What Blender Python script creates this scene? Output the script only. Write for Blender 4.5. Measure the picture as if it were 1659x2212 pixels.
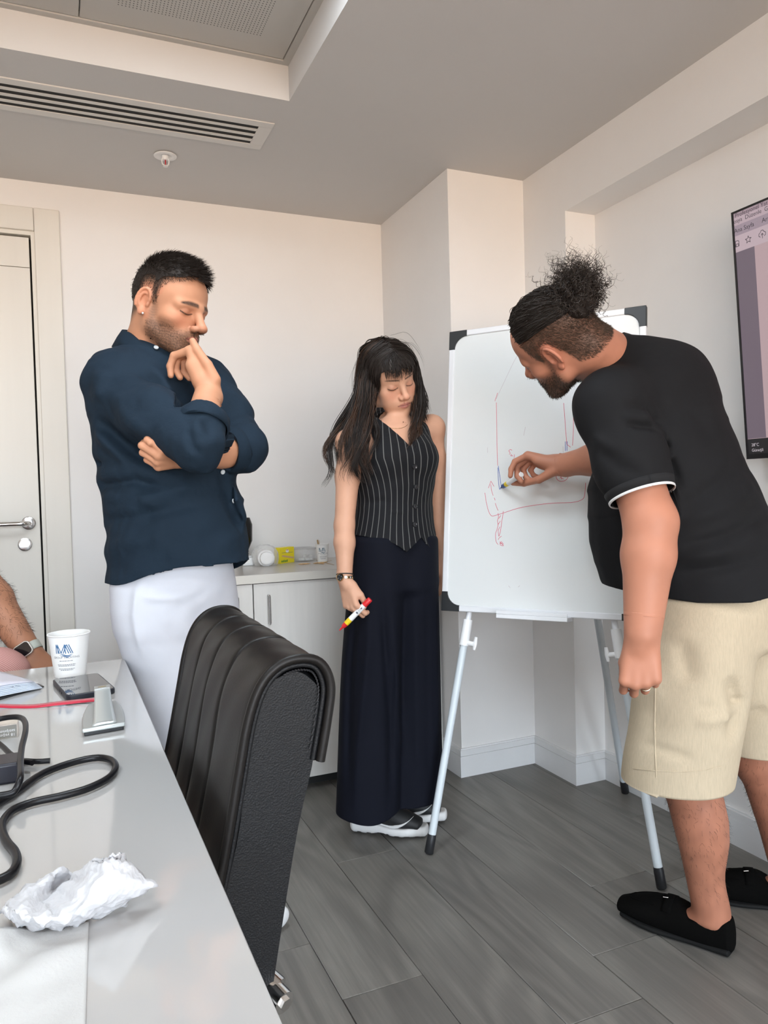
import bpy, bmesh, math, random
import numpy as np
from mathutils import Vector, Matrix

scene = bpy.context.scene
for _o in list(bpy.data.objects):
    bpy.data.objects.remove(_o, do_unlink=True)
COL = scene.collection
random.seed(7)
RNG = np.random.default_rng(7)

# ------------------------------------------------------------------ camera
IMG_W, IMG_H = 1659, 2212
YAW, PITCH, ROLL, FPX, CAM_Z = 0.4077, 0.0270, -0.0276, 1635.9, 1.15
_f = np.array([math.sin(YAW) * math.cos(PITCH), math.cos(YAW) * math.cos(PITCH), -math.sin(PITCH)])
_r = np.array([math.cos(YAW), -math.sin(YAW), 0.0])
_u = np.cross(_r, _f)
_c, _s = math.cos(ROLL), math.sin(ROLL)
CR, CU, CF = _c * _r + _s * _u, -_s * _r + _c * _u, _f      # right, up and forward of the viewer, in the room
CAM_POS = np.array([0.0, 0.0, CAM_Z])
cam_data = bpy.data.cameras.new('camera')
cam = bpy.data.objects.new('camera', cam_data)
COL.objects.link(cam)
cam_data.sensor_fit = 'VERTICAL'
cam_data.sensor_height = 24.0
cam_data.lens = 24.0 * FPX / IMG_H
cam_data.clip_start = 0.02
mw = Matrix.Identity(4)
for i in range(3):
    mw[i][0], mw[i][1], mw[i][2], mw[i][3] = CR[i], CU[i], -CF[i], CAM_POS[i]
cam.matrix_world = mw
scene.camera = cam

# measuring helpers: the room point that a measured photo point shows, on a known plane or at a known depth
def _ray(x, y):
    return CR * ((x - IMG_W / 2) / FPX) - CU * ((y - IMG_H / 2) / FPX) + CF
def at_z(x, y, z):
    v = _ray(x, y); return CAM_POS + v * ((z - CAM_Z) / v[2])
def at_y(x, y, yy):
    v = _ray(x, y); return CAM_POS + v * (yy / v[1])
def at_d(x, y, d):
    return CAM_POS + _ray(x, y) * d

# ------------------------------------------------------------------ light and exposure
SKY_C, SKY_S = (0.76, 0.88, 1.0), 8.5
GROUND_C, GROUND_S = (1.0, 0.73, 0.51), 5.0
world = bpy.data.worlds.new('daylight')
scene.world = world
world.use_nodes = True
nt = world.node_tree
nt.nodes.clear()
tc = nt.nodes.new('ShaderNodeTexCoord')
sep = nt.nodes.new('ShaderNodeSeparateXYZ')
ramp = nt.nodes.new('ShaderNodeValToRGB')
ramp.color_ramp.elements[0].position = 0.46
ramp.color_ramp.elements[1].position = 0.54
ramp.color_ramp.elements[0].color = [c * GROUND_S for c in GROUND_C] + [1]
ramp.color_ramp.elements[1].color = [c * SKY_S for c in SKY_C] + [1]
mp = nt.nodes.new('ShaderNodeMapRange')
mp.inputs['From Min'].default_value = -1; mp.inputs['From Max'].default_value = 1
bg = nt.nodes.new('ShaderNodeBackground')
wo = nt.nodes.new('ShaderNodeOutputWorld')
nt.links.new(tc.outputs['Generated'], sep.inputs[0])
nt.links.new(sep.outputs['Z'], mp.inputs['Value'])
nt.links.new(mp.outputs[0], ramp.inputs[0])
nt.links.new(ramp.outputs[0], bg.inputs[0])
nt.links.new(bg.outputs[0], wo.inputs[0])

scene.view_settings.view_transform = 'Standard'
scene.view_settings.look = 'None'
scene.view_settings.gamma = 1.0
scene.view_settings.use_curve_mapping = False
scene.view_settings.exposure = 1.13
FILL_S = 8.6            # strength of the unseen ceiling panels added as fill light
scene.cycles.max_bounces = 10
scene.cycles.diffuse_bounces = 6
scene.cycles.glossy_bounces = 4
scene.cycles.transparent_max_bounces = 12
scene.cycles.caustics_reflective = False
scene.cycles.caustics_refractive = False
scene.cycles.sample_clamp_indirect = 6.0

# room measures (metres)
CEIL, BACK_Y, PIL_X, PIL_Y, RW_X, RW_Y, NICHE_X, BEAM_Z = 2.409, 3.308, 1.4527, 2.646, 1.8038, 2.372, 1.9429, 2.1917
LEFT_X, REAR_Y = -3.0, -3.4
WIN_Z0, WIN_Z1 = 0.20, 2.32
WINDOWS = ((-2.70, -1.70), (-1.30, 1.85))

def portal(x0, x1):
    ld = bpy.data.lights.new('window_portal', 'AREA')
    ld.shape = 'RECTANGLE'; ld.size = x1 - x0; ld.size_y = WIN_Z1 - WIN_Z0
    ld.cycles.is_portal = True
    o = bpy.data.objects.new('window_portal', ld)
    COL.objects.link(o)
    o.location = ((x0 + x1) / 2, REAR_Y - 0.02, (WIN_Z0 + WIN_Z1) / 2)
    o.rotation_euler = (math.radians(90), 0, 0)      # -Z of the lamp looks to +Y, into the room
for _w in WINDOWS:
    portal(*_w)

# ------------------------------------------------------------------ materials
MATS = {}
def nn(nt, kind, **kw):
    n = nt.nodes.new(kind)
    for k, v in kw.items():
        if k in n.inputs: n.inputs[k].default_value = v
        else: setattr(n, k, v)
    return n
def mat(name, color, rough=0.5, metallic=0.0, spec=0.5, var=0.0, var_scale=8.0, bump=0.0, bump_scale=200.0, bump_kind='NOISE',
        coat=0.0, sheen=0.0, sss=0.0, emit=None, emit_s=0.0, attr=None, rand=0.0, stretch=None, alpha=None, trans=0.0, ior=1.45, bump_dist=0.002):
    if name in MATS: return MATS[name]
    m = bpy.data.materials.new(name); m.use_nodes = True
    nt = m.node_tree; b = nt.nodes['Principled BSDF']
    L = nt.links.new
    col4 = (*color, 1)
    b.inputs['Base Color'].default_value = col4
    b.inputs['Roughness'].default_value = rough
    b.inputs['Metallic'].default_value = metallic
    b.inputs['Specular IOR Level'].default_value = spec
    b.inputs['Coat Weight'].default_value = coat
    b.inputs['Coat Roughness'].default_value = 0.05
    b.inputs['Sheen Weight'].default_value = sheen
    b.inputs['Transmission Weight'].default_value = trans
    b.inputs['IOR'].default_value = ior
    if sss:
        b.inputs['Subsurface Weight'].default_value = sss
        b.inputs['Subsurface Radius'].default_value = (0.012, 0.005, 0.003)
        b.inputs['Subsurface Scale'].default_value = 0.5
    if alpha is not None: b.inputs['Alpha'].default_value = alpha
    if emit:
        b.inputs['Emission Color'].default_value = (*emit, 1); b.inputs['Emission Strength'].default_value = emit_s
    tcn = nn(nt, 'ShaderNodeTexCoord'); src = tcn.outputs['Object']
    if stretch:
        mpn = nn(nt, 'ShaderNodeMapping'); mpn.inputs['Scale'].default_value = stretch
        L(src, mpn.inputs[0]); src = mpn.outputs[0]
    cur = None
    if attr:
        a = nn(nt, 'ShaderNodeAttribute', attribute_name=attr); cur = a.outputs['Color']
    if var or rand:
        hs = nn(nt, 'ShaderNodeHueSaturation')
        if cur is not None: L(cur, hs.inputs['Color'])
        else: hs.inputs['Color'].default_value = col4
        val = None
        if var:
            no = nn(nt, 'ShaderNodeTexNoise', Scale=var_scale, Detail=5.0, Roughness=0.6)
            L(src, no.inputs['Vector'])
            mr = nn(nt, 'ShaderNodeMapRange'); mr.inputs['From Min'].default_value = 0.25; mr.inputs['From Max'].default_value = 0.75
            mr.inputs['To Min'].default_value = 1 - var; mr.inputs['To Max'].default_value = 1 + var
            L(no.outputs['Fac'], mr.inputs['Value']); val = mr.outputs[0]
        if rand:
            oi = nn(nt, 'ShaderNodeObjectInfo')
            mr2 = nn(nt, 'ShaderNodeMapRange'); mr2.inputs['To Min'].default_value = 1 - rand; mr2.inputs['To Max'].default_value = 1 + rand
            L(oi.outputs['Random'], mr2.inputs['Value'])
            if val is not None:
                mm = nn(nt, 'ShaderNodeMath', operation='MULTIPLY'); L(val, mm.inputs[0]); L(mr2.outputs[0], mm.inputs[1]); val = mm.outputs[0]
            else: val = mr2.outputs[0]
        L(val, hs.inputs['Value']); cur = hs.outputs[0]
    if cur is not None: L(cur, b.inputs['Base Color'])
    if bump:
        if bump_kind == 'VORONOI':
            t = nn(nt, 'ShaderNodeTexVoronoi', Scale=bump_scale); out = t.outputs['Distance']
        else:
            t = nn(nt, 'ShaderNodeTexNoise', Scale=bump_scale, Detail=4.0); out = t.outputs['Fac']
        L(src, t.inputs['Vector'])
        bu = nn(nt, 'ShaderNodeBump', Strength=bump, Distance=bump_dist); L(out, bu.inputs['Height']); L(bu.outputs[0], b.inputs['Normal'])
    MATS[name] = m
    return m

# ------------------------------------------------------------------ mesh helpers
class MB:
    def __init__(s): s.v = []; s.f = []
    def add(s, vs, fs):
        n = len(s.v); s.v += [tuple(map(float, p)) for p in vs]; s.f += [tuple(i + n for i in f) for f in fs]; return s
    def box(s, a, b, M=None):
        (x0, y0, z0), (x1, y1, z1) = a, b
        vs = [(x, y, z) for z in (z0, z1) for y in (y0, y1) for x in (x0, x1)]
        if M is not None: vs = [M @ Vector(p) for p in vs]
        return s.add(vs, [(0, 2, 3, 1), (4, 5, 7, 6), (0, 1, 5, 4), (2, 6, 7, 3), (0, 4, 6, 2), (1, 3, 7, 5)])
    def prism(s, outline, h0, h1, M=None):
        n = len(outline)
        vs = [(x, y, h0) for x, y in outline] + [(x, y, h1) for x, y in outline]
        if M is not None: vs = [M @ Vector(p) for p in vs]
        return s.add(vs, [tuple(reversed(range(n))), tuple(range(n, 2 * n))] + [(i, (i + 1) % n, n + (i + 1) % n, n + i) for i in range(n)])
    def tube(s, path, r, seg=10, caps=True, closed=False, flat=1.0):
        P = [np.array(p, float) for p in path]; n = len(P)
        R = r if hasattr(r, '__len__') else [r] * n
        T = []
        for i in range(n):
            a = P[(i - 1) % n] if closed else P[max(i - 1, 0)]
            b = P[(i + 1) % n] if closed else P[min(i + 1, n - 1)]
            t = b - a; T.append(t / (np.linalg.norm(t) + 1e-12))
        ref = np.array([0, 0, 1.0]) if abs(T[0][2]) < .9 else np.array([1.0, 0, 0])
        nrm = np.cross(T[0], ref); nrm /= np.linalg.norm(nrm)
        vs = []
        for i in range(n):
            nrm = nrm - T[i] * np.dot(nrm, T[i]); nrm /= np.linalg.norm(nrm) + 1e-12
            bi = np.cross(T[i], nrm)
            for k in range(seg):
                a = 2 * math.pi * k / seg
                vs.append(P[i] + R[i] * (math.cos(a) * nrm + flat * math.sin(a) * bi))
        fs = []
        for i in range(n if closed else n - 1):
            j = (i + 1) % n
            for k in range(seg):
                fs.append((i * seg + k, i * seg + (k + 1) % seg, j * seg + (k + 1) % seg, j * seg + k))
        if caps and not closed:
            fs.append(tuple(reversed(range(seg)))); fs.append(tuple((n - 1) * seg + k for k in range(seg)))
        return s.add(vs, fs)
    def lathe(s, prof, seg=32, M=None):
        vs = []; fs = []
        n = len(prof)
        for (r, z) in prof:
            for k in range(seg):
                a = 2 * math.pi * k / seg
                vs.append((r * math.cos(a), r * math.sin(a), z))
        for i in range(n - 1):
            for k in range(seg):
                fs.append((i * seg + k, i * seg + (k + 1) % seg, (i + 1) * seg + (k + 1) % seg, (i + 1) * seg + k))
        if prof[0][0] > 1e-6: fs.append(tuple(reversed(range(seg))))
        if prof[-1][0] > 1e-6: fs.append(tuple((n - 1) * seg + k for k in range(seg)))
        if M is not None: vs = [M @ Vector(p) for p in vs]
        return s.add(vs, fs)
    def grid(s, P):
        nu, nv = len(P), len(P[0])
        return s.add([p for row in P for p in row], [(i * nv + j, (i + 1) * nv + j, (i + 1) * nv + j + 1, i * nv + j + 1) for i in range(nu - 1) for j in range(nv - 1)])
    def build(s, name, m, parent=None, smooth=None, bevel=0.0, bseg=2, solid=0.0, subsurf=0):
        me = bpy.data.meshes.new(name)
        me.from_pydata(s.v, [], s.f); me.update()
        bm = bmesh.new(); bm.from_mesh(me); bmesh.ops.recalc_face_normals(bm, faces=bm.faces); bm.to_mesh(me); bm.free()
        return link(name, me, m, parent, smooth, bevel, bseg, solid, subsurf)
def link(name, me, m, parent=None, smooth=None, bevel=0.0, bseg=2, solid=0.0, subsurf=0):
    o = bpy.data.objects.new(name, me); COL.objects.link(o)
    if m is not None: me.materials.append(m)
    if parent is not None: o.parent = parent
    if bevel:
        md = o.modifiers.new('edge', 'BEVEL'); md.width = bevel; md.segments = bseg; md.limit_method = 'ANGLE'; md.angle_limit = math.radians(35)
    if subsurf:
        md = o.modifiers.new('smooth', 'SUBSURF'); md.levels = subsurf; md.render_levels = subsurf
    if solid:
        md = o.modifiers.new('thickness', 'SOLIDIFY'); md.thickness = solid; md.offset = 0
    if smooth is not None or bevel:
        for p in me.polygons: p.use_smooth = True
        me.set_sharp_from_angle(angle=math.radians(smooth if smooth is not None else 35))
    return o
def tag(o, label=None, cat=None, group=None, kind=None):
    if label: o['label'] = label
    if cat: o['category'] = cat
    if group: o['group'] = group
    if kind: o['kind'] = kind
    return o
def empty(name, loc=(0, 0, 0), label=None, cat=None, group=None, kind=None):
    o = bpy.data.objects.new(name, None); COL.objects.link(o); o.empty_display_size = 0.05
    o.location = loc
    return tag(o, label, cat, group, kind)
def struct(o): o['kind'] = 'structure'; return o
def recenter(root):
    # children were built in room coordinates; put their parent's shift back
    inv = Matrix.Translation(root.location).inverted()
    for c in root.children:
        if c.type == 'MESH' and c.matrix_parent_inverse == Matrix.Identity(4): c.matrix_parent_inverse = inv
def text_mesh(txt, size, align='LEFT'):
    cu = bpy.data.curves.new('txt', 'FONT'); cu.body = txt; cu.size = size; cu.align_x = align; cu.resolution_u = 3
    o = bpy.data.objects.new('txt', cu); COL.objects.link(o)
    me = bpy.data.meshes.new_from_object(o.evaluated_get(bpy.context.evaluated_depsgraph_get()))
    vs = [tuple(v.co) for v in me.vertices]; fs = [tuple(p.vertices) for p in me.polygons]
    bpy.data.objects.remove(o); bpy.data.curves.remove(cu); bpy.data.meshes.remove(me)
    return vs, fs
def spline(P, n):
    # Catmull-Rom through P, n points
    P = np.array(P, float); m = len(P)
    Q = np.vstack([2 * P[0] - P[1], P, 2 * P[-1] - P[-2]])
    out = []
    for t in np.linspace(0, m - 1 - 1e-9, n):
        i = int(t); u = t - i
        a, b, c, d = Q[i:i + 4]
        out.append(0.5 * (2 * b + (c - a) * u + (2 * a - 5 * b + 4 * c - d) * u * u + (3 * b - a - 3 * c + d) * u ** 3))
    return np.array(out)
def frame_from(x, z):
    # matrix whose X axis is x and Z axis near z
    x = Vector(x).normalized(); z = Vector(z); y = z.cross(x).normalized(); z = x.cross(y)
    return Matrix((x, y, z)).transposed()

# ================================================================== the room
M_WALL = mat('wall_paint', (0.80, 0.785, 0.77), 0.6, var=0.02, var_scale=3, bump=0.08, bump_scale=350)
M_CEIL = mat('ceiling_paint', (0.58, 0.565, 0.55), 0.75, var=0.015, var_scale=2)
M_BASE = mat('skirting_paint', (0.74, 0.74, 0.74), 0.42, var=0.02, var_scale=14)
M_DOOR = mat('door_lacquer', (0.72, 0.69, 0.63), 0.38, var=0.03, var_scale=1.5, stretch=(8, 8, 0.6))
M_STEEL = mat('brushed_steel', (0.62, 0.61, 0.60), 0.25, metallic=1.0)
M_CHROME = mat('chrome', (0.72, 0.72, 0.72), 0.10, metallic=1.0)
M_DARK = mat('dark_gap', (0.02, 0.02, 0.02), 0.8)
M_WHITE_PL = mat('white_plastic', (0.80, 0.80, 0.80), 0.4)
M_BLACK_PL = mat('black_plastic', (0.018, 0.018, 0.02), 0.42)

DOOR_X0, DOOR_X1, DOOR_TOP = -0.965, -0.052, 2.20
T = 0.12
b = MB()
b.box((LEFT_X, BACK_Y, 0), (DOOR_X0 - 0.02, BACK_Y + T, CEIL + .25))
b.box((DOOR_X0 - 0.02, BACK_Y, DOOR_TOP + 0.02), (DOOR_X1 + 0.02, BACK_Y + T, CEIL + .25))
b.box((DOOR_X1 + 0.02, BACK_Y, 0), (PIL_X + .01, BACK_Y + T, CEIL + .25))
struct(b.build('wall_back', M_WALL))
struct(MB().box((PIL_X, PIL_Y, 0), (RW_X, BACK_Y + T, CEIL + .02)).build('wall_pillar', M_WALL))
struct(MB().box((RW_X, RW_Y, 0), (NICHE_X + T, BACK_Y + T, CEIL + .02)).build('wall_right', M_WALL))
struct(MB().box((NICHE_X, REAR_Y, 0), (NICHE_X + T, RW_Y, CEIL + .02)).build('wall_niche', M_WALL))
struct(MB().box((RW_X, REAR_Y, BEAM_Z), (NICHE_X, RW_Y, CEIL + .02)).build('wall_beam', M_WALL))
struct(MB().box((LEFT_X - T, REAR_Y - T, 0), (LEFT_X, BACK_Y + T, CEIL + .25)).build('wall_left', M_WALL))
b = MB()
xs = [LEFT_X] + [x for w in WINDOWS for x in w] + [NICHE_X]
for i in range(0, len(xs), 2):
    b.box((xs[i], REAR_Y - T, 0), (xs[i + 1], REAR_Y, CEIL + .25))
for x0, x1 in WINDOWS:
    b.box((x0, REAR_Y - T, 0), (x1, REAR_Y, WIN_Z0)); b.box((x0, REAR_Y - T, WIN_Z1), (x1, REAR_Y, CEIL + .25))
struct(b.build('wall_rear', M_WALL))
# windows behind the viewer
gm = bpy.data.materials.new('window_glass'); gm.use_nodes = True
g = gm.node_tree; g.nodes.clear()
tr = nn(g, 'ShaderNodeBsdfTransparent'); gl = nn(g, 'ShaderNodeBsdfGlossy', Roughness=0.02); mx = nn(g, 'ShaderNodeMixShader'); mx.inputs[0].default_value = 0.06
ou = nn(g, 'ShaderNodeOutputMaterial'); g.links.new(tr.outputs[0], mx.inputs[1]); g.links.new(gl.outputs[0], mx.inputs[2]); g.links.new(mx.outputs[0], ou.inputs[0])
for k, (x0, x1) in enumerate(WINDOWS):
    w = empty('window_%d' % (k + 1), ((x0 + x1) / 2, REAR_Y, WIN_Z0), kind='structure')
    xm = (x0 + x1) / 2; y0, y1 = REAR_Y - 0.09, REAR_Y - 0.03
    b = MB()
    for xa, xb, za, zb in ((x0, x0 + .05, WIN_Z0, WIN_Z1), (x1 - .05, x1, WIN_Z0, WIN_Z1), (xm - .03, xm + .03, WIN_Z0, WIN_Z1), (x0, x1, WIN_Z0, WIN_Z0 + .05), (x0, x1, WIN_Z1 - .05, WIN_Z1)):
        b.box((xa, y0, za), (xb, y1, zb))
    b.build('window_frame', M_WHITE_PL, w)
    for xa, xb in ((x0 + .05, xm - .03), (xm + .03, x1 - .05)):
        MB().box((xa, REAR_Y - .062, WIN_Z0 + .05), (xb, REAR_Y - .058, WIN_Z1 - .05)).build('pane', gm, w)
    MB().box((x0 - .03, REAR_Y - .03, WIN_Z0 - .03), (x1 + .03, REAR_Y + .06, WIN_Z0)).build('window_sill', M_WHITE_PL, w, bevel=.004)
    recenter(w)

# ceiling with a sunken field of metal panels
CX, CY, CTOP = 0.731, 2.366, 2.523
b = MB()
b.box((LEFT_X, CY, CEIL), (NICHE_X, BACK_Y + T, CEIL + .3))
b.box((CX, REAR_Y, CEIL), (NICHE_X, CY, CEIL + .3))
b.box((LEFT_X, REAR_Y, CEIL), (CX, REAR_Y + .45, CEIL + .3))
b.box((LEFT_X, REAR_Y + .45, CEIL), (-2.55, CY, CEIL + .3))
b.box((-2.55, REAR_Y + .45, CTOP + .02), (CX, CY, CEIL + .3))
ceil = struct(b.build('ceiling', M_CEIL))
# perforated metal panels
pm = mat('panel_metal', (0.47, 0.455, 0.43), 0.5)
M_PANEL_EDGE = mat('panel_trim', (0.46, 0.445, 0.42), 0.45)
perf = bpy.data.materials.new('perforated_metal'); perf.use_nodes = True
g = perf.node_tree; bs = g.nodes['Principled BSDF']; bs.inputs['Roughness'].default_value = .5
tcn = nn(g, 'ShaderNodeTexCoord'); sp = nn(g, 'ShaderNodeSeparateXYZ'); g.links.new(tcn.outputs['Object'], sp.inputs[0])
def _m(op, a, bb=None):
    n = nn(g, 'ShaderNodeMath', operation=op)
    for i, q in enumerate((a, bb)):
        if q is None: continue
        if isinstance(q, (int, float)): n.inputs[i].default_value = q
        else: g.links.new(q, n.inputs[i])
    return n.outputs[0]
def _cell(o):
    return _m('POWER', _m('SUBTRACT', _m('FRACT', _m('DIVIDE', o, 0.0098)), 0.5), 2)
dist = _m('SQRT', _m('ADD', _cell(sp.outputs['X']), _cell(sp.outputs['Y'])))
hole = _m('LESS_THAN', dist, 0.19)
inx = _m('LESS_THAN', _m('ABSOLUTE', sp.outputs['X']), 0.206); iny = _m('LESS_THAN', _m('ABSOLUTE', sp.outputs['Y']), 0.206)
fac = _m('MULTIPLY', hole, _m('MULTIPLY', inx, iny))
mix = nn(g, 'ShaderNodeMix', data_type='RGBA'); mix.inputs['A'].default_value = (0.47, 0.455, 0.43, 1); mix.inputs['B'].default_value = (0.06, 0.058, 0.055, 1)
g.links.new(fac, mix.inputs['Factor']); g.links.new(mix.outputs['Result'], bs.inputs['Base Color'])
e = 0.022
b = MB()
b.box((-2.55, CY - e, CTOP - .004), (CX, CY, CTOP + .02)); b.box((CX - e, REAR_Y + .45, CTOP - .004), (CX, CY - e, CTOP + .02))
b.build('panel_edge_trim', M_PANEL_EDGE, ceil)
PW = 0.597
FILL_PANELS = {(0, 1): 'square added fill light panel above the black leather chair', (2, 2): 'square added fill light panel above the far side of the table', (0, 5): 'square added fill light panel in front of the wide rear window', (2, 5): 'square added fill light panel in front of the narrow rear window'}
for i in range(6):
    for j in range(10):
        x1 = CX - e - .002 - i * (PW + .003); y1 = CY - e - .002 - j * (PW + .003)
        x0, y0 = max(x1 - PW, -2.54), max(y1 - PW, REAR_Y + .46)
        if x1 - x0 < .05 or y1 - y0 < .05: continue
        if (i, j) in FILL_PANELS: continue
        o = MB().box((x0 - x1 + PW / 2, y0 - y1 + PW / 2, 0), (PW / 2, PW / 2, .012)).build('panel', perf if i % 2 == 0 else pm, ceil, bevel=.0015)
        o.location = (x1 - PW / 2, y1 - PW / 2, CTOP)

# unseen light panels added in the sunken field to brighten the lower back wall
M_DIFF = mat('fill_diffuser', (.9, .9, .9), .5, emit=(.82, .92, 1.0), emit_s=FILL_S)
for (i, j), lb in FILL_PANELS.items():
    cx_, cy_ = CX - e - .002 - i * (PW + .003) - PW / 2, CY - e - .002 - j * (PW + .003) - PW / 2
    lp = empty('added_fill_light', (cx_, cy_, CTOP), lb, 'light', 'added fill light panels in the ceiling')
    for a, c in (((-PW / 2, -PW / 2, -.004), (PW / 2, -PW / 2 + .02, .012)), ((-PW / 2, PW / 2 - .02, -.004), (PW / 2, PW / 2, .012)), ((-PW / 2, -PW / 2 + .02, -.004), (-PW / 2 + .02, PW / 2 - .02, .012)), ((PW / 2 - .02, -PW / 2 + .02, -.004), (PW / 2, PW / 2 - .02, .012))):
        MB().box(a, c).build('frame_bar', M_WHITE_PL, lp)
    MB().box((-PW / 2 + .02, -PW / 2 + .02, .0), (PW / 2 - .02, PW / 2 - .02, .004)).build('diffuser', M_DIFF, lp)

# floor of laminate planks
fm = bpy.data.materials.new('grey_oak_laminate'); fm.use_nodes = True
g = fm.node_tree; bs = g.nodes['Principled BSDF']; L = g.links.new
tcn = nn(g, 'ShaderNodeTexCoord'); oi = nn(g, 'ShaderNodeObjectInfo')
off = nn(g, 'ShaderNodeVectorMath', operation='SCALE'); off.inputs[0].default_value = (37, 53, 11); L(oi.outputs['Random'], off.inputs['Scale'])
ad = nn(g, 'ShaderNodeVectorMath', operation='ADD'); L(tcn.outputs['Object'], ad.inputs[0]); L(off.outputs[0], ad.inputs[1])
mp1 = nn(g, 'ShaderNodeMapping'); mp1.inputs['Scale'].default_value = (3.2, 0.55, 1); L(ad.outputs[0], mp1.inputs[0])
n1 = nn(g, 'ShaderNodeTexNoise', Scale=1.3, Detail=1.6, Roughness=.45, Distortion=.9); L(mp1.outputs[0], n1.inputs['Vector'])
rings = nn(g, 'ShaderNodeMath', operation='MULTIPLY'); rings.inputs[1].default_value = 42; L(n1.outputs['Fac'], rings.inputs[0])
sn = nn(g, 'ShaderNodeMath', operation='SINE'); L(rings.outputs[0], sn.inputs[0])
mp2 = nn(g, 'ShaderNodeMapping'); mp2.inputs['Scale'].default_value = (90, 3.5, 1); L(ad.outputs[0], mp2.inputs[0])
n2 = nn(g, 'ShaderNodeTexNoise', Scale=1.0, Detail=5, Roughness=.65); L(mp2.outputs[0], n2.inputs['Vector'])
n3 = nn(g, 'ShaderNodeTexNoise', Scale=2.2, Detail=3); L(ad.outputs[0], n3.inputs['Vector'])
def _mr(src, a, bb, c, d):
    n = nn(g, 'ShaderNodeMapRange'); n.inputs['From Min'].default_value = a; n.inputs['From Max'].default_value = bb
    n.inputs['To Min'].default_value = c; n.inputs['To Max'].default_value = d; L(src, n.inputs['Value']); return n.outputs[0]
kn = nn(g, 'ShaderNodeTexVoronoi', Scale=1.0); mpk = nn(g, 'ShaderNodeMapping'); mpk.inputs['Scale'].default_value = (4.6, 1.7, 1); L(ad.outputs[0], mpk.inputs[0]); L(mpk.outputs[0], kn.inputs['Vector'])
knot = _mr(kn.outputs['Distance'], .02, .11, .62, 1.0)
vv = _m('MULTIPLY', _m('MULTIPLY', _m('MULTIPLY', knot, _mr(sn.outputs[0], -1, 1, .84, 1.07)), _mr(n2.outputs['Fac'], .3, .7, .84, 1.14)), _m('MULTIPLY', _mr(n3.outputs['Fac'], .3, .7, .88, 1.12), _mr(oi.outputs['Random'], 0, 1, .90, 1.08)))
hs = nn(g, 'ShaderNodeHueSaturation'); hs.inputs['Color'].default_value = (0.165, 0.155, 0.140, 1); L(vv, hs.inputs['Value']); L(hs.outputs[0], bs.inputs['Base Color'])
bs.inputs['Roughness'].default_value = .42
bu = nn(g, 'ShaderNodeBump', Strength=.12, Distance=.001); L(n2.outputs['Fac'], bu.inputs['Height']); L(bu.outputs[0], bs.inputs['Normal'])
floor = struct(MB().box((LEFT_X, REAR_Y, -.08), (NICHE_X, BACK_Y + T, -.009)).build('floor', M_DARK))
PLW, PLL, GAP = 0.2035, 1.215, 0.0012
JOINT = {0: 1.600, 1: 2.203, 2: 1.312, 3: 1.483, 4: 1.745}
pl_cache = {}
for c in range(-18, 8):
    x0, x1 = 0.555 + c * PLW, 0.555 + (c + 1) * PLW
    x0, x1 = max(x0, LEFT_X), min(x1, NICHE_X)
    if x1 - x0 < .02: continue
    j0 = JOINT.get(c, 1.0 + (c * 0.377) % PLL)
    y = j0 - math.ceil((j0 - REAR_Y) / PLL) * PLL
    while y < BACK_Y:
        ya, yb = max(y, REAR_Y), min(y + PLL, BACK_Y)
        if yb - ya > .02:
            key = (round(x1 - x0, 4), round(yb - ya, 4))
            hx, hy = (x1 - x0 - GAP) / 2, (yb - ya - GAP) / 2
            if key not in pl_cache:
                o = MB().box((-hx, -hy, -.008), (hx, hy, 0)).build('plank', fm, floor, bevel=.0012, bseg=1)
                pl_cache[key] = o.data
            else:
                o = link('plank', pl_cache[key], None, floor); md = o.modifiers.new('edge', 'BEVEL'); md.width = .0012; md.segments = 1; md.limit_method = 'ANGLE'
            o.location = ((x0 + x1) / 2, (ya + yb) / 2, 0)
        y += PLL

# skirting boards
BH, BT = 0.114, 0.012
def skirting(name, pts, flip=1):
    # pts: plan polyline along the wall face; boards stand on the room side (left of travel when flip=1)
    b = MB()
    def off(d):
        out = []
        for i, p in enumerate(pts):
            p = Vector(p); ns = []
            for a, c in ((i - 1, i), (i, i + 1)):
                if a < 0 or c >= len(pts): continue
                t = (Vector(pts[c]) - Vector(pts[a])).normalized(); ns.append(Vector((-t.y, t.x)) * flip)
            n = ns[0] if len(ns) == 1 else (ns[0] + ns[1]) / (1 + ns[0].dot(ns[1]))
            out.append(p + n * d)
        return out
    for z0, z1, d in ((0, .084, BT), (.0855, BH - .006, BT - .0015), (.083, .087, BT - .004), (BH - .006, BH, BT - .006)):
        o = off(d); q = [Vector(p) for p in pts]
        for i in range(len(pts) - 1):
            b.add([(*q[i], z0), (*q[i + 1], z0), (*o[i + 1], z0), (*o[i], z0), (*q[i], z1), (*q[i + 1], z1), (*o[i + 1], z1), (*o[i], z1)],
                  [(0, 1, 2, 3), (4, 7, 6, 5), (3, 2, 6, 7), (0, 4, 5, 1), (0, 3, 7, 4), (1, 5, 6, 2)])
    return struct(b.build(name, M_BASE))
skirting('baseboard_right', [(PIL_X, BACK_Y), (PIL_X, PIL_Y), (RW_X, PIL_Y), (RW_X, RW_Y), (NICHE_X, RW_Y), (NICHE_X, REAR_Y)], -1)
skirting('baseboard_back', [(DOOR_X1 + .12, BACK_Y), (PIL_X, BACK_Y)], -1)
skirting('baseboard_back', [(LEFT_X, BACK_Y), (DOOR_X0 - .12, BACK_Y)], -1)
skirting('baseboard_left', [(LEFT_X, REAR_Y), (LEFT_X, BACK_Y)], -1)

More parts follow.
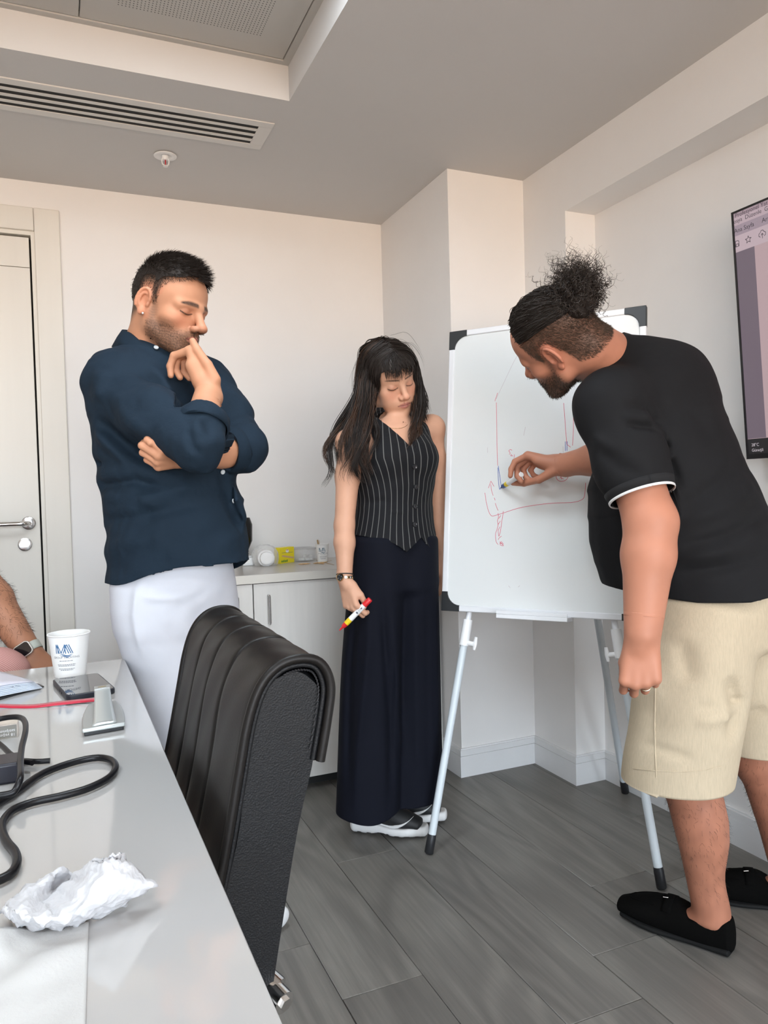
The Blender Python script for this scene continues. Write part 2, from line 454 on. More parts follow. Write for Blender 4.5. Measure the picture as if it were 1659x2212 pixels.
# door with its frame
d = empty('door_1', (DOOR_X1, BACK_Y, 0), kind='structure')
b = MB()
b.box((DOOR_X0, BACK_Y + .004, .008), (DOOR_X1 - .011, BACK_Y + .044, 2.070)); b.box((DOOR_X0, BACK_Y + .004, 2.072), (DOOR_X1 - .011, BACK_Y + .044, DOOR_TOP - .011))
leaf = b.build('door_leaf', M_DOOR, d, bevel=.0015)
b = MB()
b.box((DOOR_X1 - .004, BACK_Y - .006, 0), (DOOR_X1 + .012, BACK_Y + T, DOOR_TOP + .012)); b.box((DOOR_X0 - .02, BACK_Y - .006, DOOR_TOP - .004), (DOOR_X1 - .004, BACK_Y + T, DOOR_TOP + .012))
b.box((DOOR_X0 - .02, BACK_Y - .006, 0), (DOOR_X0 - .004, BACK_Y + T, DOOR_TOP + .012))
b.build('door_jamb', M_DOOR, d, bevel=.001)
for xa, xb, za, zb in ((DOOR_X1 + .010, DOOR_X1 + .103, 0, 2.302), (DOOR_X0 - .112, DOOR_X0 - .019, 0, 2.302), (DOOR_X0 - .018, DOOR_X1 + .009, DOOR_TOP + .012, 2.302)):
    MB().box((xa, BACK_Y - .018, za), (xb, BACK_Y, zb)).build('door_casing', M_DOOR, d, bevel=.003)
MB().box((DOOR_X0, BACK_Y + .05, 0), (DOOR_X1, BACK_Y + .06, DOOR_TOP)).build('door_backing', M_DARK, d)
hx, hz = -0.104, 1.064
Ry = Matrix.Rotation(math.radians(90), 4, 'X')
b = MB(); b.lathe([(0, .014), (.022, .014), (.0255, .012), (.0265, .004), (.0265, 0)], 28, Matrix.Translation((hx, BACK_Y + .004, hz)) @ Ry)
hd = b.build('handle_rose', M_STEEL, leaf, smooth=30)
b = MB().tube(list(spline([(hx, BACK_Y - .004, hz), (hx, BACK_Y - .04, hz), (hx - .012, BACK_Y - .056, hz), (hx - .05, BACK_Y - .06, hz), (hx - .13, BACK_Y - .06, hz)], 24)), .0095, 14)
b.build('handle', M_CHROME, leaf, smooth=40)
b = MB(); b.lathe([(0, .008), (.020, .009), (.0255, .007), (.0265, 0)], 28, Matrix.Translation((-0.120, BACK_Y + .004, .98)) @ Ry)
b.build('lock_rose', M_STEEL, leaf, smooth=30)
b = MB(); b.lathe([(0, .012), (.0075, .012), (.008, .008)], 16, Matrix.Translation((-0.120, BACK_Y + .004, .983)) @ Ry)
b.build('lock_cylinder', M_CHROME, leaf, smooth=30)
recenter(d)

# slot diffuser in the ceiling
v = empty('air_vent', (0.2, 2.62, CEIL), 'long white slot diffuser with four dark slots let into the ceiling', 'vent')
VX0, VX1, VY0, VY1 = -1.6, 0.726, 2.524, 2.728
M_VENT = mat('vent_enamel', (0.66, 0.645, 0.62), .35)
b = MB()
b.box((VX0, VY0, CEIL - .004), (VX1, VY0 + .034, CEIL + .001)); b.box((VX0, VY1 - .034, CEIL - .004), (VX1, VY1, CEIL + .001))
b.box((VX1 - .046, VY0 + .034, CEIL - .004), (VX1, VY1 - .034, CEIL + .001)); b.box((VX0, VY0 + .034, CEIL - .004), (VX0 + .05, VY1 - .034, CEIL + .001))
b.build('frame', M_VENT, v, bevel=.0008, bseg=1)
sl = (VY1 - VY0 - .068) / 7.0
for k in range(3):
    y0 = VY0 + .034 + sl * (1 + 2 * k)
    MB().box((VX0 + .05, y0 + .001, CEIL - .0034), (VX1 - .046, y0 + sl - .001, CEIL - .0014)).build('slat', M_VENT, v, bevel=.0008, bseg=1)
MB().box((VX0 + .05, VY0 + .034, CEIL - .0012), (VX1 - .046, VY1 - .034, CEIL - .0004)).build('slot_backing', M_DARK, v)
recenter(v)
# sprinkler
sx, sy = 0.413, 2.894
v = empty('sprinkler', (sx, sy, CEIL), 'small white ceiling sprinkler head with a red glass bulb', 'sprinkler')
MB().lathe([(.013, 0), (.034, 0), (.041, -.003), (.041, -.005), (.034, -.008), (.022, -.006), (.013, -.001)], 32).build('rosette', M_WHITE_PL, v, smooth=40)
MB().lathe([(0, -.002), (.0125, -.002), (.011, -.012), (.006, -.018), (0, -.018)], 20).build('body', M_WHITE_PL, v, smooth=40)
for s in (-1, 1):
    MB().tube([(s * .009, 0, -.010), (s * .013, 0, -.022), (s * .011, 0, -.034), (s * .002, 0, -.040)], .0022, 8).build('frame_arm', M_WHITE_PL, v, smooth=60)
MB().lathe([(0, -.017), (.0026, -.019), (.0026, -.034), (0, -.037)], 12).build('bulb', mat('red_bulb', (.45, .02, .03), .15), v, smooth=60)
MB().lathe([(0, -.039), (.009, -.040), (.009, -.042), (0, -.043)], 16).build('deflector', M_WHITE_PL, v, smooth=40)

# ================================================================== whiteboard on its tripod
BO, BU, BV, BN = (np.array(q) for q in ((1.156, 2.222, 0.751), (0.612, -0.791, 0), (0.106, 0.082, 0.991), (-0.784, -0.607, 0.135)))
BW, BHT = 0.646, 0.947
MBD = Matrix(((BU[0], BV[0], BN[0], BO[0]), (BU[1], BV[1], BN[1], BO[1]), (BU[2], BV[2], BN[2], BO[2]), (0, 0, 0, 1)))
def on_board(x, y, z=0.0): return BO + BU * x + BV * y + BN * z
wb = empty('whiteboard', (1.35, 2.0, 0), 'white magnetic board with black corners and red sketch on a tripod stand', 'whiteboard')
M_WB = mat('whiteboard_enamel', (0.72, 0.74, 0.735), 0.22, var=.015, var_scale=4)
M_ALU = mat('white_aluminium', (0.76, 0.77, 0.79), 0.35)
M_LEG = mat('pale_steel_tube', (0.60, 0.65, 0.68), 0.38, var=.02, var_scale=20)
MB().box((.012, .012, -.012), (BW - .012, BHT - .012, -.004), MBD).build('board_panel', M_WB, wb)
fw = .020
for nm, a, c in (('frame_bar', (.06, 0, -.018), (BW - .06, fw, 0)), ('frame_bar', (.06, BHT - fw, -.018), (BW - .06, BHT, 0)), ('frame_bar', (0, .06, -.018), (fw, BHT - .06, 0)), ('frame_bar', (BW - fw, .06, -.018), (BW, BHT - .06, 0))):
    MB().box(a, c, MBD).build(nm, M_ALU, wb, bevel=.003)
M_CAP = mat('corner_cap_black', (0.022, 0.024, 0.026), .4)
for sx_, sy_ in ((0, 0), (1, 0), (0, 1), (1, 1)):
    out = [(0, 0), (.064, 0), (.064, fw)] + [(.064 - .044 * math.sin(t), .064 - .044 * math.cos(t)) for t in np.linspace(0, math.pi / 2, 8)] + [(fw, .064), (0, .064)]
    pts = [(x if not sx_ else BW - x, y if not sy_ else BHT - y) for x, y in out]
    MB().prism(pts, -.020, .0015, MBD).build('corner_cap', M_CAP, wb, bevel=.0012, bseg=1)
tray = MB().box((.208, -.012, -.015), (.433, .0015, .045), MBD).build('pen_tray', M_ALU, wb, bevel=.002)
MB().box((.208, .0015, .041), (.433, .012, .045), MBD).build('tray_lip', M_ALU, tray, bevel=.001)
def leg(top, foot, up_len, knob_side):
    top, foot = np.array(top), np.array(foot); dr = (top - foot) / np.linalg.norm(top - foot)
    lg = MB().tube([foot + dr * .05, top], .0125, 16).build('leg', M_LEG, wb, smooth=50)
    MB().tube([top, top + dr * up_len], .0095, 14).build('inner_tube', M_ALU, lg, smooth=50)
    MB().tube([foot + dr * .002, foot + dr * .006, foot + dr * .05, foot + dr * .062], [.010, .0145, .0145, .0135], 16).build('rubber_foot', M_BLACK_PL, lg, smooth=50)
    if knob_side is not None:
        c = MB().tube([top - dr * .055, top + dr * .03], [.0165, .0155], 16).build('collar', M_WHITE_PL, lg, smooth=50)
        k = np.array(knob_side); k = k - dr * np.dot(k, dr); k /= np.linalg.norm(k)
        q = top - dr * .045
        MB().tube([q, q + k * .034], .0085, 10).build('clamp_screw', M_WHITE_PL, lg, smooth=50)
        e = q + k * .038
        MB().tube([e - dr * .018, e + dr * .002, e + dr * .024], [.006, .0095, .006], 12, flat=.7).build('wing_knob', M_WHITE_PL, lg, smooth=50)
leg(on_board(.083, -.055, -.022), (1.04, 2.127, 0), .10, BU)
leg(on_board(.566, -.055, -.022), (1.536, 1.643, 0), .10, -BU)
leg(at_d(1290, 1330, 2.52), (1.912, 2.225, 0), .12, None)
# sketch in marker ink
M_RED_INK = mat('red_marker_ink', (0.62, 0.10, 0.16), .5)
M_BLUE_INK = mat('blue_marker_ink', (0.06, 0.12, 0.42), .5)
M_FAINT = mat('faint_marker_ink', (0.50, 0.44, 0.46), .5)
def ink(name, strokes, m, r):
    for s in strokes:
        b = MB(); n = max(4, len(s) * 4)
        P = spline(s, n) if len(s) > 2 else np.linspace(s[0], s[1], 4)
        P = np.array(P)
        T = np.gradient(P, axis=0); T /= np.linalg.norm(T, axis=1)[:, None] + 1e-9
        N = np.stack([-T[:, 1], T[:, 0]], 1) * r
        vs = [on_board(*(p + q), -.0037) for p, q in zip(P, N)] + [on_board(*(p - q), -.0037) for p, q in zip(P, N)]
        k = len(P)
        b.add(vs, [(i, i + 1, k + i + 1, k + i) for i in range(k - 1)])
        b.build(name, m, wb)
ink('red_ink_stroke', [
    [(.142, .39), (.148, .358), (.157, .328), (.167, .314), (.18, .315), (.208, .323), (.259, .338), (.316, .347), (.372, .352), (.427, .353), (.455, .359), (.467, .372), (.47, .413)],
    [(.154, .405), (.162, .428)], [(.162, .428), (.173, .41)], [(.162, .417), (.165, .397), (.171, .38)], [(.175, .373), (.178, .364)], [(.179, .355), (.183, .344), (.189, .331)],
    [(.174, .688), (.177, .617), (.18, .548), (.184, .478)],
    [(.378, .439), (.38, .428), (.391, .42), (.406, .422), (.415, .431), (.413, .439), (.399, .444), (.382, .442)], [(.391, .439), (.396, .426)], [(.404, .441), (.393, .433), (.402, .427)], [(.389, .43), (.399, .437)],
    [(.189, .322), (.191, .31), (.188, .298), (.19, .285), (.187, .269), (.183, .258), (.183, .242), (.186, .228), (.192, .221)],
    [(.207, .329), (.205, .31), (.202, .292), (.199, .265), (.194, .247)], [(.199, .315), (.192, .305)], [(.198, .297), (.19, .285)], [(.197, .278), (.191, .265), (.194, .247)],
    [(.203, .248), (.195, .242), (.192, .236)], [(.197, .23), (.204, .224), (.21, .217), (.199, .22), (.202, .23), (.209, .222), (.197, .225)],
    [(.398, .668), (.404, .60), (.410, .535)], [(.428, .644), (.430, .592), (.428, .531)], [(.411, .535), (.422, .526)], [(.169, .693), (.178, .72)]], M_RED_INK, .0008)
ink('handwriting_stroke', [[(.232, .526), (.226, .5285), (.221, .525), (.224, .52), (.226, .516), (.222, .513)], [(.231, .513), (.228, .511), (.229, .507), (.232, .510), (.234, .506)], [(.240, .512), (.239, .501)],
                        [(.244, .5), (.243, .496), (.246, .494), (.248, .498), (.244, .5)], [(.249, .489), (.250, .493), (.253, .492), (.256, .487)]], M_RED_INK, .0008)
ink('blue_ink_stroke', [[(.186, .477), (.192, .444), (.198, .409)], [(.185, .471), (.187, .437), (.191, .407), (.1935, .400), (.198, .409)], [(.405, .545), (.406, .515)], [(.411, .545), (.411, .515)]], M_BLUE_INK, .0009)
ink('faint_ink_stroke', [[(.173, .70), (.20, .755), (.232, .82), (.26, .865)], [(.147, .54), (.148, .522)], [(.275, .60), (.27, .572)], [(.40, .46), (.398, .53)], [(.23, .09), (.236, .084)], [(.262, .087), (.268, .092)]], M_FAINT, .0006)
recenter(wb)

# ================================================================== television in the niche
tvA = np.array([1.82, 1.622, 1.927]); tvU, tvV, tvN = np.array([0, -1, 0.]), np.array([-.067, 0, .998]), np.array([-.998, 0, -.067])
TW, TH = 1.24, .713
tv = empty('television', (1.9, 1.0, 1.2), 'large black-framed wall television showing a document window, hung in the niche', 'television')
MT = Matrix(((tvU[0], tvV[0], tvN[0], tvA[0]), (tvU[1], tvV[1], tvN[1], tvA[1]), (tvU[2], tvV[2], tvN[2], tvA[2]), (0, 0, 0, 1)))
MB().box((0, -TH, -.035), (TW, 0, -.0005), MT).build('housing', mat('tv_black', (.012, .012, .014), .3), tv, bevel=.003)
MB().box((.3, -.55, -.060), (TW - .3, -.2, -.035), MT).build('wall_bracket', M_BLACK_PL, tv)
b = MB()
b.box((0, -.006, -.002), (TW, 0, .002), MT); b.box((0, -TH, -.002), (TW, -.698, .002), MT); b.box((0, -.698, -.002), (.007, -.006, .002), MT); b.box((TW - .007, -.698, -.002), (TW, -.006, .002), MT)
b.build('bezel', mat('tv_black', (.012, .012, .014), .3), tv)
def emi(name, c, s=1.0):
    return mat(name, (0.02, 0.02, 0.02), .35, emit=c, emit_s=s * .40)
def rect(name, x0, y0, x1, y1, z, m):
    o = MB().add([MT @ Vector(q) for q in ((x0, y0, z), (x1, y0, z), (x1, y1, z), (x0, y1, z))], [(0, 1, 2, 3)]).build(name, m, scr); return o
scr = MB().box((.007, -.698, -.001), (TW - .007, -.006, 0), MT).build('screen', emi('screen_page', (.50, .36, .38), 1.0), tv)
rect('title_strip', .007, -.018, TW - .007, -.006, .0004, emi('ui_title', (.40, .29, .33)))
rect('menu_strip', .007, -.041, TW - .007, -.018, .0004, emi('ui_menu', (.52, .40, .44)))
rect('tab_strip', .007, -.070, TW - .007, -.041, .0004, emi('ui_tab', (.36, .28, .33)))
rect('tool_strip', .007, -.116, TW - .007, -.070, .0004, emi('ui_tool', (.55, .43, .47)))
rect('side_panel', .007, -.654, .070, -.116, .0004, emi('ui_side', (.165, .125, .16)))
rect('task_strip', .007, -.698, TW - .007, -.655, .0004, emi('ui_task', (.008, .007, .009)))
M_UITXT = emi('ui_text', (.035, .028, .04)); M_UIWHT = emi('ui_white', (.62, .56, .60))
def ui_text(name, txt, x, y, size, m):
    vs, fs = text_mesh(txt, size)
    MB().add([MT @ Vector((x + p[0], y + p[1], .0008)) for p in vs], fs).build(name, m, scr)
ui_text('title_text', 'Profesyonel Yat Brokerl\u0131\u011f\u0131', .012, -.0185, .017, M_UITXT)
ui_text('menu_text', 'osya', .006, -.0335, .0165, M_UITXT); ui_text('menu_text', 'D\u00fczenle', .045, -.0335, .0165, M_UITXT); ui_text('menu_text', 'G\u00f6r\u00fcn\u00fcm', .109, -.0335, .0165, M_UITXT)
ui_text('tab_text', 'Ana Sayfa', .006, -.061, .0175, M_UITXT); ui_text('tab_text', 'Ara\u00e7lar', .099, -.061, .0175, M_UITXT)
ui_text('temperature_text', '28\u00b0C', .019, -.6765, .0125, M_UIWHT); ui_text('weather_text', 'G\u00fcne\u015fli', .019, -.692, .0125, M_UIWHT)
def ui_line(name, pts, closed=True, r=.0008):
    b = MB(); P = [np.array(p) for p in pts]; n = len(P)
    for i in range(n if closed else n - 1):
        a, c = P[i], P[(i + 1) % n]; t = (c - a) / np.linalg.norm(c - a); q = np.array([-t[1], t[0]]) * r
        b.add([MT @ Vector((*p_, .0009)) for p_ in (a + q, c + q, c - q, a - q)], [(0, 1, 2, 3)])
    b.build(name, M_UITXT, scr)
ui_line('star_icon', [(.052 + (.0105 if k % 2 == 0 else .0045) * math.sin(k * math.pi / 5), -.092 + (.0105 if k % 2 == 0 else .0045) * math.cos(k * math.pi / 5)) for k in range(10)])
ui_line('save_icon', [(.008, -.084), (.017, -.084), (.020, -.087), (.020, -.100), (.008, -.100)])
ui_line('save_icon', [(.010, -.1), (.010, -.093), (.018, -.093), (.018, -.1)], False)
ui_line('cloud_icon', [(.092, -.098), (.087, -.095), (.087, -.089), (.092, -.086), (.095, -.081), (.101, -.081), (.104, -.086), (.109, -.089), (.109, -.095), (.104, -.098)], False)
ui_line('cloud_icon', [(.098, -.103), (.098, -.090)], False); ui_line('cloud_icon', [(.094, -.094), (.098, -.089), (.102, -.094)], False)
recenter(tv)

# ================================================================== low cabinet with worktop
M_CAB = mat('ash_laminate', (0.68, 0.66, 0.625), .45, var=.05, var_scale=2.2, stretch=(14, 14, .9))
M_TOPC = mat('taupe_worktop', (0.45, 0.425, 0.395), .28, var=.03, var_scale=30)
M_TOPE = mat('worktop_edge', (0.66, 0.63, 0.57), .4)
CF_Y, CT_Z = 2.800, 0.853
cb = empty('low_cabinet', (.85, 3.05, 0), 'pale ash-grained low cabinet with slim bar handles along the back wall', 'cabinet')
b = MB()
b.box((.262, CF_Y + .004, .055), (.278, BACK_Y - BT, .82)); b.box((1.428, CF_Y + .004, .055), (1.444, BACK_Y - BT, .82)); b.box((.262, CF_Y + .004, .055), (1.444, BACK_Y - BT, .073))
b.box((.278, BACK_Y - BT - .01, .073), (1.428, BACK_Y - BT, .82)); b.box((.278, CF_Y + .01, .80), (1.428, BACK_Y - BT - .01, .82))
b.build('carcass', M_CAB, cb)
MB().box((.28, CF_Y + .06, 0), (1.43, CF_Y + .08, .055)).build('plinth', M_DARK, cb)
for xa, xb, hxx in ((.264, .660, .60), (.664, 1.052, .719), (1.056, 1.442, 1.386)):
    dr = MB().box((xa, CF_Y - .014, .055), (xb, CF_Y + .004, .817)).build('door', M_CAB, cb, bevel=.0012)
    hb = MB(); hb.tube([(hxx, CF_Y - .014, .772), (hxx, CF_Y - .034, .772), (hxx, CF_Y - .036, .770), (hxx, CF_Y - .036, .668), (hxx, CF_Y - .034, .666), (hxx, CF_Y - .014, .666)], .0042, 8)
    hb.build('handle', M_STEEL, dr, smooth=40)
recenter(cb)
wt = empty('worktop', (.85, 3.05, .82), 'glossy taupe worktop lying on the low ash cabinet', 'worktop')
MB().box((.245, CF_Y - .022, .8205), (1.448, BACK_Y - .002, CT_Z)).build('slab', M_TOPC, wt, bevel=.0015)
MB().box((.245, CF_Y - .0235, .8205), (1.448, CF_Y - .0222, CT_Z - .001)).build('edge_band', M_TOPE, wt)
recenter(wt)

# ================================================================== table
TZ = 0.74
M_TABLE = mat('white_gloss_table', (0.42, 0.41, 0.40), .07, coat=.5, spec=.6)
tb = empty('meeting_table', (-.45, .9, 0), 'large glossy off-white meeting table with square edges', 'table')
TX0, TX1, TY0, TY1 = -1.15, .1465, -.75, 2.042
MB().box((TX0, TY0, TZ - .036), (TX1, TY1, TZ)).build('tabletop', M_TABLE, tb, bevel=.0015)
MB().box((TX0 + .02, TY0 + .02, TZ - .05), (TX1 - .012, TY1 - .02, TZ - .036)).build('edge_shadow_board', M_BLACK_PL, tb)  # black board put in as the dark shadow line under the edge
for (xa, ya) in ((TX0 + .25, TY0 + .3), (TX0 + .25, TY1 - .55), (TX1 - .45, TY0 + .3), (TX1 - .45, TY1 - .55)):
    MB().box((xa, ya, 0), (xa + .12, ya + .12, TZ - .05)).build('leg', M_TABLE, tb, bevel=.002)
recenter(tb)

# ================================================================== black leather chair
M_LEATH = mat('black_leather', (0.0075, 0.0078, 0.0088), .50, spec=.28, bump=.30, bump_scale=420, bump_kind='VORONOI', bump_dist=.0012)
M_LEATH_S = mat('black_leather_soft', (0.0080, 0.0068, 0.0062), .42, spec=.26, bump=.10, bump_scale=300, var=.12, var_scale=6)
ch = empty('conference_chair', (.1, 1.17, 0), 'black leather chair with padded seamed back and steel frame pushed to the table', 'chair')
CY0, CY1 = .93, 1.405
# side profile of the back slab in (x, z): front edge low to top, over the ridge and down the rear
front = [(.135, .500), (.165, .640), (.190, .735), (.203, .822), (.214, .880), (.230, .910)]
rear = [(.308, .897), (.305, .86), (.295, .800), (.270, .714), (.240, .575), (.222, .485)]
top = [(.254, .922), (.276, .926), (.294, .916)]
prof = spline(front + top + rear, 48)
def slab(y0, y1, prof, n=9, inset=.012):
    rows = []
    c = prof.mean(axis=0)
    for k in range(n):
        t = k / (n - 1); y = y0 + (y1 - y0) * t
        e = min(t, 1 - t) * (y1 - y0); s = 1 - max(0, (inset - e) / inset) ** 2 * .08
        rows.append([(c[0] + (p[0] - c[0]) * s, y, c[1] + (p[1] - c[1]) * (1 - (1 - s) * .25)) for p in prof])
    return rows
rows = slab(CY0, CY1, prof, 25)
b = MB(); b.grid([r + [r[0]] for r in rows]); b.add(rows[0], [tuple(range(len(prof)))]); b.add(rows[-1], [tuple(range(len(prof)))])
b.build('backrest', M_LEATH, ch, smooth=50)
# soft quilted cover hung over the back: panels between seams
cov = spline([(.150, .600), (.176, .705), (.196, .800), (.210, .866), (.226, .908), (.248, .931), (.276, .938), (.302, .930), (.314, .902), (.309, .862), (.297, .806)], 60)
seams = [CY0 - .004, CY0 + .150, CY0 + .255, CY0 + .360, CY1 + .004]
cn = np.gradient(cov, axis=0); cn = np.stack([-cn[:, 1], cn[:, 0]], 1); cn /= np.linalg.norm(cn, axis=1)[:, None]
for a, c in zip(seams[:-1], seams[1:]):
    P = []
    for k in range(15):
        t = k / 14; y = a + (c - a) * t
        puff = .0030 * (1 - (2 * t - 1) ** 20) - .0004
        wr = [.0012 * math.sin(31 * y + 9 * i / 60) * math.sin(i * .35 + y * 40) for i in range(60)]
        P.append([(cov[i, 0] + cn[i, 0] * (puff + wr[i]), y, cov[i, 1] + cn[i, 1] * (puff + wr[i])) for i in range(60)])
    b = MB(); b.grid(P); b.build('cover_panel', M_LEATH_S, ch, smooth=60, solid=.006)
for y in (CY0 - .006, CY1 + .006):
    b = MB().tube([(p[0] + q[0] * .003, y, p[1] + q[1] * .003) for p, q in zip(cov, cn)], .0062, 10); b.build('piping', M_LEATH_S, ch, smooth=60)
    s = 1 if y < 1 else -1
    b = MB().tube([(p[0] - q[0] * .006, y + s * .004, p[1] - q[1] * .006) for p, q in zip(cov, cn)], .0035, 8); b.build('piping_seam', M_LEATH, ch, smooth=60)
b = MB()
for k in range(30):
    i = 30 + k
    if i < 58:
        p, q = cov[i], cn[i]; p2 = cov[i + 1]
        b.tube([(p[0] - q[0] * .012, CY0 - .003, p[1] - q[1] * .012), (p[0] * .35 + p2[0] * .65 - q[0] * .013, CY0 - .003, p[1] * .35 + p2[1] * .65 - q[1] * .013)], .0011, 5)
b.build('stitching', M_BLACK_PL, ch)
# seat under the table and the steel frame
b = MB(); sp_ = spline([(-.29, .45), (-.27, .475), (-.1, .468), (.1, .455), (.17, .475), (.17, .44), (.1, .405), (-.1, .41), (-.27, .425), (-.29, .45)], 40)
rows = slab(CY0 + .01, CY1 - .01, sp_, 15); b.grid([r + [r[0]] for r in rows]); b.add(rows[0], [tuple(range(len(sp_)))]); b.add(rows[-1], [tuple(range(len(sp_)))])
b.build('seat', M_LEATH_S, ch, smooth=50)
for y in (CY0 + .035, CY1 - .035):
    s = -1 if y < 1.1 else 1
    MB().tube([(.185, y, .545), (.222, y + s * .012, .525), (.236, y + s * .03, .515)], [.018, .0185, .0175], 18).build('frame_joint', M_CHROME, ch, smooth=50)
    bo = MB().tube([(.228, y + s * .022, .519), (.240, y + s * .052, .512)], .0145, 18).build('bolt_cup', M_CHROME, ch, smooth=50)
    MB().tube([(.2385, y + s * .0485, .5127), (.2415, y + s * .0555, .511)], .0085, 6).build('bolt_head', M_STEEL, bo)
    MB().tube(list(spline([(.225, y + s * .01, .515), (.205, y, .46), (.17, y, .40), (.0, y, .385), (-.2, y, .38), (-.25, y, .33), (-.22, y, .02), (-.15, y, .0125), (.22, y, .0125)], 50)), .0115, 12).build('sled_frame', M_CHROME, ch, smooth=50)
MB().tube([(.17, CY0 + .035, .40), (.17, CY1 - .035, .40)], .010, 12).build('cross_bar', M_CHROME, ch, smooth=50)
recenter(ch)

# ================================================================== things on the worktop
M_PAPER = mat('paper_white', (0.80, 0.795, 0.78), .55)
M_LOGO = mat('logo_blue', (0.04, 0.13, 0.28), .5); M_LOGO2 = mat('logo_slate', (0.10, 0.17, 0.22), .5); M_PRINT = mat('print_grey', (0.12, 0.13, 0.16), .6)
def paper_cup(loc, h, rt, rb, face, label, logo_m, group=None, with_logo=True, lean=None):
    cp = empty('paper_cup', loc, label, 'cup', group)
    t = .0012
    MB().lathe([(0, .004), (rb - t, .004), (rt - t, h - .003), (rt - t, h - .001), (rt + .0016, h - .0002), (rt + .0024, h - .0016), (rt + .0014, h - .0032), (rt, h - .004), (rb, .0), (rb - .003, .0), (rb - .004, .003), (0, .003)], 40).build('cup_wall', M_PAPER, cp, smooth=40)
    fa = math.atan2(face[1], face[0])
    def wrap(vs, z0, dz, du):
        out = []
        for x, y, _ in vs:
            z = z0 + y; r = rb + (rt - rb) * z / h + .0004
            a = fa + (x + du) / r
            out.append((r * math.cos(a), r * math.sin(a), z))
        return out
    if with_logo:
        s = h / .080
        b = MB()
        def bar(x0, y0, x1, y1, w):
            n = 6; vs = []; fs = []
            for k in range(n + 1):
                t_ = k / n; x, y = x0 + (x1 - x0) * t_, y0 + (y1 - y0) * t_
                vs += [(x - w / 2, y, 0), (x + w / 2, y, 0)]
            for k in range(n): fs.append((2 * k, 2 * k + 1, 2 * k + 3, 2 * k + 2))
            b.add(wrap([(p[0] * s, p[1] * s, 0) for p in vs], .047 * s, 0, 0), fs)
        # a striped M leaning into a striped A over two waves
        for x0, x1 in ((-.0145, -.0150), (-.0115, -.0112), (-.0145, -.0085), (-.0120, -.0050), (.0020, -.0060), (.0050, -.0020), (.0020, .0080), (.0052, .0118), (.0085, .0150), (.0010, .0026)):
            bar(x1, 0, x0, .017, .0017)
        b.build('logo', logo_m, cp)
        b = MB()
        for k, (w0, y0) in enumerate(((.012, -.003), (.010, -.0055))):
            vs = []; n = 14
            for i in range(n + 1):
                x = -w0 + 2 * w0 * i / n + .003; y = y0 + .0012 * math.sin(i * .55); w = .0009 * math.sin(math.pi * i / n) + .0001
                vs += [(x, y - w, 0), (x, y + w, 0)]
            b.add(wrap([(p[0] * s, p[1] * s, 0) for p in vs], .047 * s, 0, 0), [(2 * i, 2 * i + 2, 2 * i + 3, 2 * i + 1) for i in range(n)])
        b.build('logo_wave', logo_m, cp)
        vs, fs = text_mesh('GROUP YACHTING', .0056 * s, 'CENTER')
        MB().add(wrap(vs, .0375 * s, 0, .003), fs).build('lettering', M_PRINT, cp)
        b = MB()
        for z, w in ((.0325, .012), (.0255, .016), (.0230, .015), (.0175, .014), (.0152, .011)):
            x = -w
            while x < w:
                l = random.uniform(.0012, .0036); vs = [(x, 0, 0), (min(x + l, w), 0, 0), (min(x + l, w), .0011, 0), (x, .0011, 0)]
                b.add(wrap([(p[0] * s, p[1] * s, 0) for p in vs], z * s, 0, .003), [(0, 1, 2, 3)]); x += l + .0007
        b.build('small_print', M_PRINT, cp)
    return cp
TOC = lambda p: (CAM_POS[0] - p[0], CAM_POS[1] - p[1])
wz = CT_Z
p = at_z(697, 1214, wz)
paper_cup((p[0], p[1], wz), .079, .0285, .0215, TOC(p), 'white paper cup with a slate logo holding wooden stirrers', M_LOGO2)
M_STICK = mat('stirrer_wood', (0.42, 0.27, 0.12), .6, var=.15, var_scale=40)
for k in range(4):
    a = k * 1.3
    o = MB().box((-.0028, -.0006, 0), (.0028, .0006, .092)).build('wooden_stirrer', M_STICK)
    o.location = (p[0] - .007 + .003 * math.cos(a), p[1] + .003 * math.sin(a) + .004, wz + .006); o.rotation_euler = (.02 * math.sin(a), -.16 - .03 * k, .4 * k)
    tag(o, 'brown wooden stirrer standing in the paper cup on the worktop', 'stirrer', 'stirrers in the cup')
# clear tub with sugar cubes
M_CLEAR = mat('clear_plastic', (.9, .9, .9), .12, alpha=.22, spec=.6)
M_SUGAR = mat('sugar', (.80, .80, .79), .7, bump=.2, bump_scale=900)
p = at_z(660, 1212, wz)
t = empty('plastic_tub', (p[0], p[1] + .02, wz), 'clear round plastic tub with a grey lid line holding sugar cubes', 'tub')
MB().lathe([(0, .001), (.046, .001), (.050, .004), (.053, .052), (.0525, .054), (.0515, .052), (.0488, .005), (0, .003)], 36).build('tub_wall', M_CLEAR, t, smooth=40)
MB().lathe([(.0515, .0525), (.055, .0525), (.055, .0585), (.050, .0595), (0, .0595), (0, .0580), (.050, .0578), (.0515, .057)], 36).build('lid', mat('clear_lid', (.62, .62, .62), .2, alpha=.5), t, smooth=40)
for k in range(11):
    a = k * 2.4; r = .007 + .029 * ((k * .37) % 1)
    o = MB().box((-.0075, -.006, -.005), (.0075, .006, .005)).build('sugar_cube', M_SUGAR, bevel=.001)
    o.location = (p[0] + r * math.cos(a), p[1] + .02 + r * math.sin(a), wz + .0095 + (.0108 if k in (3, 8) else 0)); o.rotation_euler = (0, 0, a)
    tag(o, 'white sugar cube inside the clear plastic tub', 'sugar cube', 'sugar cubes in the tub')
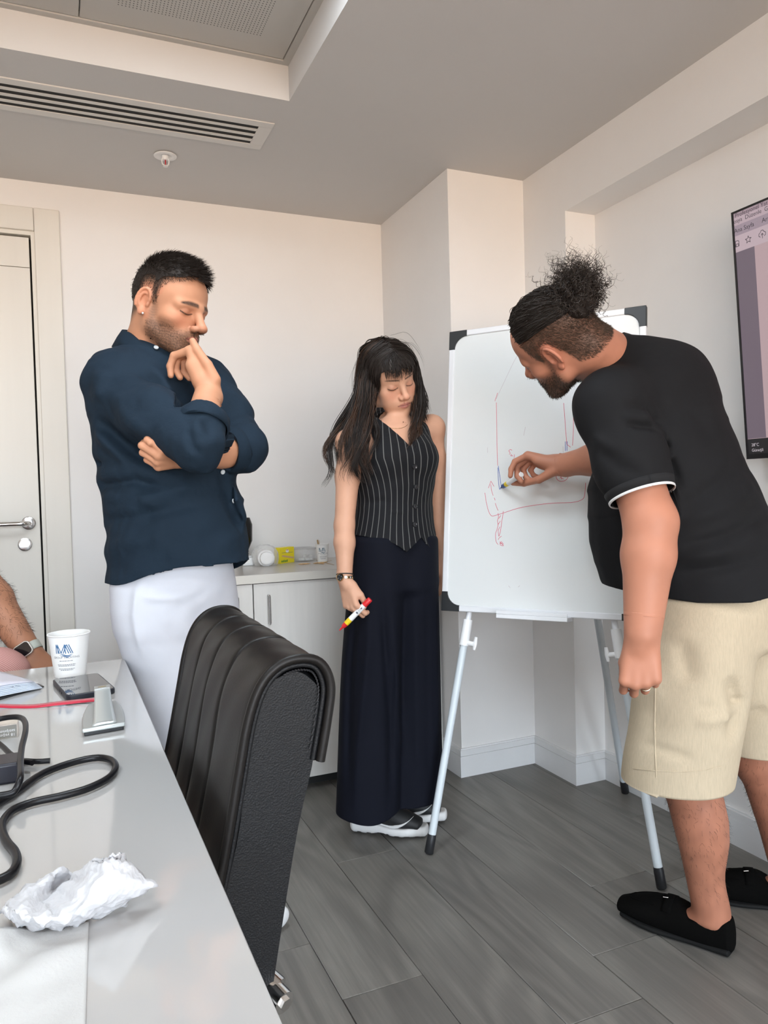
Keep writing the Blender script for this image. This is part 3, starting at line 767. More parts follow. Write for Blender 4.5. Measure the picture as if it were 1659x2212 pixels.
# yellow tea box
p0, p1 = at_z(605, 1218, wz), at_z(636, 1214, wz)
ux = np.array([p1[0] - p0[0], p1[1] - p0[1], 0]); bw = np.linalg.norm(ux); ux /= bw
M_YEL = mat('tea_box_yellow', (.80, .66, .02), .38); 
t = empty('tea_box', tuple(p0), 'small yellow tea box with a round white emblem and leaf picture', 'box')
MTB = Matrix.Translation(p0) @ frame_from(ux, (0, 0, 1)).to_4x4()
MB().box((0, 0, 0), (bw, .034, .068), MTB).build('carton', M_YEL, t, bevel=.0008)
b = MB(); b.prism([(bw * .52 + .0095 * math.cos(a), .052 + .0075 * math.sin(a)) for a in np.linspace(0, 2 * math.pi, 20, endpoint=False)], .0002, .0006, MTB @ Matrix.Rotation(math.radians(90), 4, 'X')); b.build('emblem', M_PAPER, t)
b = MB(); b.prism([(bw * .52 - .006, .055), (bw * .52 + .006, .055), (bw * .52 + .006, .0575), (bw * .52 - .006, .0575)], .0006, .0009, MTB @ Matrix.Rotation(math.radians(90), 4, 'X')); b.build('emblem_band', mat('print_red', (.55, .04, .03), .5), t)
b = MB()
for k in range(4):
    xk = .006 + k * .010; b.prism([(xk, .006), (xk + .009, .004), (xk + .011, .012 + .003 * (k % 2)), (xk + .003, .014)], .0002, .0006, MTB @ Matrix.Rotation(math.radians(90), 4, 'X'))
b.build('leaf_print', mat('print_green', (.18, .30, .03), .5), t)
b = MB(); b.prism([(.010, .030), (bw - .006, .016), (bw - .004, .024), (.016, .036)], .0002, .0006, MTB @ Matrix.Rotation(math.radians(90), 4, 'X')); b.build('hand_print', mat('print_tan', (.60, .38, .20), .5), t)
b = MB(); b.prism([(.012, .044), (bw - .010, .044), (bw - .010, .0455), (.012, .0455)], .0002, .0006, MTB @ Matrix.Rotation(math.radians(90), 4, 'X')); b.build('text_line', M_PRINT, t)
recenter(t)
# sleeve of paper cups lying towards the room
pc = at_z(577, 1224, wz); fwd = np.array([-pc[0] * .55, -pc[1], 0]); fwd /= np.linalg.norm(fwd)
t = empty('cup_sleeve', tuple(pc), 'stack of white paper cups lying in a crinkled clear plastic sleeve', 'cup sleeve')
MS = Matrix.Translation(Vector(pc) + Vector((0, 0, .0335))) @ frame_from((0, 0, 1), fwd).to_4x4()
MB().lathe([(0, .004), (.0235, .004), (.0235, 0), (.0262, 0), (.0275, -.02), (.029, -.03)], 30, MS).build('cup', M_PAPER, t, smooth=40)
for k in range(7):
    z = -.022 - .011 * k; MB().lathe([(.0265, z), (.0345, z), (.0352, z - .002), (.0345, z - .004), (.0265, z - .004)], 30, MS).build('cup_rim', M_PAPER, t, smooth=40)
prof = []
b = MB(); vs = []; n = 26; seg = 40
for i in range(n):
    tt = i / (n - 1); z = .004 - tt * .125; r0 = .0325 + .018 * min(1, tt * 4) + (.004 if tt > .2 else 0) - (.022 * max(0, tt - .85) / .15)
    for k in range(seg):
        a = 2 * math.pi * k / seg
        r = r0 + .0022 * math.sin(5 * a + 23 * tt) * math.sin(17 * tt + 2 * a) + RNG.normal() * .0012
        vs.append(MS @ Vector((r * math.cos(a), r * math.sin(a), z)))
b.add(vs, [(i * seg + k, i * seg + (k + 1) % seg, (i + 1) * seg + (k + 1) % seg, (i + 1) * seg + k) for i in range(n - 1) for k in range(seg)])
b.v = [(x, y, max(z, wz + .0006)) for x, y, z in b.v]
b.build('plastic_sleeve', mat('crinkled_film', (.85, .85, .85), .15, alpha=.28, spec=.7), t, smooth=30)
recenter(t)
# small white jar, dark dispenser behind it
p = at_z(536, 1222, wz)
t = empty('small_jar', (p[0], p[1], wz), 'small square white jar with a paper label beside the cup sleeve', 'jar')
MB().box((-.0235, -.02, 0), (.0235, .02, .036)).build('jar_body', mat('milky_jar', (.70, .71, .71), .25), t, bevel=.006, bseg=3)
MB().box((-.020, -.0175, .036), (.020, .0175, .043)).build('lid', mat('jar_lid', (.55, .56, .57), .3), t, bevel=.002)
MB().box((-.012, -.0208, .012), (.010, -.0201, .031)).build('paper_label', M_PAPER, t)
t.rotation_euler = (0, 0, -.2)
p = at_z(522, 1216, wz)
t = empty('black_dispenser', (p[0], min(p[1] + .05, BACK_Y - .05), wz), 'tall black dispenser bottle with flared foot behind the small jar', 'dispenser')
MB().lathe([(0, 0), (.034, 0), (.034, .008), (.022, .03), (.018, .05), (.020, .06), (.038, .10), (.040, .17), (.030, .20), (0, .205)], 28).build('bottle', mat('gloss_black', (.008, .008, .008), .2), t, smooth=40)
for k in range(3):
    MB().lathe([(.0195, .034 + k * .009), (.024, .036 + k * .009), (.0195, .038 + k * .009)], 24).build('ring', M_BLACK_PL, t, smooth=40)
# sugar sticks and loose stirrers
M_STICKP = mat('sugar_stick_paper', (.62, .40, .20), .5, var=.3, var_scale=120)
for k, (xa, ya, xb, yb) in enumerate(((643, 1219, 671, 1217), (676, 1217, 706, 1214), (682, 1215.5, 701, 1217.5))):
    A, B_ = at_z(xa, ya, wz + .003), at_z(xb, yb, wz + .003)
    P = np.linspace(A, B_, 7)
    o = MB().tube(P, [.0008, .003, .0034, .0034, .0034, .003, .0008], 8, flat=.8).build('sugar_stick', M_STICKP, smooth=50)
    tag(o, ('lone brown paper sugar stick lying beside the tea box', 'brown paper sugar stick lying in front of the stirrer cup', 'short paper sugar stick crossing another by the stirrer cup')[k], 'sugar stick', 'sugar sticks on the worktop')
for k, (xa, ya, xb, yb) in enumerate(((683, 1210, 721, 1220), (690, 1216, 716, 1211))):
    A, B_ = at_z(xa, ya, wz + .0016 + .0014 * k), at_z(xb, yb, wz + .0016 + .0014 * k)
    o = MB().tube([A, (A + B_) / 2, B_], .0018, 6, flat=.4).build('loose_stirrer', M_STICK); tag(o, ('brown stirrer lying across the worktop towards the woman', 'brown stirrer lying half under the sugar sticks')[k], 'stirrer', 'loose stirrers')

# ================================================================== things on the table
p = at_z(152, 1458, TZ)
paper_cup((p[0], p[1], TZ), .100, .0455, .034, (TOC(p)[0] - .55, TOC(p)[1]), 'white paper cup with a blue striped yacht logo on the glossy table', M_LOGO)
# phone
ph = empty('smartphone', (0.04, 1.73, TZ), 'black-rimmed smartphone lying face up in front of the paper cup', 'phone')
q = [at_z(x, y, TZ + .0115) for x, y in ((124, 1466), (220, 1451), (241, 1489), (131, 1505))]
cx = sum(q) / 4; ax = (q[1] - q[0] + q[2] - q[3]); ax[2] = 0; wd = np.linalg.norm(ax) / 2; ax /= np.linalg.norm(ax)
ay = np.array([-ax[1], ax[0], 0]); dp = abs(np.dot((q[0] + q[1] - q[2] - q[3]) / 2, ay))
MPH = Matrix.Translation((cx[0], cx[1], TZ)) @ frame_from(ax, (0, 0, 1)).to_4x4()
def rrect(w, h, r, n=6):
    out = []
    for cx_, cy_, a0 in ((w / 2 - r, h / 2 - r, 0), (-w / 2 + r, h / 2 - r, 90), (-w / 2 + r, -h / 2 + r, 180), (w / 2 - r, -h / 2 + r, 270)):
        out += [(cx_ + r * math.cos(math.radians(a0 + 90 * k / n)), cy_ + r * math.sin(math.radians(a0 + 90 * k / n))) for k in range(n + 1)]
    return out
MB().prism(rrect(wd, dp, .013), .0005, .0116, MPH).build('case', mat('phone_case', (.014, .016, .024), .4), ph, bevel=.0018, bseg=2)
MB().prism(rrect(wd - .006, dp - .007, .010), .0112, .0119, MPH).build('screen_glass', mat('phone_glass', (.22, .215, .21), .02, metallic=1.0), ph)
for k in range(2):
    MB().box((-wd / 2 - .0012, -.012 - .022 * k, .004), (-wd / 2 + .001, .002 - .022 * k, .008), MPH).build('side_button', M_BLACK_PL, ph)
recenter(ph)
# silver clip
cl = empty('silver_clip', (.055, 1.47, TZ), 'silver-grey desk clip with rounded base plate and raised tapering tongue', 'clip')
q = [at_z(x, y, TZ + .012) for x, y in ((181, 1523), (262, 1510), (269, 1562), (179, 1577))]
A, B_ = q[3], q[2]; ux = B_ - A; wd = np.linalg.norm(ux); ux /= wd; uy = np.array([-ux[1], ux[0], 0]); dp = np.dot((q[0] + q[1]) / 2 - (A + B_) / 2, uy)
uy = ((q[0] + q[1]) / 2 - (A + B_) / 2); dp = np.linalg.norm(uy); uy /= dp
MC = Matrix(((ux[0], uy[0], 0, A[0]), (ux[1], uy[1], 0, A[1]), (0, 0, 1, TZ), (0, 0, 0, 1)))
M_SILV = mat('satin_silver', (.42, .43, .42), .35, metallic=.55); M_SILV2 = mat('pale_silver', (.55, .58, .57), .3, metallic=.5)
out = [(0, 0), (wd, 0)] + [(wd + .004 * math.sin(math.pi * t) - .010 * t ** 2, dp * t) for t in np.linspace(.1, 1, 8)] + [(.008 * 1 - .004 * math.sin(math.pi * t) - .008 * (1 - t ** 2) + 0, dp * t) for t in np.linspace(1, .1, 8)]
MB().prism(out, .006, .012, MC).build('base_plate', M_SILV, cl, bevel=.002)
MB().box((.002, .002, .0), (wd - .002, .022, .0065), MC).build('rubber_strip', M_BLACK_PL, cl, bevel=.001)
MB().box((-.001, -.002, .0065), (wd + .001, .005, .0135), MC).build('front_bar', M_SILV2, cl, bevel=.002)
P = []
for t in np.linspace(0, 1, 14):
    w_ = (.046 * (1 - t) ** 1.6 + .033 * (1 - (1 - t) ** 1.6)) * wd / .078; y_ = .008 + (dp * 1.02 - .008) * t; z_ = .0128 + .024 * (t ** 1.5)
    xm_ = wd * (.52 - .02 * t)
    P.append([MC @ Vector((xm_ + w_ * (s - .5), y_, z_ + .0015 * (1 - (2 * s - 1) ** 2))) for s in np.linspace(0, 1, 7)])
MB().grid(P).build('tongue', M_SILV2, cl, smooth=40, solid=.003)
MB().box((wd * .50 - .015, dp * .98, .0355), (wd * .50 + .015, dp * 1.12, .0405), MC).build('tongue_end', M_SILV, cl, bevel=.001)
MB().prism([(wd * .50 + .008 * math.cos(a), dp * 1.05 + .0035 * math.sin(a)) for a in np.linspace(0, 2 * math.pi, 16, endpoint=False)], .0405, .0411, MC).build('emblem', mat('emblem_brass', (.35, .28, .16), .4, metallic=.6), cl)
MB().prism([(wd * .52 + .014 * math.cos(a), .016 + .003 * math.sin(a)) for a in np.linspace(0, 2 * math.pi, 20, endpoint=False)], .0155, .0166, MC).build('stamp', M_SILV, cl)
recenter(cl)
# red ribbon
P = spline([at_z(-40, 1524, TZ + .003), at_z(60, 1527, TZ + .002), at_z(120, 1521, TZ + .004), at_z(176, 1515, TZ + .004), at_z(212, 1512, TZ + .010)], 20)
b = MB(); b.grid([[(x, y - .007, z - .001), (x, y - .001, z + .001), (x, y + .007, z + .003)] for x, y, z in P])
tag(b.build('red_ribbon', mat('red_satin', (.50, .01, .04), .35, sheen=.3), smooth=60, solid=.0008), 'narrow red ribbon running from the booklet to the silver clip', 'ribbon')
# booklets
M_PAGE = mat('page_blue_white', (.62, .66, .72), .5)
bk = empty('open_booklet', (-.13, 1.6, TZ), 'thick open booklet with curled pages and a grey cover beside the phone', 'booklet')
for k in range(7):
    z = .004 + k * .0022
    A = [at_z(x, y, TZ + z) for x, y in ((92 - 3 * k, 1486 - 2.2 * k), (80 - 3 * k, 1477 - 1.5 * k), (-140, 1452 - 3 * k), (-140, 1538 - 2.2 * k))]
    nx = 12; P = []
    for i in range(nx):
        t = i / (nx - 1)
        P.append([tuple((A[0] * (1 - t) + A[3] * t) * (1 - s) + (A[1] * (1 - t) + A[2] * t) * s + np.array([0, 0, .010 * math.sin(math.pi * min(1, t * 1.2)) * (k + 2) / 9])) for s in np.linspace(0, 1, 5)])
    MB().grid(P).build('page', M_PAGE if k < 6 else mat('cover_lilac', (.55, .54, .60), .4), bk, smooth=60, solid=.0006)
A = [at_z(x, y, TZ + .0016) for x, y in ((95, 1483), (82, 1477), (-140, 1452), (-140, 1552))]
MB().prism([(q_[0], q_[1]) for q_ in A], TZ + .0004, TZ + .0024).build('back_cover', M_BLACK_PL, bk)
pk = [at_z(x, y, TZ + .0305) for x, y in ((46, 1481), (12, 1489))]
vs, fs = text_mesh('25', .02)
dv = (pk[1] - pk[0]); dv /= np.linalg.norm(dv)
MB().add([tuple(pk[0] + dv * v_[0] + np.array([dv[1], -dv[0], 0]) * v_[1] * .8) for v_ in vs], fs).build('cover_numeral', M_PRINT, bk)
recenter(bk)
# cigarette pack, print facing the viewer upside down
q0 = at_z(39, 1592, TZ); 
ux = at_z(40, 1590, TZ) - at_z(-60, 1604, TZ); ux /= np.linalg.norm(ux)
MP = Matrix.Translation(q0) @ frame_from(ux, (0, 0, 1)).to_4x4()
ck = empty('cigarette_pack', tuple(q0), 'grey and beige cigarette pack lying wrapped in film with upside-down warning print', 'cigarette pack')
MB().box((-.090, 0, 0), (0, .056, .024), MP).build('carton', mat('pack_beige', (.58, .50, .42), .3, var=.2, var_scale=60), ck, bevel=.0008)
MB().box((-.091, -.0006, .0012), (-.0015, -.0001, .0225), MP).build('warning_panel', mat('pack_grey', (.17, .155, .125), .4), ck)
MB().box((-.092, -.0012, -.0002), (.0012, .0572, .0252), MP).build('film', mat('pack_film', (.9, .9, .9), .06, alpha=.10, spec=.8), ck, bevel=.001)
for k, tx in enumerate(('18 ya\u015f\u0131n\u0131 doldurmam\u0131\u015f olanlara', 'sat\u0131\u015f\u0131n\u0131n cezas\u0131 vard\u0131r')):
    vs, fs = text_mesh(tx, .0072)
    MB().add([MP @ Vector((-.004 - v_[0], -.0008, .0085 + k * .0065 - v_[1])) for v_ in vs], fs).build('warning_text', M_PAPER, ck)
recenter(ck)
# power supply and cables
M_CABLE = mat('cable_black', (.006, .006, .0075), .34, spec=.35)
ps = empty('power_adapter', (-.16, 1.25, TZ), 'black power brick among the cable loops at the table edge', 'adapter')
q0 = at_z(47, 1690, TZ)
MP = Matrix.Translation(q0) @ frame_from(ux, (0, 0, 1)).to_4x4()
MB().box((-.16, 0, .0), (0, .055, .030), MP).build('brick', mat('adapter_black', (.012, .012, .02), .35), ps, bevel=.004, bseg=3)
MB().tube([MP @ Vector((-.045, -.004, .014)), MP @ Vector((-.045, -.020, .013))], .0075, 12).build('strain_relief', M_CABLE, ps, smooth=50)
recenter(ps)
cr = .0052
def cable(name, pts, label, r=cr, n=60):
    P = spline([at_z(x, y, TZ + z) for x, y, z in pts], n)
    tag(MB().tube(P, r, 12).build(name, M_CABLE, smooth=60), label, 'cable', 'black cables on the table')
cable('power_cable', [(-60, 1775, .006), (0, 1733, .0062), (40, 1708, .0062), (90, 1672, .0065), (150, 1649, .0065), (205, 1637, .0065), (238, 1641, .0065), (250, 1657, .0065), (235, 1680, .0065), (190, 1703, .0065), (130, 1720, .0065), (70, 1733, .0065), (25, 1752, .0065), (4, 1782, .0065), (12, 1815, .0065), (32, 1840, .0065), (36, 1865, .0065), (20, 1890, .0065), (-30, 1912, .0065)], 'thick black cable making a wide flat loop on the table')
cable('upright_cable', [(-60, 1572, .030), (0, 1553, .036), (38, 1549, .040), (53, 1558, .040), (55, 1580, .040), (47, 1615, .036), (44, 1650, .034), (44, 1680, .033), (34, 1705, .022), (20, 1715, .018), (-30, 1722, .017)], 'black cable arching over the cigarette pack and the power brick', r=.0046)
cable('short_cable', [(-60, 1652, .006), (0, 1646, .006), (40, 1643, .0062), (80, 1645, .006), (108, 1643, .0055)], 'short black cable end lying straight behind the power brick', r=.0042, n=24)
cable('crossing_cable', [(-40, 1582, .02), (0, 1608, .012), (22, 1628, .0115), (48, 1643, .014), (62, 1662, .03)][:4] + [(70, 1648, .0145)], 'black cable slanting down behind the upright one', r=.0042, n=30)
# crumpled paper towel and flat napkin
M_TISSUE = mat('tissue_paper', (.56, .56, .58), .85, bump=.35, bump_scale=160, bump_kind='VORONOI', bump_dist=.003)
rows = [
    [(8, 1972, .004), (30, 1992, .003), (70, 2008, .002), (130, 2008, .002), (190, 1990, .002), (262, 1962, .002)],
    [(5, 1962, .018), (30, 1972, .030), (85, 1985, .030), (140, 1985, .026), (205, 1965, .022), (300, 1936, .012)],
    [(22, 1943, .018), (62, 1935, .028), (105, 1948, .018), (165, 1944, .032), (225, 1925, .040), (338, 1912, .020)],
    [(60, 1916, .012), (112, 1893, .026), (122, 1918, .008), (190, 1893, .042), (242, 1868, .060), (305, 1884, .034)],
    [(92, 1908, .004), (140, 1876, .022), (160, 1895, .010), (185, 1868, .040), (236, 1857, .058), (270, 1852, .046)],
    [(120, 1905, .003), (150, 1898, .010), (180, 1885, .02), (205, 1866, .038), (238, 1850, .062), (256, 1844, .066)]]
G = np.array([[at_z(x, y, TZ + z) for x, y, z in r] for r in rows])
G1 = np.array([spline(r, 46) for r in G]); G2 = np.stack([spline(G1[:, j], 40) for j in range(46)], 1)
for i in range(40):
    for j in range(46):
        G2[i, j, 2] = max(TZ + .001, G2[i, j, 2] + .0028 * math.sin(j * .9 + i * .35) * math.sin(i * .55 + 1.3) + .0012 * math.sin(j * 2.1 - i * 1.3))
        G2[i, j, 0] += .0018 * math.sin(i * .8 + j * .3)
tag(MB().grid([list(r) for r in G2]).build('paper_towel', M_TISSUE, smooth=70, solid=.0008), 'crumpled white paper towel lying on the glossy table', 'paper towel')
gx = np.linspace(0, 1, 40); P = []
c00, c10, c01, c11 = (at_z(x, y, TZ) for x, y in ((-120, 2035), (192, 1990), (-120, 2420), (178, 2420)))
for s in gx:
    row = []
    for t in np.linspace(0, 1, 60):
        q_ = (c00 * (1 - s) + c10 * s) * (1 - t) + (c01 * (1 - s) + c11 * s) * t
        h = .0012 + max(0, .006 * math.sin(9 * t + 3.1 * s) * math.sin(5 * s + 4 * t) * (1 - s ** 4)) + .001 * math.sin(31 * t + 8 * s) * (1 - s ** 6)
        row.append((q_[0], q_[1], TZ + max(.0009, h)))
    P.append(row)
tag(MB().grid(P).build('paper_napkin', mat('napkin_paper', (.50, .495, .485), .8, bump=.3, bump_scale=260), smooth=70, solid=.0006), 'flat unfolded white napkin with soft creases beneath the paper towel', 'napkin')

# ================================================================== soft-body modelling: blended solids turned into one mesh
def V3(*a): return np.array(a, float)
def unit(v): v = np.array(v, float); return v / np.linalg.norm(v)
CRH = unit([CR[0], CR[1], 0]); CFH = unit([CF[0], CF[1], 0]); UPZ = V3(0, 0, 1)

class Field:
    def __init__(s): s.ops = []
    def _add(s, fn, c, R, k, op): s.ops.append((fn, np.array(c, float), float(R), k, op)); return s
    def cap(s, a, b, ra, rb, k=.01, op='u'):
        a, b = np.array(a, float), np.array(b, float); ab = b - a; L2 = float(ab @ ab) + 1e-12
        def fn(p):
            t = np.clip(((p - a) @ ab) / L2, 0, 1)
            return np.sqrt((((p - a) - t[:, None] * ab) ** 2).sum(1)) - (ra + (rb - ra) * t)
        return s._add(fn, (a + b) / 2, math.sqrt(L2) / 2 + max(ra, rb), k, op)
    def chain(s, pts, rads, k=.01, op='u'):
        for i in range(len(pts) - 1): s.cap(pts[i], pts[i + 1], rads[i], rads[i + 1], k, op)
        return s
    def ell(s, c, r, R=None, k=.01, op='u'):
        c, r = np.array(c, float), np.array(r, float)
        R = np.eye(3) if R is None else np.array(R, float)
        def fn(p):
            q = (p - c) @ R
            n = np.sqrt((q * q).sum(1)); k0 = np.sqrt(((q / r) ** 2).sum(1)) + 1e-9
            return n * (1 - 1 / k0) if False else np.where(k0 > 1e-6, n - n / k0, -r.min())
        return s._add(fn, c, r.max(), k, op)
    def loft(s, pts, A, Bf, lat, Bb=None, k=.02, op='u', n=14, power=2.0, end=.35):
        # elliptical sections along a spine; A sideways, Bf to the front, Bb to the rear
        Bb = Bf if Bb is None else Bb
        pts = np.array(pts, float); m = len(pts)
        S = spline(np.hstack([pts, np.array([A]).T, np.array([Bf]).T, np.array([Bb]).T]), n)
        lat = np.array(lat, float)
        if lat.ndim == 1: LT = np.repeat(lat[None], n, 0)
        else: LT = spline(lat, n)
        segs = []
        for i in range(n - 1):
            a, b = S[i, :3], S[i + 1, :3]; t = unit(b - a); l = LT[i] - t * (LT[i] @ t); l = unit(l); f = np.cross(t, l)
            segs.append((a, b - a, t, l, f))
        # with l = the person's right and t = up, t x l is forward
        def fn(p):
            best = np.full(len(p), 1e3)
            for i, (a, ab, t, l, f) in enumerate(segs):
                u = np.clip(((p - a) @ ab) / (ab @ ab), 0, 1)
                o = p - a - u[:, None] * ab
                ra = S[i, 3] + (S[i + 1, 3] - S[i, 3]) * u
                rf = S[i, 4] + (S[i + 1, 4] - S[i, 4]) * u; rb = S[i, 5] + (S[i + 1, 5] - S[i, 5]) * u
                x, y, z = o @ l, o @ f, o @ t
                ry = np.where(y > 0, -1.0, 1.0); ry = np.where(y > 0, rf, rb)
                re = np.minimum(ra, np.minimum(rf, rb)) * end
                k0 = (np.abs(x / ra) ** power + np.abs(y / ry) ** power + np.abs(z / re) ** power) ** (1 / power) + 1e-9
                nn_ = np.sqrt((o * o).sum(1))
                d = np.where(k0 > 1e-6, nn_ - nn_ / k0, -re)
                best = np.minimum(best, d)
            return best
        c = S[:, :3].mean(0); R = max(np.linalg.norm(S[:, :3] - c, axis=1)) + S[:, 3:].max()
        return s._add(fn, c, R, k, op)
    def merge(s, other, M=None, t=None, sc=1.0):
        # take over another field's solids, moved by rotation M (columns = axes), shift t and scale
        M = np.eye(3) if M is None else np.array(M, float); t = np.zeros(3) if t is None else np.array(t, float)
        for fn, c, R, k, op in other.ops:
            s.ops.append(((lambda p, fn=fn: sc * fn(((p - t) @ M) / sc)), M @ (c * sc) + t, R * sc, k * sc, op))
        return s
    def eval(s, p, base=None):
        d = np.full(len(p), .5)
        for fn, c, R, k, op in s.ops: d = comb(d, fn(p), k, op)
        return d
def comb(a, b, k, op):
    if op == 'u':
        h = np.clip(.5 + .5 * (a - b) / k, 0, 1); return a + (b - a) * h - k * h * (1 - h)
    if op == 's': b = -b
    h = np.clip(.5 + .5 * (b - a) / k, 0, 1); return a + (b - a) * h + k * h * (1 - h)

def extract(F, lo, hi, h, disp=None, B=8, keep=None, smooth=1):
    lo = np.array(lo, float); hi = np.array(hi, float)
    nb = np.ceil((hi - lo) / (h * B)).astype(int)
    gi = np.stack(np.meshgrid(*[np.arange(n) for n in nb], indexing='ij'), -1).reshape(-1, 3)
    ctr = lo + (gi + .5) * h * B
    half = .866 * h * B
    d = F.eval(ctr)
    gi = gi[np.abs(d) < half * 1.3 + .012]
    ctr = lo + (gi + .5) * h * B
    n1 = B + 1
    loc = np.stack(np.meshgrid(np.arange(n1), np.arange(n1), np.arange(n1), indexing='ij'), -1).reshape(-1, 3)
    N = len(gi); D = np.full((N, n1 ** 3), .5)
    CH = 400
    for fn, c, R, k, op in F.ops:
        near = np.where(np.linalg.norm(ctr - c, axis=1) < R + half + k + .01)[0]
        for s in range(0, len(near), CH):
            ix = near[s:s + CH]
            P = (lo + (gi[ix][:, None, :] * B + loc[None]) * h).reshape(-1, 3)
            D[ix] = comb(D[ix].reshape(-1), fn(P), k, op).reshape(len(ix), -1)
    if disp is not None:
        for s in range(0, N, CH):
            ix = np.arange(s, min(N, s + CH)); P = (lo + (gi[ix][:, None, :] * B + loc[None]) * h).reshape(-1, 3)
            D[ix] = disp(P, D[ix].reshape(-1)).reshape(len(ix), -1)
    D = D.reshape(N, n1, n1, n1)
    dim = nb * B + 3
    def cid(a): return (a[..., 0] + 1) + dim[0] * ((a[..., 1] + 1) + dim[1] * (a[..., 2] + 1))
    # one vertex per cell that the surface crosses
    corner = [(i, j, k) for i in (0, 1) for j in (0, 1) for k in (0, 1)]
    C8 = np.stack([D[:, i:i + B, j:j + B, k:k + B] for i, j, k in corner], -1)
    neg = C8 < 0
    act = neg.any(-1) & ~neg.all(-1)
    bi, ci, cj, ck = np.where(act)
    val = C8[bi, ci, cj, ck]
    cell = gi[bi] * B + np.stack([ci, cj, ck], 1)
    acc = np.zeros((len(cell), 3)); cnt = np.zeros(len(cell))
    cn = np.array(corner, float)
    for a in range(8):
        for b in range(a + 1, 8):
            if np.abs(cn[a] - cn[b]).sum() != 1: continue
            m = (val[:, a] < 0) != (val[:, b] < 0)
            t = val[m, a] / (val[m, a] - val[m, b])
            acc[m] += cn[a] + (cn[b] - cn[a]) * t[:, None]; cnt[m] += 1
    vert = lo + (cell + acc / cnt[:, None]) * h
    ids = cid(cell); order = np.argsort(ids); sid = ids[order]
    def look(a):
        q = cid(a); j = np.searchsorted(sid, q); j = np.minimum(j, len(sid) - 1)
        return np.where(sid[j] == q, order[j], -1)
    quads = []
    for ax in range(3):
        sl0 = [slice(None), slice(0, B), slice(0, B), slice(0, B)]; sl1 = list(sl0); sl1[ax + 1] = slice(1, B + 1)
        a, b = D[tuple(sl0)], D[tuple(sl1)]
        bi, ei, ej, ek = np.where((a < 0) != (b < 0))
        e = gi[bi] * B + np.stack([ei, ej, ek], 1)
        flip = a[bi, ei, ej, ek] < 0
        u, v = (ax + 1) % 3, (ax + 2) % 3
        U = np.zeros(3, int); U[u] = 1; W = np.zeros(3, int); W[v] = 1
        q = np.stack([look(e - U - W), look(e - W), look(e), look(e - U)], 1)
        ok = (q >= 0).all(1); q = q[ok]; fl = flip[ok]
        q[~fl] = q[~fl][:, ::-1]
        quads.append(q)
    Q = np.vstack(quads)
    for _ in range(smooth):
        E = np.vstack([Q[:, [0, 1]], Q[:, [1, 2]], Q[:, [2, 3]], Q[:, [3, 0]]])
        s_ = np.zeros_like(vert); c_ = np.zeros(len(vert))
        for dcol in range(3):
            s_[:, dcol] = np.bincount(E[:, 0], vert[E[:, 1], dcol], len(vert)) + np.bincount(E[:, 1], vert[E[:, 0], dcol], len(vert))
        c_ = np.bincount(E[:, 0], minlength=len(vert)) + np.bincount(E[:, 1], minlength=len(vert))
        vert = vert * .5 + .5 * s_ / np.maximum(c_, 1)[:, None]
    if keep is not None:
        # keep(p) < 0 stays; the rim is pulled onto keep = 0
        kv = keep(vert); m = (kv[Q] < 0).any(1); Q = Q[m]
        used = np.zeros(len(vert), bool); used[Q] = True
        out = np.where(used & (kv > 0))[0]
        for _ in range(3):
            e = 1e-4; p = vert[out]; k0 = keep(p)
            gk = np.stack([(keep(p + np.eye(3)[i] * e) - k0) / e for i in range(3)], 1)
            vert[out] = p - gk * (k0 / np.maximum((gk * gk).sum(1), 1e-6))[:, None].clip(-.02, .02)
    used = np.zeros(len(vert), bool); used[Q] = True
    remap = np.cumsum(used) - 1
    return vert[used], remap[Q]

def mesh_np(name, verts, faces, m, parent=None, colors=None, solid=0.0, smooth=True, offset=-1):
    me = bpy.data.meshes.new(name)
    nv, nf = len(verts), len(faces); w = faces.shape[1]
    me.vertices.add(nv); me.vertices.foreach_set('co', np.ascontiguousarray(verts, np.float32).ravel())
    me.loops.add(nf * w); me.loops.foreach_set('vertex_index', np.ascontiguousarray(faces, np.int32).ravel())
    me.polygons.add(nf); me.polygons.foreach_set('loop_start', np.arange(0, nf * w, w, dtype=np.int32))
    try: me.polygons.foreach_set('loop_total', np.full(nf, w, np.int32))
    except Exception: pass
    me.update(calc_edges=True)
    me.polygons.foreach_set('use_smooth', np.full(nf, smooth, bool))
    if colors is not None:
        at = me.color_attributes.new('Col', 'FLOAT_COLOR', 'POINT')
        at.data.foreach_set('color', np.hstack([colors, np.ones((nv, 1))]).astype(np.float32).ravel())
    o = bpy.data.objects.new(name, me); COL.objects.link(o)
    if m is not None: me.materials.append(m)
    if parent is not None: o.parent = parent
    if solid:
        md = o.modifiers.new('thickness', 'SOLIDIFY'); md.thickness = solid; md.offset = offset
    return o
def join_parts(parts):
    vs, fs, n = [], [], 0
    for v, f in parts: vs.append(v); fs.append(f + n); n += len(v)
    return np.vstack(vs), np.vstack(fs)
def bounds(F, pad=.03):
    lo = np.min([c - R for _, c, R, _, op in F.ops if op == 'u'], axis=0) - pad; hi = np.max([c + R for _, c, R, _, op in F.ops if op == 'u'], axis=0) + pad
    return lo, hi
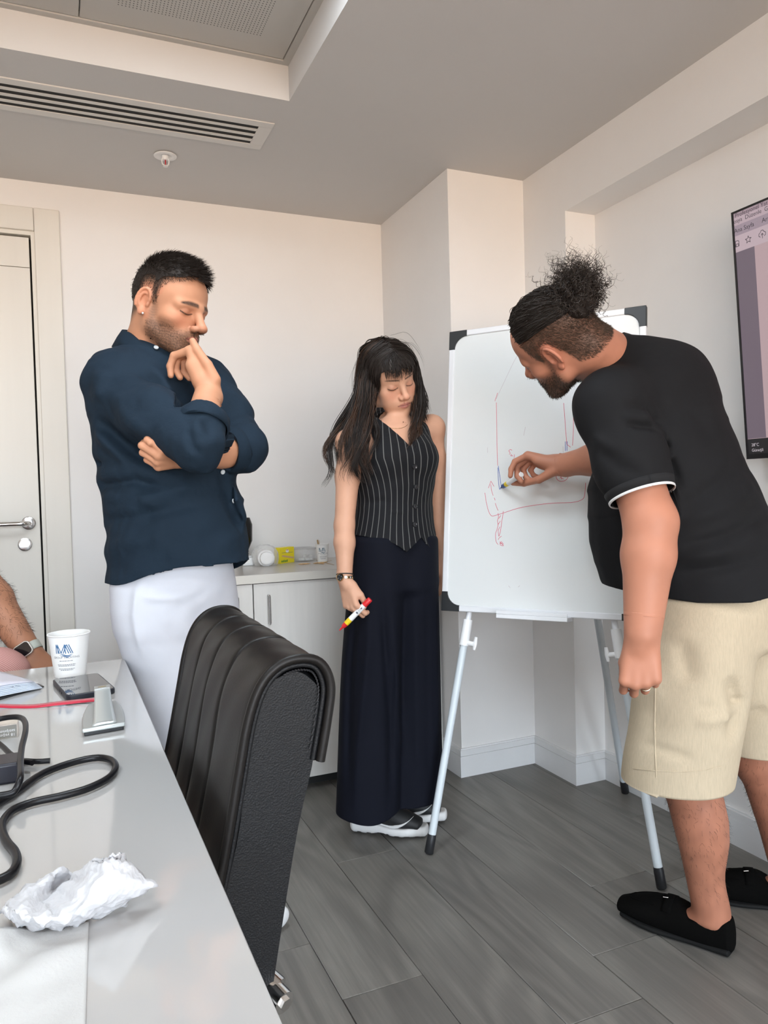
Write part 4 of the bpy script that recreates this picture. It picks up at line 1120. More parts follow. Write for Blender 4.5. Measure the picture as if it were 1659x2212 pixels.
def strand_mesh(name, S, r, m, parent=None, sides=3):
    # S: strands x points x 3, r: strands x points radii
    N, K, _ = S.shape
    r = np.broadcast_to(np.asarray(r, float), (N, K))
    T = np.gradient(S, axis=1); T /= np.linalg.norm(T, axis=2, keepdims=True) + 1e-9
    ref = RNG.normal(size=(N, 1, 3)); a = np.cross(T, ref); a /= np.linalg.norm(a, axis=2, keepdims=True) + 1e-9
    b = np.cross(T, a)
    rings = []
    for s in range(sides):
        an = 2 * math.pi * s / sides
        rings.append(S + r[..., None] * (math.cos(an) * a + math.sin(an) * b))
    Vv = np.stack(rings, 2)                           # N,K,sides,3
    base = np.arange(N)[:, None, None] * K * sides + np.arange(K - 1)[None, :, None] * sides
    s0 = np.arange(sides)[None, None]; s1 = (s0 + 1) % sides
    F_ = np.stack([base + s0, base + s1, base + sides + s1, base + sides + s0], -1).reshape(-1, 4)
    return mesh_np(name, Vv.reshape(-1, 3), F_, m, parent)
def hit(F, px, py, d0, d1, n=260, fold=None):
    # first surface point of a solid along a sight line, with its outward normal
    ds = np.linspace(d0, d1, n); P = CAM_POS + _ray(px, py)[None] * ds[:, None]; v = F.eval(P) - (fold(P) if fold is not None else 0)
    i = np.argmax(v < 0)
    if not (v < 0).any(): return None, None
    p = P[i]
    e = 2e-3; g_ = np.array([F.eval((p + np.eye(3)[a] * e)[None])[0] - F.eval((p - np.eye(3)[a] * e)[None])[0] for a in range(3)])
    return p, unit(g_)
def disc_on(name, p, n, r, th, m, parent, holes=False):
    x = unit(np.cross(n, V3(.3, .2, .9))); MM = Matrix.Translation(p) @ frame_from(x, n).to_4x4()
    return MB().lathe([(0, th * .6), (r * .55, th * .6), (r * .7, th), (r * .95, th), (r, th * .5), (r, -th), (0, -th)], 20, MM).build(name, m, parent, smooth=40)
def foldfn(folds):
    # folds: (polyline, width, depth); positive depth raises a ridge, negative presses a crease
    L = []
    for pts, w, amp in folds:
        pts = [np.array(q, float) for q in pts]
        ln = [np.linalg.norm(b - a) for a, b in zip(pts[:-1], pts[1:])]; tot = sum(ln); c = sum(pts) / len(pts)
        L.append(([(a, b - a, sum(ln[:i]) / tot, ln[i] / tot) for i, (a, b) in enumerate(zip(pts[:-1], pts[1:]))], w, amp, c, max(np.linalg.norm(q - c) for q in pts) + 3 * w + .12))
    def f(p):
        out = np.zeros(len(p))
        for segs, w, amp, c, R in L:
            ix = np.where(((p - c) ** 2).sum(1) < R * R)[0]
            if not len(ix): continue
            q = p[ix]; best = np.full(len(ix), 1e3); s = np.zeros(len(ix))
            for a, ab, s0, ds in segs:
                t = np.clip(((q - a) @ ab) / (ab @ ab), 0, 1)
                o = q - a - t[:, None] * ab
                z = o @ CF; o = o - .8 * z[:, None] * CF
                d2 = (o * o).sum(1); m = d2 < best; best = np.where(m, d2, best); s = np.where(m, s0 + ds * t, s)
            out[ix] += amp * np.exp(-best / (w * w)) * np.clip(np.minimum(s, 1 - s) / .22, 0, 1) ** .8
        return out
    return f
def wob(p, f, ph=0.0):
    # cheap smooth noise
    x, y, z = p[:, 0] * f, p[:, 1] * f, p[:, 2] * f
    return (np.sin(x + 1.7 * np.sin(y * .8 + ph) + ph) * np.cos(1.3 * y + 1.1 * np.sin(z * .9 + 2 * ph)) + np.sin(1.2 * z + 1.5 * np.sin(x * .7 - ph) + 3 * ph)) * .5

# ------------------------------------------------------------------ hands
def hand_solid(curls, thumb, s=1, splay=(.10, .03, -.04, -.12), w=1.0, thick=1.0):
    """Hand in its own frame: X to the knuckles, Z the back of the hand, the thumb on the +Y side when s = 1."""
    F = Field()
    K = [(.088, .029), (.093, .0095), (.087, -.0105), (.077, -.0285)]
    LN = [(.043, .026, .022), (.047, .030, .023), (.043, .028, .023), (.034, .021, .020)]
    RD = [.0092, .0095, .0089, .0079]
    F.chain([(-.03, 0, 0), (.012, .004 * s, 0)], [.026 * thick, .0235 * thick], k=.012)
    for (kx, ky), r in zip(K, RD):
        ky = ky * s * w
        F.cap((.008, ky * .62, -.001), (kx, ky, 0), .0155 * thick, .0118 * thick, k=.010)
    F.ell((.045, -.020 * s * w, -.010), (.040, .014, .013), k=.012)
    F.cap((.016, .018 * s, -.008), (.052, .030 * s * w, -.010), .016, .0125, k=.012)
    tips = []
    for i, ((kx, ky), ln, r) in enumerate(zip(K, LN, RD)):
        p = np.array([kx, ky * s * w, 0.0]); a = 0.0; sp = splay[i] * s
        q = [p]; rr = [r * 1.14]
        for j in range(3):
            a += math.radians(curls[i][j])
            d = np.array([math.cos(a) * math.cos(sp), math.cos(a) * math.sin(sp), -math.sin(a)])
            p = p + d * ln[j]; q.append(p); rr.append(r * (1.0, .93, .80)[j])
        for j in range(3): F.cap(q[j], q[j + 1], rr[j], rr[j + 1], k=.0035)
        tips.append(q)
    th = [np.array([x, y * s, z]) for x, y, z in thumb]
    F.cap(th[0], th[1], .0150, .0120, k=.010); F.cap(th[1], th[2], .0112, .0104, k=.004); F.cap(th[2], th[3], .0104, .0080, k=.003)
    return F, tips, th
RELAX_THUMB = [(.020, .022, -.008), (.058, .044, -.018), (.086, .052, -.024), (.108, .056, -.030)]
def hand_frame(xdir, zdir):
    x = unit(xdir); z = np.array(zdir, float); z = unit(z - x * (z @ x)); y = np.cross(z, x)
    return np.stack([x, y, z], 1)

# ------------------------------------------------------------------ heads (local frame: +X the person's right, +Y the face, +Z up, eyes at z = 0)
def head_solid(female=False, nose=1.0, jaw=1.0, ear=True, beard=0.0):
    F = Field(); j = jaw
    F.ell((0, -.012, .032), (.076, .096, .087), k=.02)
    F.ell((0, .032, .035), (.064, .055, .054), k=.03)
    F.ell((0, .038, -.034), (.057 * (1 if not female else .98), .050, .064), k=.03)
    F.ell((0, .045, -.072), (.045 * j, .044, .040), k=.025)
    F.ell((0, -.02, -.035), (.060, .070, .055), k=.03)
    for s in (-1, 1):
        F.cap((s * .058 * j, -.006, -.028), (s * .053 * j, .002, -.060), .014, .014, k=.02)
        F.cap((s * .053 * j, .002, -.060), (s * .020 * j, .070, -.097), .0155, .0145, k=.02)
        F.ell((s * .044, .050, -.026), (.023, .024, .019) if not female else (.021, .022, .018), k=.02)
        if female: F.ell((s * .031, .050, -.056), (.027, .030, .034), k=.02)
    F.ell((0, .077, -.100), (.020, .0185, .0155) if not female else (.0190, .0190, .0160), k=.012)
    # brow, sockets, lids
    for s in (-1, 1):
        if not female: F.cap((s * .047, .069, .011), (s * .010, .089, .012), .0115, .0105, k=.012)
        F.ell((s * .032, .098, -.006), (.019, .014, .0125), k=.012, op='s')
        F.ell((s * .032, .0700, -.004), (.0166, .0162, .0150), k=.003)                                   # lidded eye
        F.cap((s * .019, .083, -.0105), (s * .044, .0765, -.0095), .0022, .0016, k=.004)                  # lower lid
    # nose
    F.cap((0, .0835 + .004 * (nose - 1) * 10, .008), (0, .1055 + .005 * (nose - 1) * 10, -.032), .0085, .0108 * nose, k=.010)
    F.ell((0, .110 + .006 * (nose - 1) * 10, -.0365), (.0112 * nose, .0115, .0098), k=.008)
    for s in (-1, 1):
        F.ell((s * .0130 * nose, .0985 + .003 * (nose - 1) * 10, -.0405), (.0082, .0115, .0085), k=.005)
        F.ell((s * .0060 * nose, .1050, -.0490), (.0036, .0052, .0040), k=.003, op='s')
    # mouth
    F.ell((0, .075, -.064), (.030, .0215, .0225), k=.016)
    for s in (-1, 1):
        F.cap((s * .0235, .0845, -.0672), (s * .006, .0945, -.0628), .0028, .0048, k=.005)
        F.cap((s * .0225, .0845, -.0685), (s * .004, .0940, -.0740), .0030, .0058, k=.005)
    F.chain([(-.0245, .0885, -.0680), (-.010, .0985, -.0678), (0, .1000, -.0688), (.010, .0985, -.0678), (.0245, .0885, -.0680)], [.0010, .0016, .0016, .0016, .0010], k=.002, op='s')
    F.ell((0, .101, -.055), (.0035, .006, .007), k=.004, op='s')
    if ear:
        for s in (-1, 1):
            a = math.radians(22) * s; b = math.radians(-12)
            Rz = np.array([[math.cos(a), -math.sin(a), 0], [math.sin(a), math.cos(a), 0], [0, 0, 1]])
            Rx = np.array([[1, 0, 0], [0, math.cos(b), -math.sin(b)], [0, math.sin(b), math.cos(b)]])
            R = Rz @ Rx; o = np.array([s * .0775, -.014, -.003])
            g2 = Field()
            g2.ell((0, -.003, .001), (.0060, .0175, .0295), k=.004)
            g2.ell((s * .0085, -.004, .006), (.0085, .0125, .0215), k=.003, op='s')
            ring = [(s * (.0045 + .001 * math.sin(t)), -.0165 * math.cos(t) - .003, .0290 * math.sin(t) + .001) for t in np.linspace(-.75, 3.3, 12)]
            g2.chain(ring, [.0030] + [.0036] * 9 + [.0032, .0026], k=.002)
            g2.chain([(s * .0035, -.0095 * math.cos(t) - .002, .0180 * math.sin(t) + .001) for t in np.linspace(-.9, 1.9, 7)], [.0030] * 7, k=.0025)
            g2.ell((s * .008, .0035, -.006), (.0095, .0070, .0110), k=.003, op='s')
            g2.ell((s * .003, .002, -.0270), (.0050, .0085, .0095), k=.005)
            g2.ell((s * .0045, .0120, -.006), (.0036, .0042, .0062), k=.003)
            # ear solids first joined among themselves, then to the head
            def fn(p, g2=g2): return g2.eval(p)
            F.merge(_single(fn, (0, 0, 0), .05, .006), R, o)
    if beard:
        F.ell((0, .074, -.100), (.026, .026, .026), k=.012)
        for s in (-1, 1): F.cap((s * .054 * j, .004, -.055), (s * .022, .070, -.098), .0155 + beard, .0155 + beard, k=.015)
    return F
def _single(fn, c, R, k):
    f = Field(); f._add(fn, c, R, k, 'u'); return f
def sm(x, a, b):
    t = np.clip((x - a) / (b - a), 0, 1); return t * t * (3 - 2 * t)
def mixc(c, col, w): return c + (np.array(col) - c) * w[:, None]
def face_colors(q, skin, lips, brow, female=False, stubble=0.0, stub_col=(.05, .032, .022), scalp=None, scalp_w=0.0):
    x, y, z = q[:, 0], q[:, 1], q[:, 2]; ax = np.abs(x)
    c = np.tile(np.array(skin, float), (len(q), 1))
    blot = wob(q, 90.0) * .5 + wob(q, 240.0, 1.3) * .3
    c *= (1 + .045 * blot)[:, None]
    red = np.exp(-(((ax - .04) / .022) ** 2 + ((z + .03) / .02) ** 2)) * (y > .03) + .8 * np.exp(-((ax / .014) ** 2 + ((z + .036) / .014) ** 2)) * (y > .085) + .7 * (ax > .073) * (np.abs(z) < .045)
    c *= 1 - red[:, None] * np.array([-.05, .10, .10])
    # stubble / beard first, lips and brows over it
    if stubble:
        m = sm(-z, .022 + .0, .050) * sm(y, -.012, .012)                               # jaw and cheeks, low
        m *= 1 - np.exp(-(((ax - .036) / .020) ** 2 + ((z + .036) / .020) ** 2)) * .95     # clear cheek
        mus = np.exp(-((z + .0545) / .0065) ** 2) * (ax < .030) * (y > .075)
        side = np.exp(-((y - .012) / .012) ** 2) * sm(-z, -.035, -.005) * (ax > .05) * .8
        under = sm(-z, .105, .135)
        m = np.clip(np.maximum(np.maximum(m * (1 - under * .8), mus * .9), side * sm(-z, -.03, .02)), 0, 1)
        m *= (.8 + .2 * wob(q, 800.0)) * (1 - sm(np.linalg.norm(q, axis=1), .150, .175))
        c = mixc(c, stub_col, np.clip(m * stubble, 0, 1))
    if scalp is not None:
        c = mixc(c, scalp, np.clip(scalp_w(q), 0, 1))
    lip = np.exp(-((ax / .0235) ** 6)) * ((z + .0685 > -.0108 * (1 - (ax / .025) ** 2)) & (z + .0685 < .0095 * (1 - (ax / .026) ** 2) - .002 * np.exp(-(ax / .004) ** 2))) * (y > .082)
    c = mixc(c, lips, lip * .8)
    c = mixc(c, np.array(lips) * .35, (np.abs(z + .0683 + .0006) < .0013) * (ax < .025) * (y > .080) * .8)
    arch = .0200 + .003 * np.sin(np.clip((ax - .012) / .042, 0, 1) * 2.3) if female else .0165 - .06 * (ax - .012) + .002 * np.sin(np.clip((ax - .012) / .042, 0, 1) * 3.1)
    bw = (.0056 if not female else .0028) * (1 - .5 * sm(ax, .03, .055))
    bm = np.exp(-((z - arch) / bw) ** 4) * sm(ax, .008, .014) * (1 - sm(ax, .050, .057)) * (y > .05)
    c = mixc(c, brow, np.clip(bm * (.9 + .1 * wob(q, 900.)), 0, 1))
    # lash line of the lowered lids
    ex = (ax - .032) / .0158
    lash = -.0105 + .0045 * ex ** 2
    lm = (np.abs(ex) < 1.06) * np.exp(-((z - lash) / .0016) ** 2) * (y > .066)
    lid = np.exp(-((np.abs(ex)) / .95) ** 6) * sm(z, -.011, -.008) * (1 - sm(z, .004, .009)) * (y > .066); c *= 1 - lid[:, None] * np.array([.10, .16, .15])
    c = mixc(c, (.012, .008, .007), np.clip(lm * 1.2, 0, .95))
    return c
def skin_mat(name, base):
    m = mat(name, base, .5, spec=.35, attr='Col', sss=.0, bump=.10, bump_scale=420, bump_dist=.0008)
    return m

# ================================================================== the man in the navy shirt
HAIR_DARK = mat('hair_dark', (.020, .0145, .0115), .58, spec=.28)
def build_man():
    SK = np.array((.50, .245, .145))
    MS_ = skin_mat('skin_tan', tuple(SK))
    fa = math.radians(52)
    fwd = math.sin(fa) * CRH - math.cos(fa) * CFH; rgt = -math.cos(fa) * CRH - math.sin(fa) * CFH
    root_p = at_d(375, 1240, 2.03); root_p[2] = 0
    root = empty('person', tuple(root_p), 'person in a dark navy shirt and white jeans, arms folded, thumb at the lips', 'person')
    # head
    HR = np.array([[-.8063, .5630, .1813], [-.5913, -.7741, -.2262], [.0130, -.2896, .9570]]); HC = V3(.2925, 2.066, 1.6515); HS = 1.03
    yw = math.radians(7); HR = np.array([[math.cos(yw), -math.sin(yw), 0], [math.sin(yw), math.cos(yw), 0], [0, 0, 1]]) @ HR
    body = Field()
    neck0 = HC + HR @ (V3(0, -.030, -.055) * HS); nb = at_d(322, 765, 2.04)
    # torso and limbs
    P = lambda x, y, d: at_d(x, y, d)
    pel, wai, chl, chs, sho = P(378, 1262, 2.03), P(372, 1120, 2.03), P(352, 990, 2.03), P(340, 880, 2.03), P(328, 805, 2.035)
    body.loft([pel, wai, chl, chs, sho], [.125, .125, .135, .145, .13], [.105, .10, .10, .095, .075], rgt, k=.03)
    shR, elR, wrR = sho + rgt * .116 - UPZ * .050, P(430, 968, 1.755), P(450, 838, 1.885)
    shL, elL, wrL = sho - rgt * .175 - UPZ * .012, P(527, 968, 2.00), P(396, 986, 1.845)
    neck = Field(); neck.chain([neck0, (neck0 + nb) / 2 + fwd * .004, nb, nb - UPZ * .05], [.056, .058, .066, .085], k=.03)
    head = head_solid(nose=1.11, jaw=1.04)
    body.merge(head, HR, HC, HS); body.ops += neck.ops
    for sh, el, wr in ((shR, elR, wrR), (shL, elL, wrL)):
        m1 = sh * .5 + el * .5; body.chain([sh, m1, el], [.050, .046, .040], k=.02)
        mid = el * .62 + wr * .38; body.chain([el, mid, wr], [.041, .043, .029], k=.015)
    # right hand at the chin: back of the hand to the wall side, thumb up to the lips
    HX = unit(P(428, 775, 1.90) - wrR); ML_ = hand_frame(HX, CR * .86 - CF * .30)
    inv = lambda q: (ML_.T @ (q - wrR - HX * .004)) / 1.06
    thumb = [inv(P(463, 820, 1.872)), inv(P(448, 788, 1.868)), inv(P(426, 757, 1.870)), inv(P(416, 737, 1.872))]
    hs, tipsR, _ = hand_solid([(80, 52, 28), (82, 70, 38), (84, 78, 42), (84, 82, 44)], thumb, 1, w=.95)
    body.merge(hs, ML_, wrR + HX * .004, 1.06)
    # left hand tucked under the right elbow, fingers closed
    XL = unit(P(345, 990, 1.785) - wrL); ML2 = hand_frame(XL, -CF * .80 - CU * .45)
    hs, _, _ = hand_solid([(62, 78, 40), (64, 80, 40), (66, 82, 40), (68, 84, 40)], [(.020, .022, -.008), (.055, .036, -.014), (.084, .036, -.020), (.110, .030, -.024)], -1, w=.95)
    body.merge(hs, ML2, wrL - XL * .008, .95)
    # legs
    hipR, hipL = pel + rgt * .085 - UPZ * .03, pel - rgt * .085 - UPZ * .03
    footR, footL = V3(hipR[0], hipR[1], 0) + CRH * .255 + CFH * .05 - fwd * .10, V3(hipL[0], hipL[1], 0) - CRH * .02 + CFH * .05
    for h_, f_ in ((hipR, footR), (hipL, footL)):
        kn = h_ * .48 + f_ * .52 + fwd * .015; an = f_ + UPZ * .09
        body.chain([h_, kn, an], [.080, .055, .038], k=.03); body.cap(an, f_ + fwd * .12 + UPZ * .035, .036, .028, k=.02)
    lo, hi = bounds(body)
    inhead = lambda p: np.linalg.norm(p - (HC - UPZ * .01), axis=1) - .185
    inhand = lambda p: np.minimum(np.linalg.norm(p - P(425, 785, 1.89), axis=1) - .135, np.linalg.norm(p - P(345, 990, 1.79), axis=1) - .11)
    fine = lambda p: np.minimum(inhead(p), inhand(p))
    parts = [extract(body, HC - .22, HC + .22, .0024, keep=inhead, smooth=1),
             extract(body, P(390, 880, 1.86) - V3(.24, .24, .26), P(390, 880, 1.86) + V3(.24, .24, .26), .0026, keep=lambda p: np.maximum(inhand(p), -inhead(p) - .001), smooth=1),
             extract(body, lo, hi, .007, keep=lambda p: -fine(p) - .006)]
    vs, fs = join_parts(parts)
    q = ((vs - HC) @ HR) / HS
    YZ = lambda y, tab: np.interp(y, [t[0] for t in tab], [t[1] for t in tab])
    hl = [(-.14, -.075), (-.075, -.070), (-.045, -.045), (-.035, .012), (-.012, .034), (.002, .024), (.008, -.012), (.016, -.006), (.026, .034), (.045, .052), (.062, .060), (.078, .074), (.095, .078)]
    def hairline(q): return q[:, 2] - YZ(q[:, 1], hl) - .008 * np.exp(-(q[:, 0] / .02) ** 2) * 0
    scw = lambda q: sm(hairline(q), -.006, .034) * .90 * (np.abs(q[:, 0]) < .0800) * (np.linalg.norm(q, axis=1) < .17)
    col = face_colors(q, SK, (.42, .15, .12), (.020, .014, .011), stubble=.88, scalp=(.030, .022, .017), scalp_w=scw)
    hd_ = Field().merge(head, HR, HC, HS); nr_ = np.linalg.norm(vs - HC, axis=1) < .2; onface = np.zeros(len(vs), bool); onface[nr_] = hd_.eval(vs[nr_]) < .0035
    hnd = ~onface & (inhand(vs) < 0); col[hnd] = SK * (1 + .05 * wob(vs[hnd], 120.))[:, None]
    body_o = mesh_np('body', vs, fs, MS_, root, col)
    # hair: cropped sides, longer top brushed forward
    sc = Field(); sc.ell((0, -.012, .032), (.0775, .0975, .0885), k=.02); sc.ell((0, .032, .035), (.0655, .0565, .0555), k=.03); sc.ell((0, .005, .062), (.066, .083, .071), k=.02)
    hair_w = Field().merge(sc, HR, HC, HS)
    hv, hf = extract(hair_w, HC - .2, HC + .2, .004, keep=lambda p: -(hairline(((p - HC) @ HR) / HS) - .012 - .05 * sm(-((((p - HC) @ HR) / HS)[:, 2]), -.075, -.05)))
    hair = mesh_np('hair', hv, hf, HAIR_DARK, root)
    # strands
    ql = ((hv - HC) @ HR) / HS
    skv, skf = extract(hair_w, HC - .2, HC + .2, .0036, keep=lambda p: -(hairline(((p - HC) @ HR) / HS) - .004))
    sq = ((skv - HC) @ HR) / HS
    sel = RNG.choice(len(sq), 8500, replace=True); R0 = sq[sel] + RNG.normal(size=(8500, 3)) * .0016
    nrm = unit_rows(R0 - V3(0, .005, .02)); top = sm(R0[:, 2], .055, .105)
    frontness = sm(R0[:, 1], .0, .075) * top
    comb_d = np.stack([R0[:, 0] * 1.5, .9 * top + .25, -.9 * (1 - top) + .15 * top], 1) + RNG.normal(size=R0.shape) * .22
    comb_d -= nrm * (comb_d * nrm).sum(1)[:, None]; comb_d = unit_rows(comb_d)
    ln = .0042 + .018 * top + .006 * frontness; ln *= RNG.uniform(.65, 1.2, len(ln))
    lift = .28 + .25 * top + .55 * frontness
    t = np.linspace(0, 1, 5)[None, :, None]
    d0 = unit_rows(comb_d + nrm * lift[:, None]); d1 = unit_rows(comb_d + nrm * (lift - .25 + .5 * frontness)[:, None])
    S = R0[:, None] - nrm[:, None] * .001 + ln[:, None, None] * (d0[:, None] * t + (d1 - d0)[:, None] * t * t * .5)
    S = HC + (S * HS) @ HR.T
    rad = (.00062 * (1 - .85 * np.linspace(0, 1, 5)))[None] * np.ones((len(S), 1))
    strand_mesh('hair_strands', S, rad, HAIR_DARK, hair)
    # beard stubble strands
    bsel = np.where((q[:, 2] < -.045) & (q[:, 2] > -.118) & (q[:, 1] > -.005) & (np.linalg.norm(q, axis=1) < .16) & (np.abs(col.mean(1)) < .20) & onface)[0]
    if len(bsel):
        b_ = q[RNG.choice(bsel, 3200)] + RNG.normal(size=(3200, 3)) * .0008
        n_ = unit_rows(b_ - V3(0, .02, -.04)); dr = unit_rows(n_ * .55 + V3(0, .25, -.8) + RNG.normal(size=b_.shape) * .2)
        t = np.linspace(0, 1, 3)[None, :, None]; S = b_[:, None] + dr[:, None] * t * RNG.uniform(.0018, .0036, (len(b_), 1, 1))
        strand_mesh('stubble', HC + (S * HS) @ HR.T, (.00030 * np.array([1, .8, .2]))[None], mat('hair_brown', (.045, .028, .018), .5), body_o)
    # ear stud
    e = HC + HR @ (V3(.0845, -.0045, -.0345) * HS)
    ob = MB(); ob.lathe([(0, .003), (.002, .0026), (.003, .001), (.003, -.001), (0, -.003)], 12, Matrix.Translation(e) @ frame_from(CR, -CF).to_4x4()); ob.build('ear_stud', mat('crystal', (.85, .86, .88), .08, metallic=.7), body_o, smooth=40)
    # shirt
    sh = Field()
    M_SHIRT = mat('navy_linen', (.0095, .0200, .034), .85, spec=.2, bump=.45, bump_scale=30, bump_dist=.006, var=.10, var_scale=9)
    hem = P(372, 1226, 2.03)
    sh.loft([P(380, 1300, 2.03), pel, wai, chl, chs, sho, sho + UPZ * .02], [.182, .176, .176, .180, .184, .165, .13], [.255, .240, .208, .172, .140, .105, .085], rgt, [.176, .170, .150, .148, .146, .116, .085], k=.02, n=18)
    sh.chain([sho - rgt * .14 - UPZ * .01, sho + UPZ * .006, sho + rgt * .11 - UPZ * .018], [.065, .080, .068], k=.04)
    sh.ell(nb - UPZ * .012 - fwd * .006, (.085, .085, .055), np.stack([rgt, fwd, UPZ], 1), k=.035)
    mR, cR = elR * .5 + shR * .5, elR * .56 + wrR * .44
    sh.chain([shR, mR, elR], [.074, .068, .056], k=.035); sh.chain([elR, cR], [.056, .054], k=.015)
    tors = Field(); tors.ops = list(sh.ops[:3])
    mL, cL = elL * .5 + shL * .5, elL * .70 + wrL * .30
    sh.chain([shL, mL, elL], [.078, .070, .062], k=.035); sh.chain([elL, cL], [.060, .053], k=.012)
    dirR, dirL = unit(wrR - elR), unit(wrL - elL)
    def keep(p):
        z = p[:, 2]; u_ = (p - hem) @ rgt; f_ = (p - hem) @ fwd
        hemz = hem[2] - .026 + .046 * sm(f_, .0, .20) - .01 * np.clip(u_, -.2, .2)
        k1 = hemz - z
        d1 = np.where(np.linalg.norm(p - cR, axis=1) < .16, (p - cR) @ dirR, -1); d2 = np.where(np.linalg.norm(p - cL, axis=1) < .14, (p - cL) @ dirL, -1)
        near1 = np.linalg.norm(np.cross(p - cR, dirR), axis=1) < .075; near2 = np.linalg.norm(np.cross(p - cL, dirL), axis=1) < .072
        away = tors.eval(p) > .016; d1 = np.where(near1 & away, d1, -1.); d2 = np.where(near2 & away, d2, -1.)
        kn = .062 - np.linalg.norm((p - (nb + UPZ * .03)) - ((p - (nb + UPZ * .03)) @ unit(neck0 - nb))[:, None] * unit(neck0 - nb), axis=1)
        kn = np.where((p - nb) @ UPZ > .0, kn, -1.)
        return np.maximum(np.maximum(k1, kn), np.maximum(d1, d2))
    ff = foldfn([
        ([P(215, 905, 1.9), P(300, 985, 1.88), P(350, 1005, 1.88)], .016, -.010), ([P(205, 930, 1.9), P(290, 1010, 1.88)], .012, .007),
        ([P(250, 870, 1.85), P(330, 940, 1.83), P(410, 985, 1.74)], .020, .006), ([P(330, 870, 1.9), P(395, 930, 1.8)], .013, -.006),
        ([P(300, 800, 1.93), P(345, 850, 1.9), P(400, 890, 1.85)], .012, -.005), ([P(330, 790, 1.93), P(380, 850, 1.9)], .010, .005),
        ([P(408, 925, 1.72), P(416, 965, 1.70), P(440, 985, 1.72)], .010, -.0030), ([P(425, 900, 1.74), P(432, 950, 1.71)], .010, .0035), ([P(445, 905, 1.75), P(455, 960, 1.72)], .009, -.0025),
        ([P(215, 1050, 1.93), P(300, 1040, 1.88), P(370, 1060, 1.88)], .016, -.006), ([P(220, 1075, 1.93), P(320, 1075, 1.88), P(440, 1050, 1.9)], .014, .006),
        ([P(218, 1000, 1.95), P(280, 1010, 1.9)], .013, -.008), ([P(222, 1130, 1.95), P(330, 1110, 1.88), P(460, 1090, 1.92)], .018, -.006), ([P(235, 1180, 1.93), P(350, 1160, 1.88), P(480, 1130, 1.95)], .016, .005),
        ([P(470, 1010, 1.9), P(490, 1080, 1.92), P(520, 1150, 1.96)], .010, -.007), ([P(495, 1010, 1.92), P(515, 1080, 1.95), P(540, 1140, 1.98)], .012, .007),
        ([P(490, 850, 2.1), P(530, 905, 2.05)], .012, -.006), ([P(500, 900, 2.05), P(545, 920, 2.0)], .010, .005), ([P(230, 800, 1.88), P(215, 870, 1.88)], .02, .004)])
    def disp(p, d):
        near = np.abs(d) < .03
        out = d.copy()
        if near.any():
            pp = p[near]; out[near] = d[near] - 2.9 * ff(pp) - .0042 * wob(pp * V3(1, 1, 1.6), 36.) - .0024 * wob(pp, 80., 2.0)
        return out
    lo, hi = bounds(sh)
    sv, sf = extract(sh, lo, hi, .0050, disp=disp, keep=keep, smooth=1)
    shirt = mesh_np('shirt', sv, sf, M_SHIRT, root, solid=.003)
    # rolled cuffs
    for c, dr, r0, r1 in ((cR, dirR, .0575, .0530), (cL, dirL, .0550, .0510)):
        ax_ = unit(np.cross(dr, V3(.2, .9, .3))); bx = np.cross(dr, ax_)
        Pp = []
        for i, (dz, dr_) in enumerate(((-.032, .0010), (-.028, .0055), (-.014, .0068), (.002, .0060), (.007, .0030), (.004, -.003), (-.01, -.0055))):
            r = r0 + (r1 - r0) * (i / 6) + dr_
            Pp.append([c + dr * (dz + .0022 * math.sin(3 * a + i)) + (r + .0015 * math.sin(5 * a + 2 * i)) * (math.cos(a) * ax_ + math.sin(a) * bx) for a in np.linspace(0, 2 * math.pi, 33)])
        MB().grid(Pp).build('cuff', M_SHIRT, shirt, smooth=60, solid=.002)
    # collar: stand and fall around the neck
    upn = unit(unit(neck0 - nb) * .8 + UPZ * .4); fr = unit(fwd - upn * (fwd @ upn)); rt = np.cross(fr, upn)
    Pc = []
    for th in np.linspace(-1.0, 1.0, 41):
        a = th * math.radians(158)                     # 0 at the nape
        dirv = -fr * math.cos(a) + rt * math.sin(a)
        o_ = nb + upn * .012 + fr * .006
        front = sm(np.array([abs(th)]), .55, 1.0)[0]
        row = []
        for s_, (rr, hh) in enumerate(((.068, -.005), (.070, .022), (.073, .036), (.079, .036), (.088, .016), (.098, -.012 - .020 * front))):
            rr2 = rr * (1 + .05 * front); hh2 = hh - .034 * front
            row.append(o_ + dirv * rr2 + upn * hh2 + fr * (.012 * front))
        Pc.append(row)
    MB().grid(Pc).build('collar', M_SHIRT, shirt, smooth=50, solid=.003)
    M_BTN = mat('shell_button', (.50, .55, .58), .3)
    for x, y in ((337, 752), (371, 786), (419, 829), (480, 1019), (503, 1082)):
        p_, n_ = hit(sh, x, y, 1.6, 2.3)
        if p_ is not None: disc_on('button', p_ + n_ * .003, n_, .0062, .0012, M_BTN, shirt)
    # trousers
    tr = Field(); M_JEAN = mat('white_denim', (.62, .64, .70), .85, spec=.2, bump=.15, bump_scale=700, var=.02, var_scale=20)
    tr.loft([pel + UPZ * .08, pel, pel - UPZ * .10], [.150, .156, .145], [.145, .145, .12], rgt, k=.03)
    for h_, f_, sg in ((hipR, footR, 1), (hipL, footL, -1)):
        kn = h_ * .48 + f_ * .52 + fwd * .012
        tr.loft([h_ + UPZ * .10, h_, h_ * .7 + kn * .3, kn, kn * .4 + f_ * .6, f_ + UPZ * .04], [.060, .090, .100, .088, .080, .082], [.065, .094, .104, .090, .084, .088], rgt, k=.05)
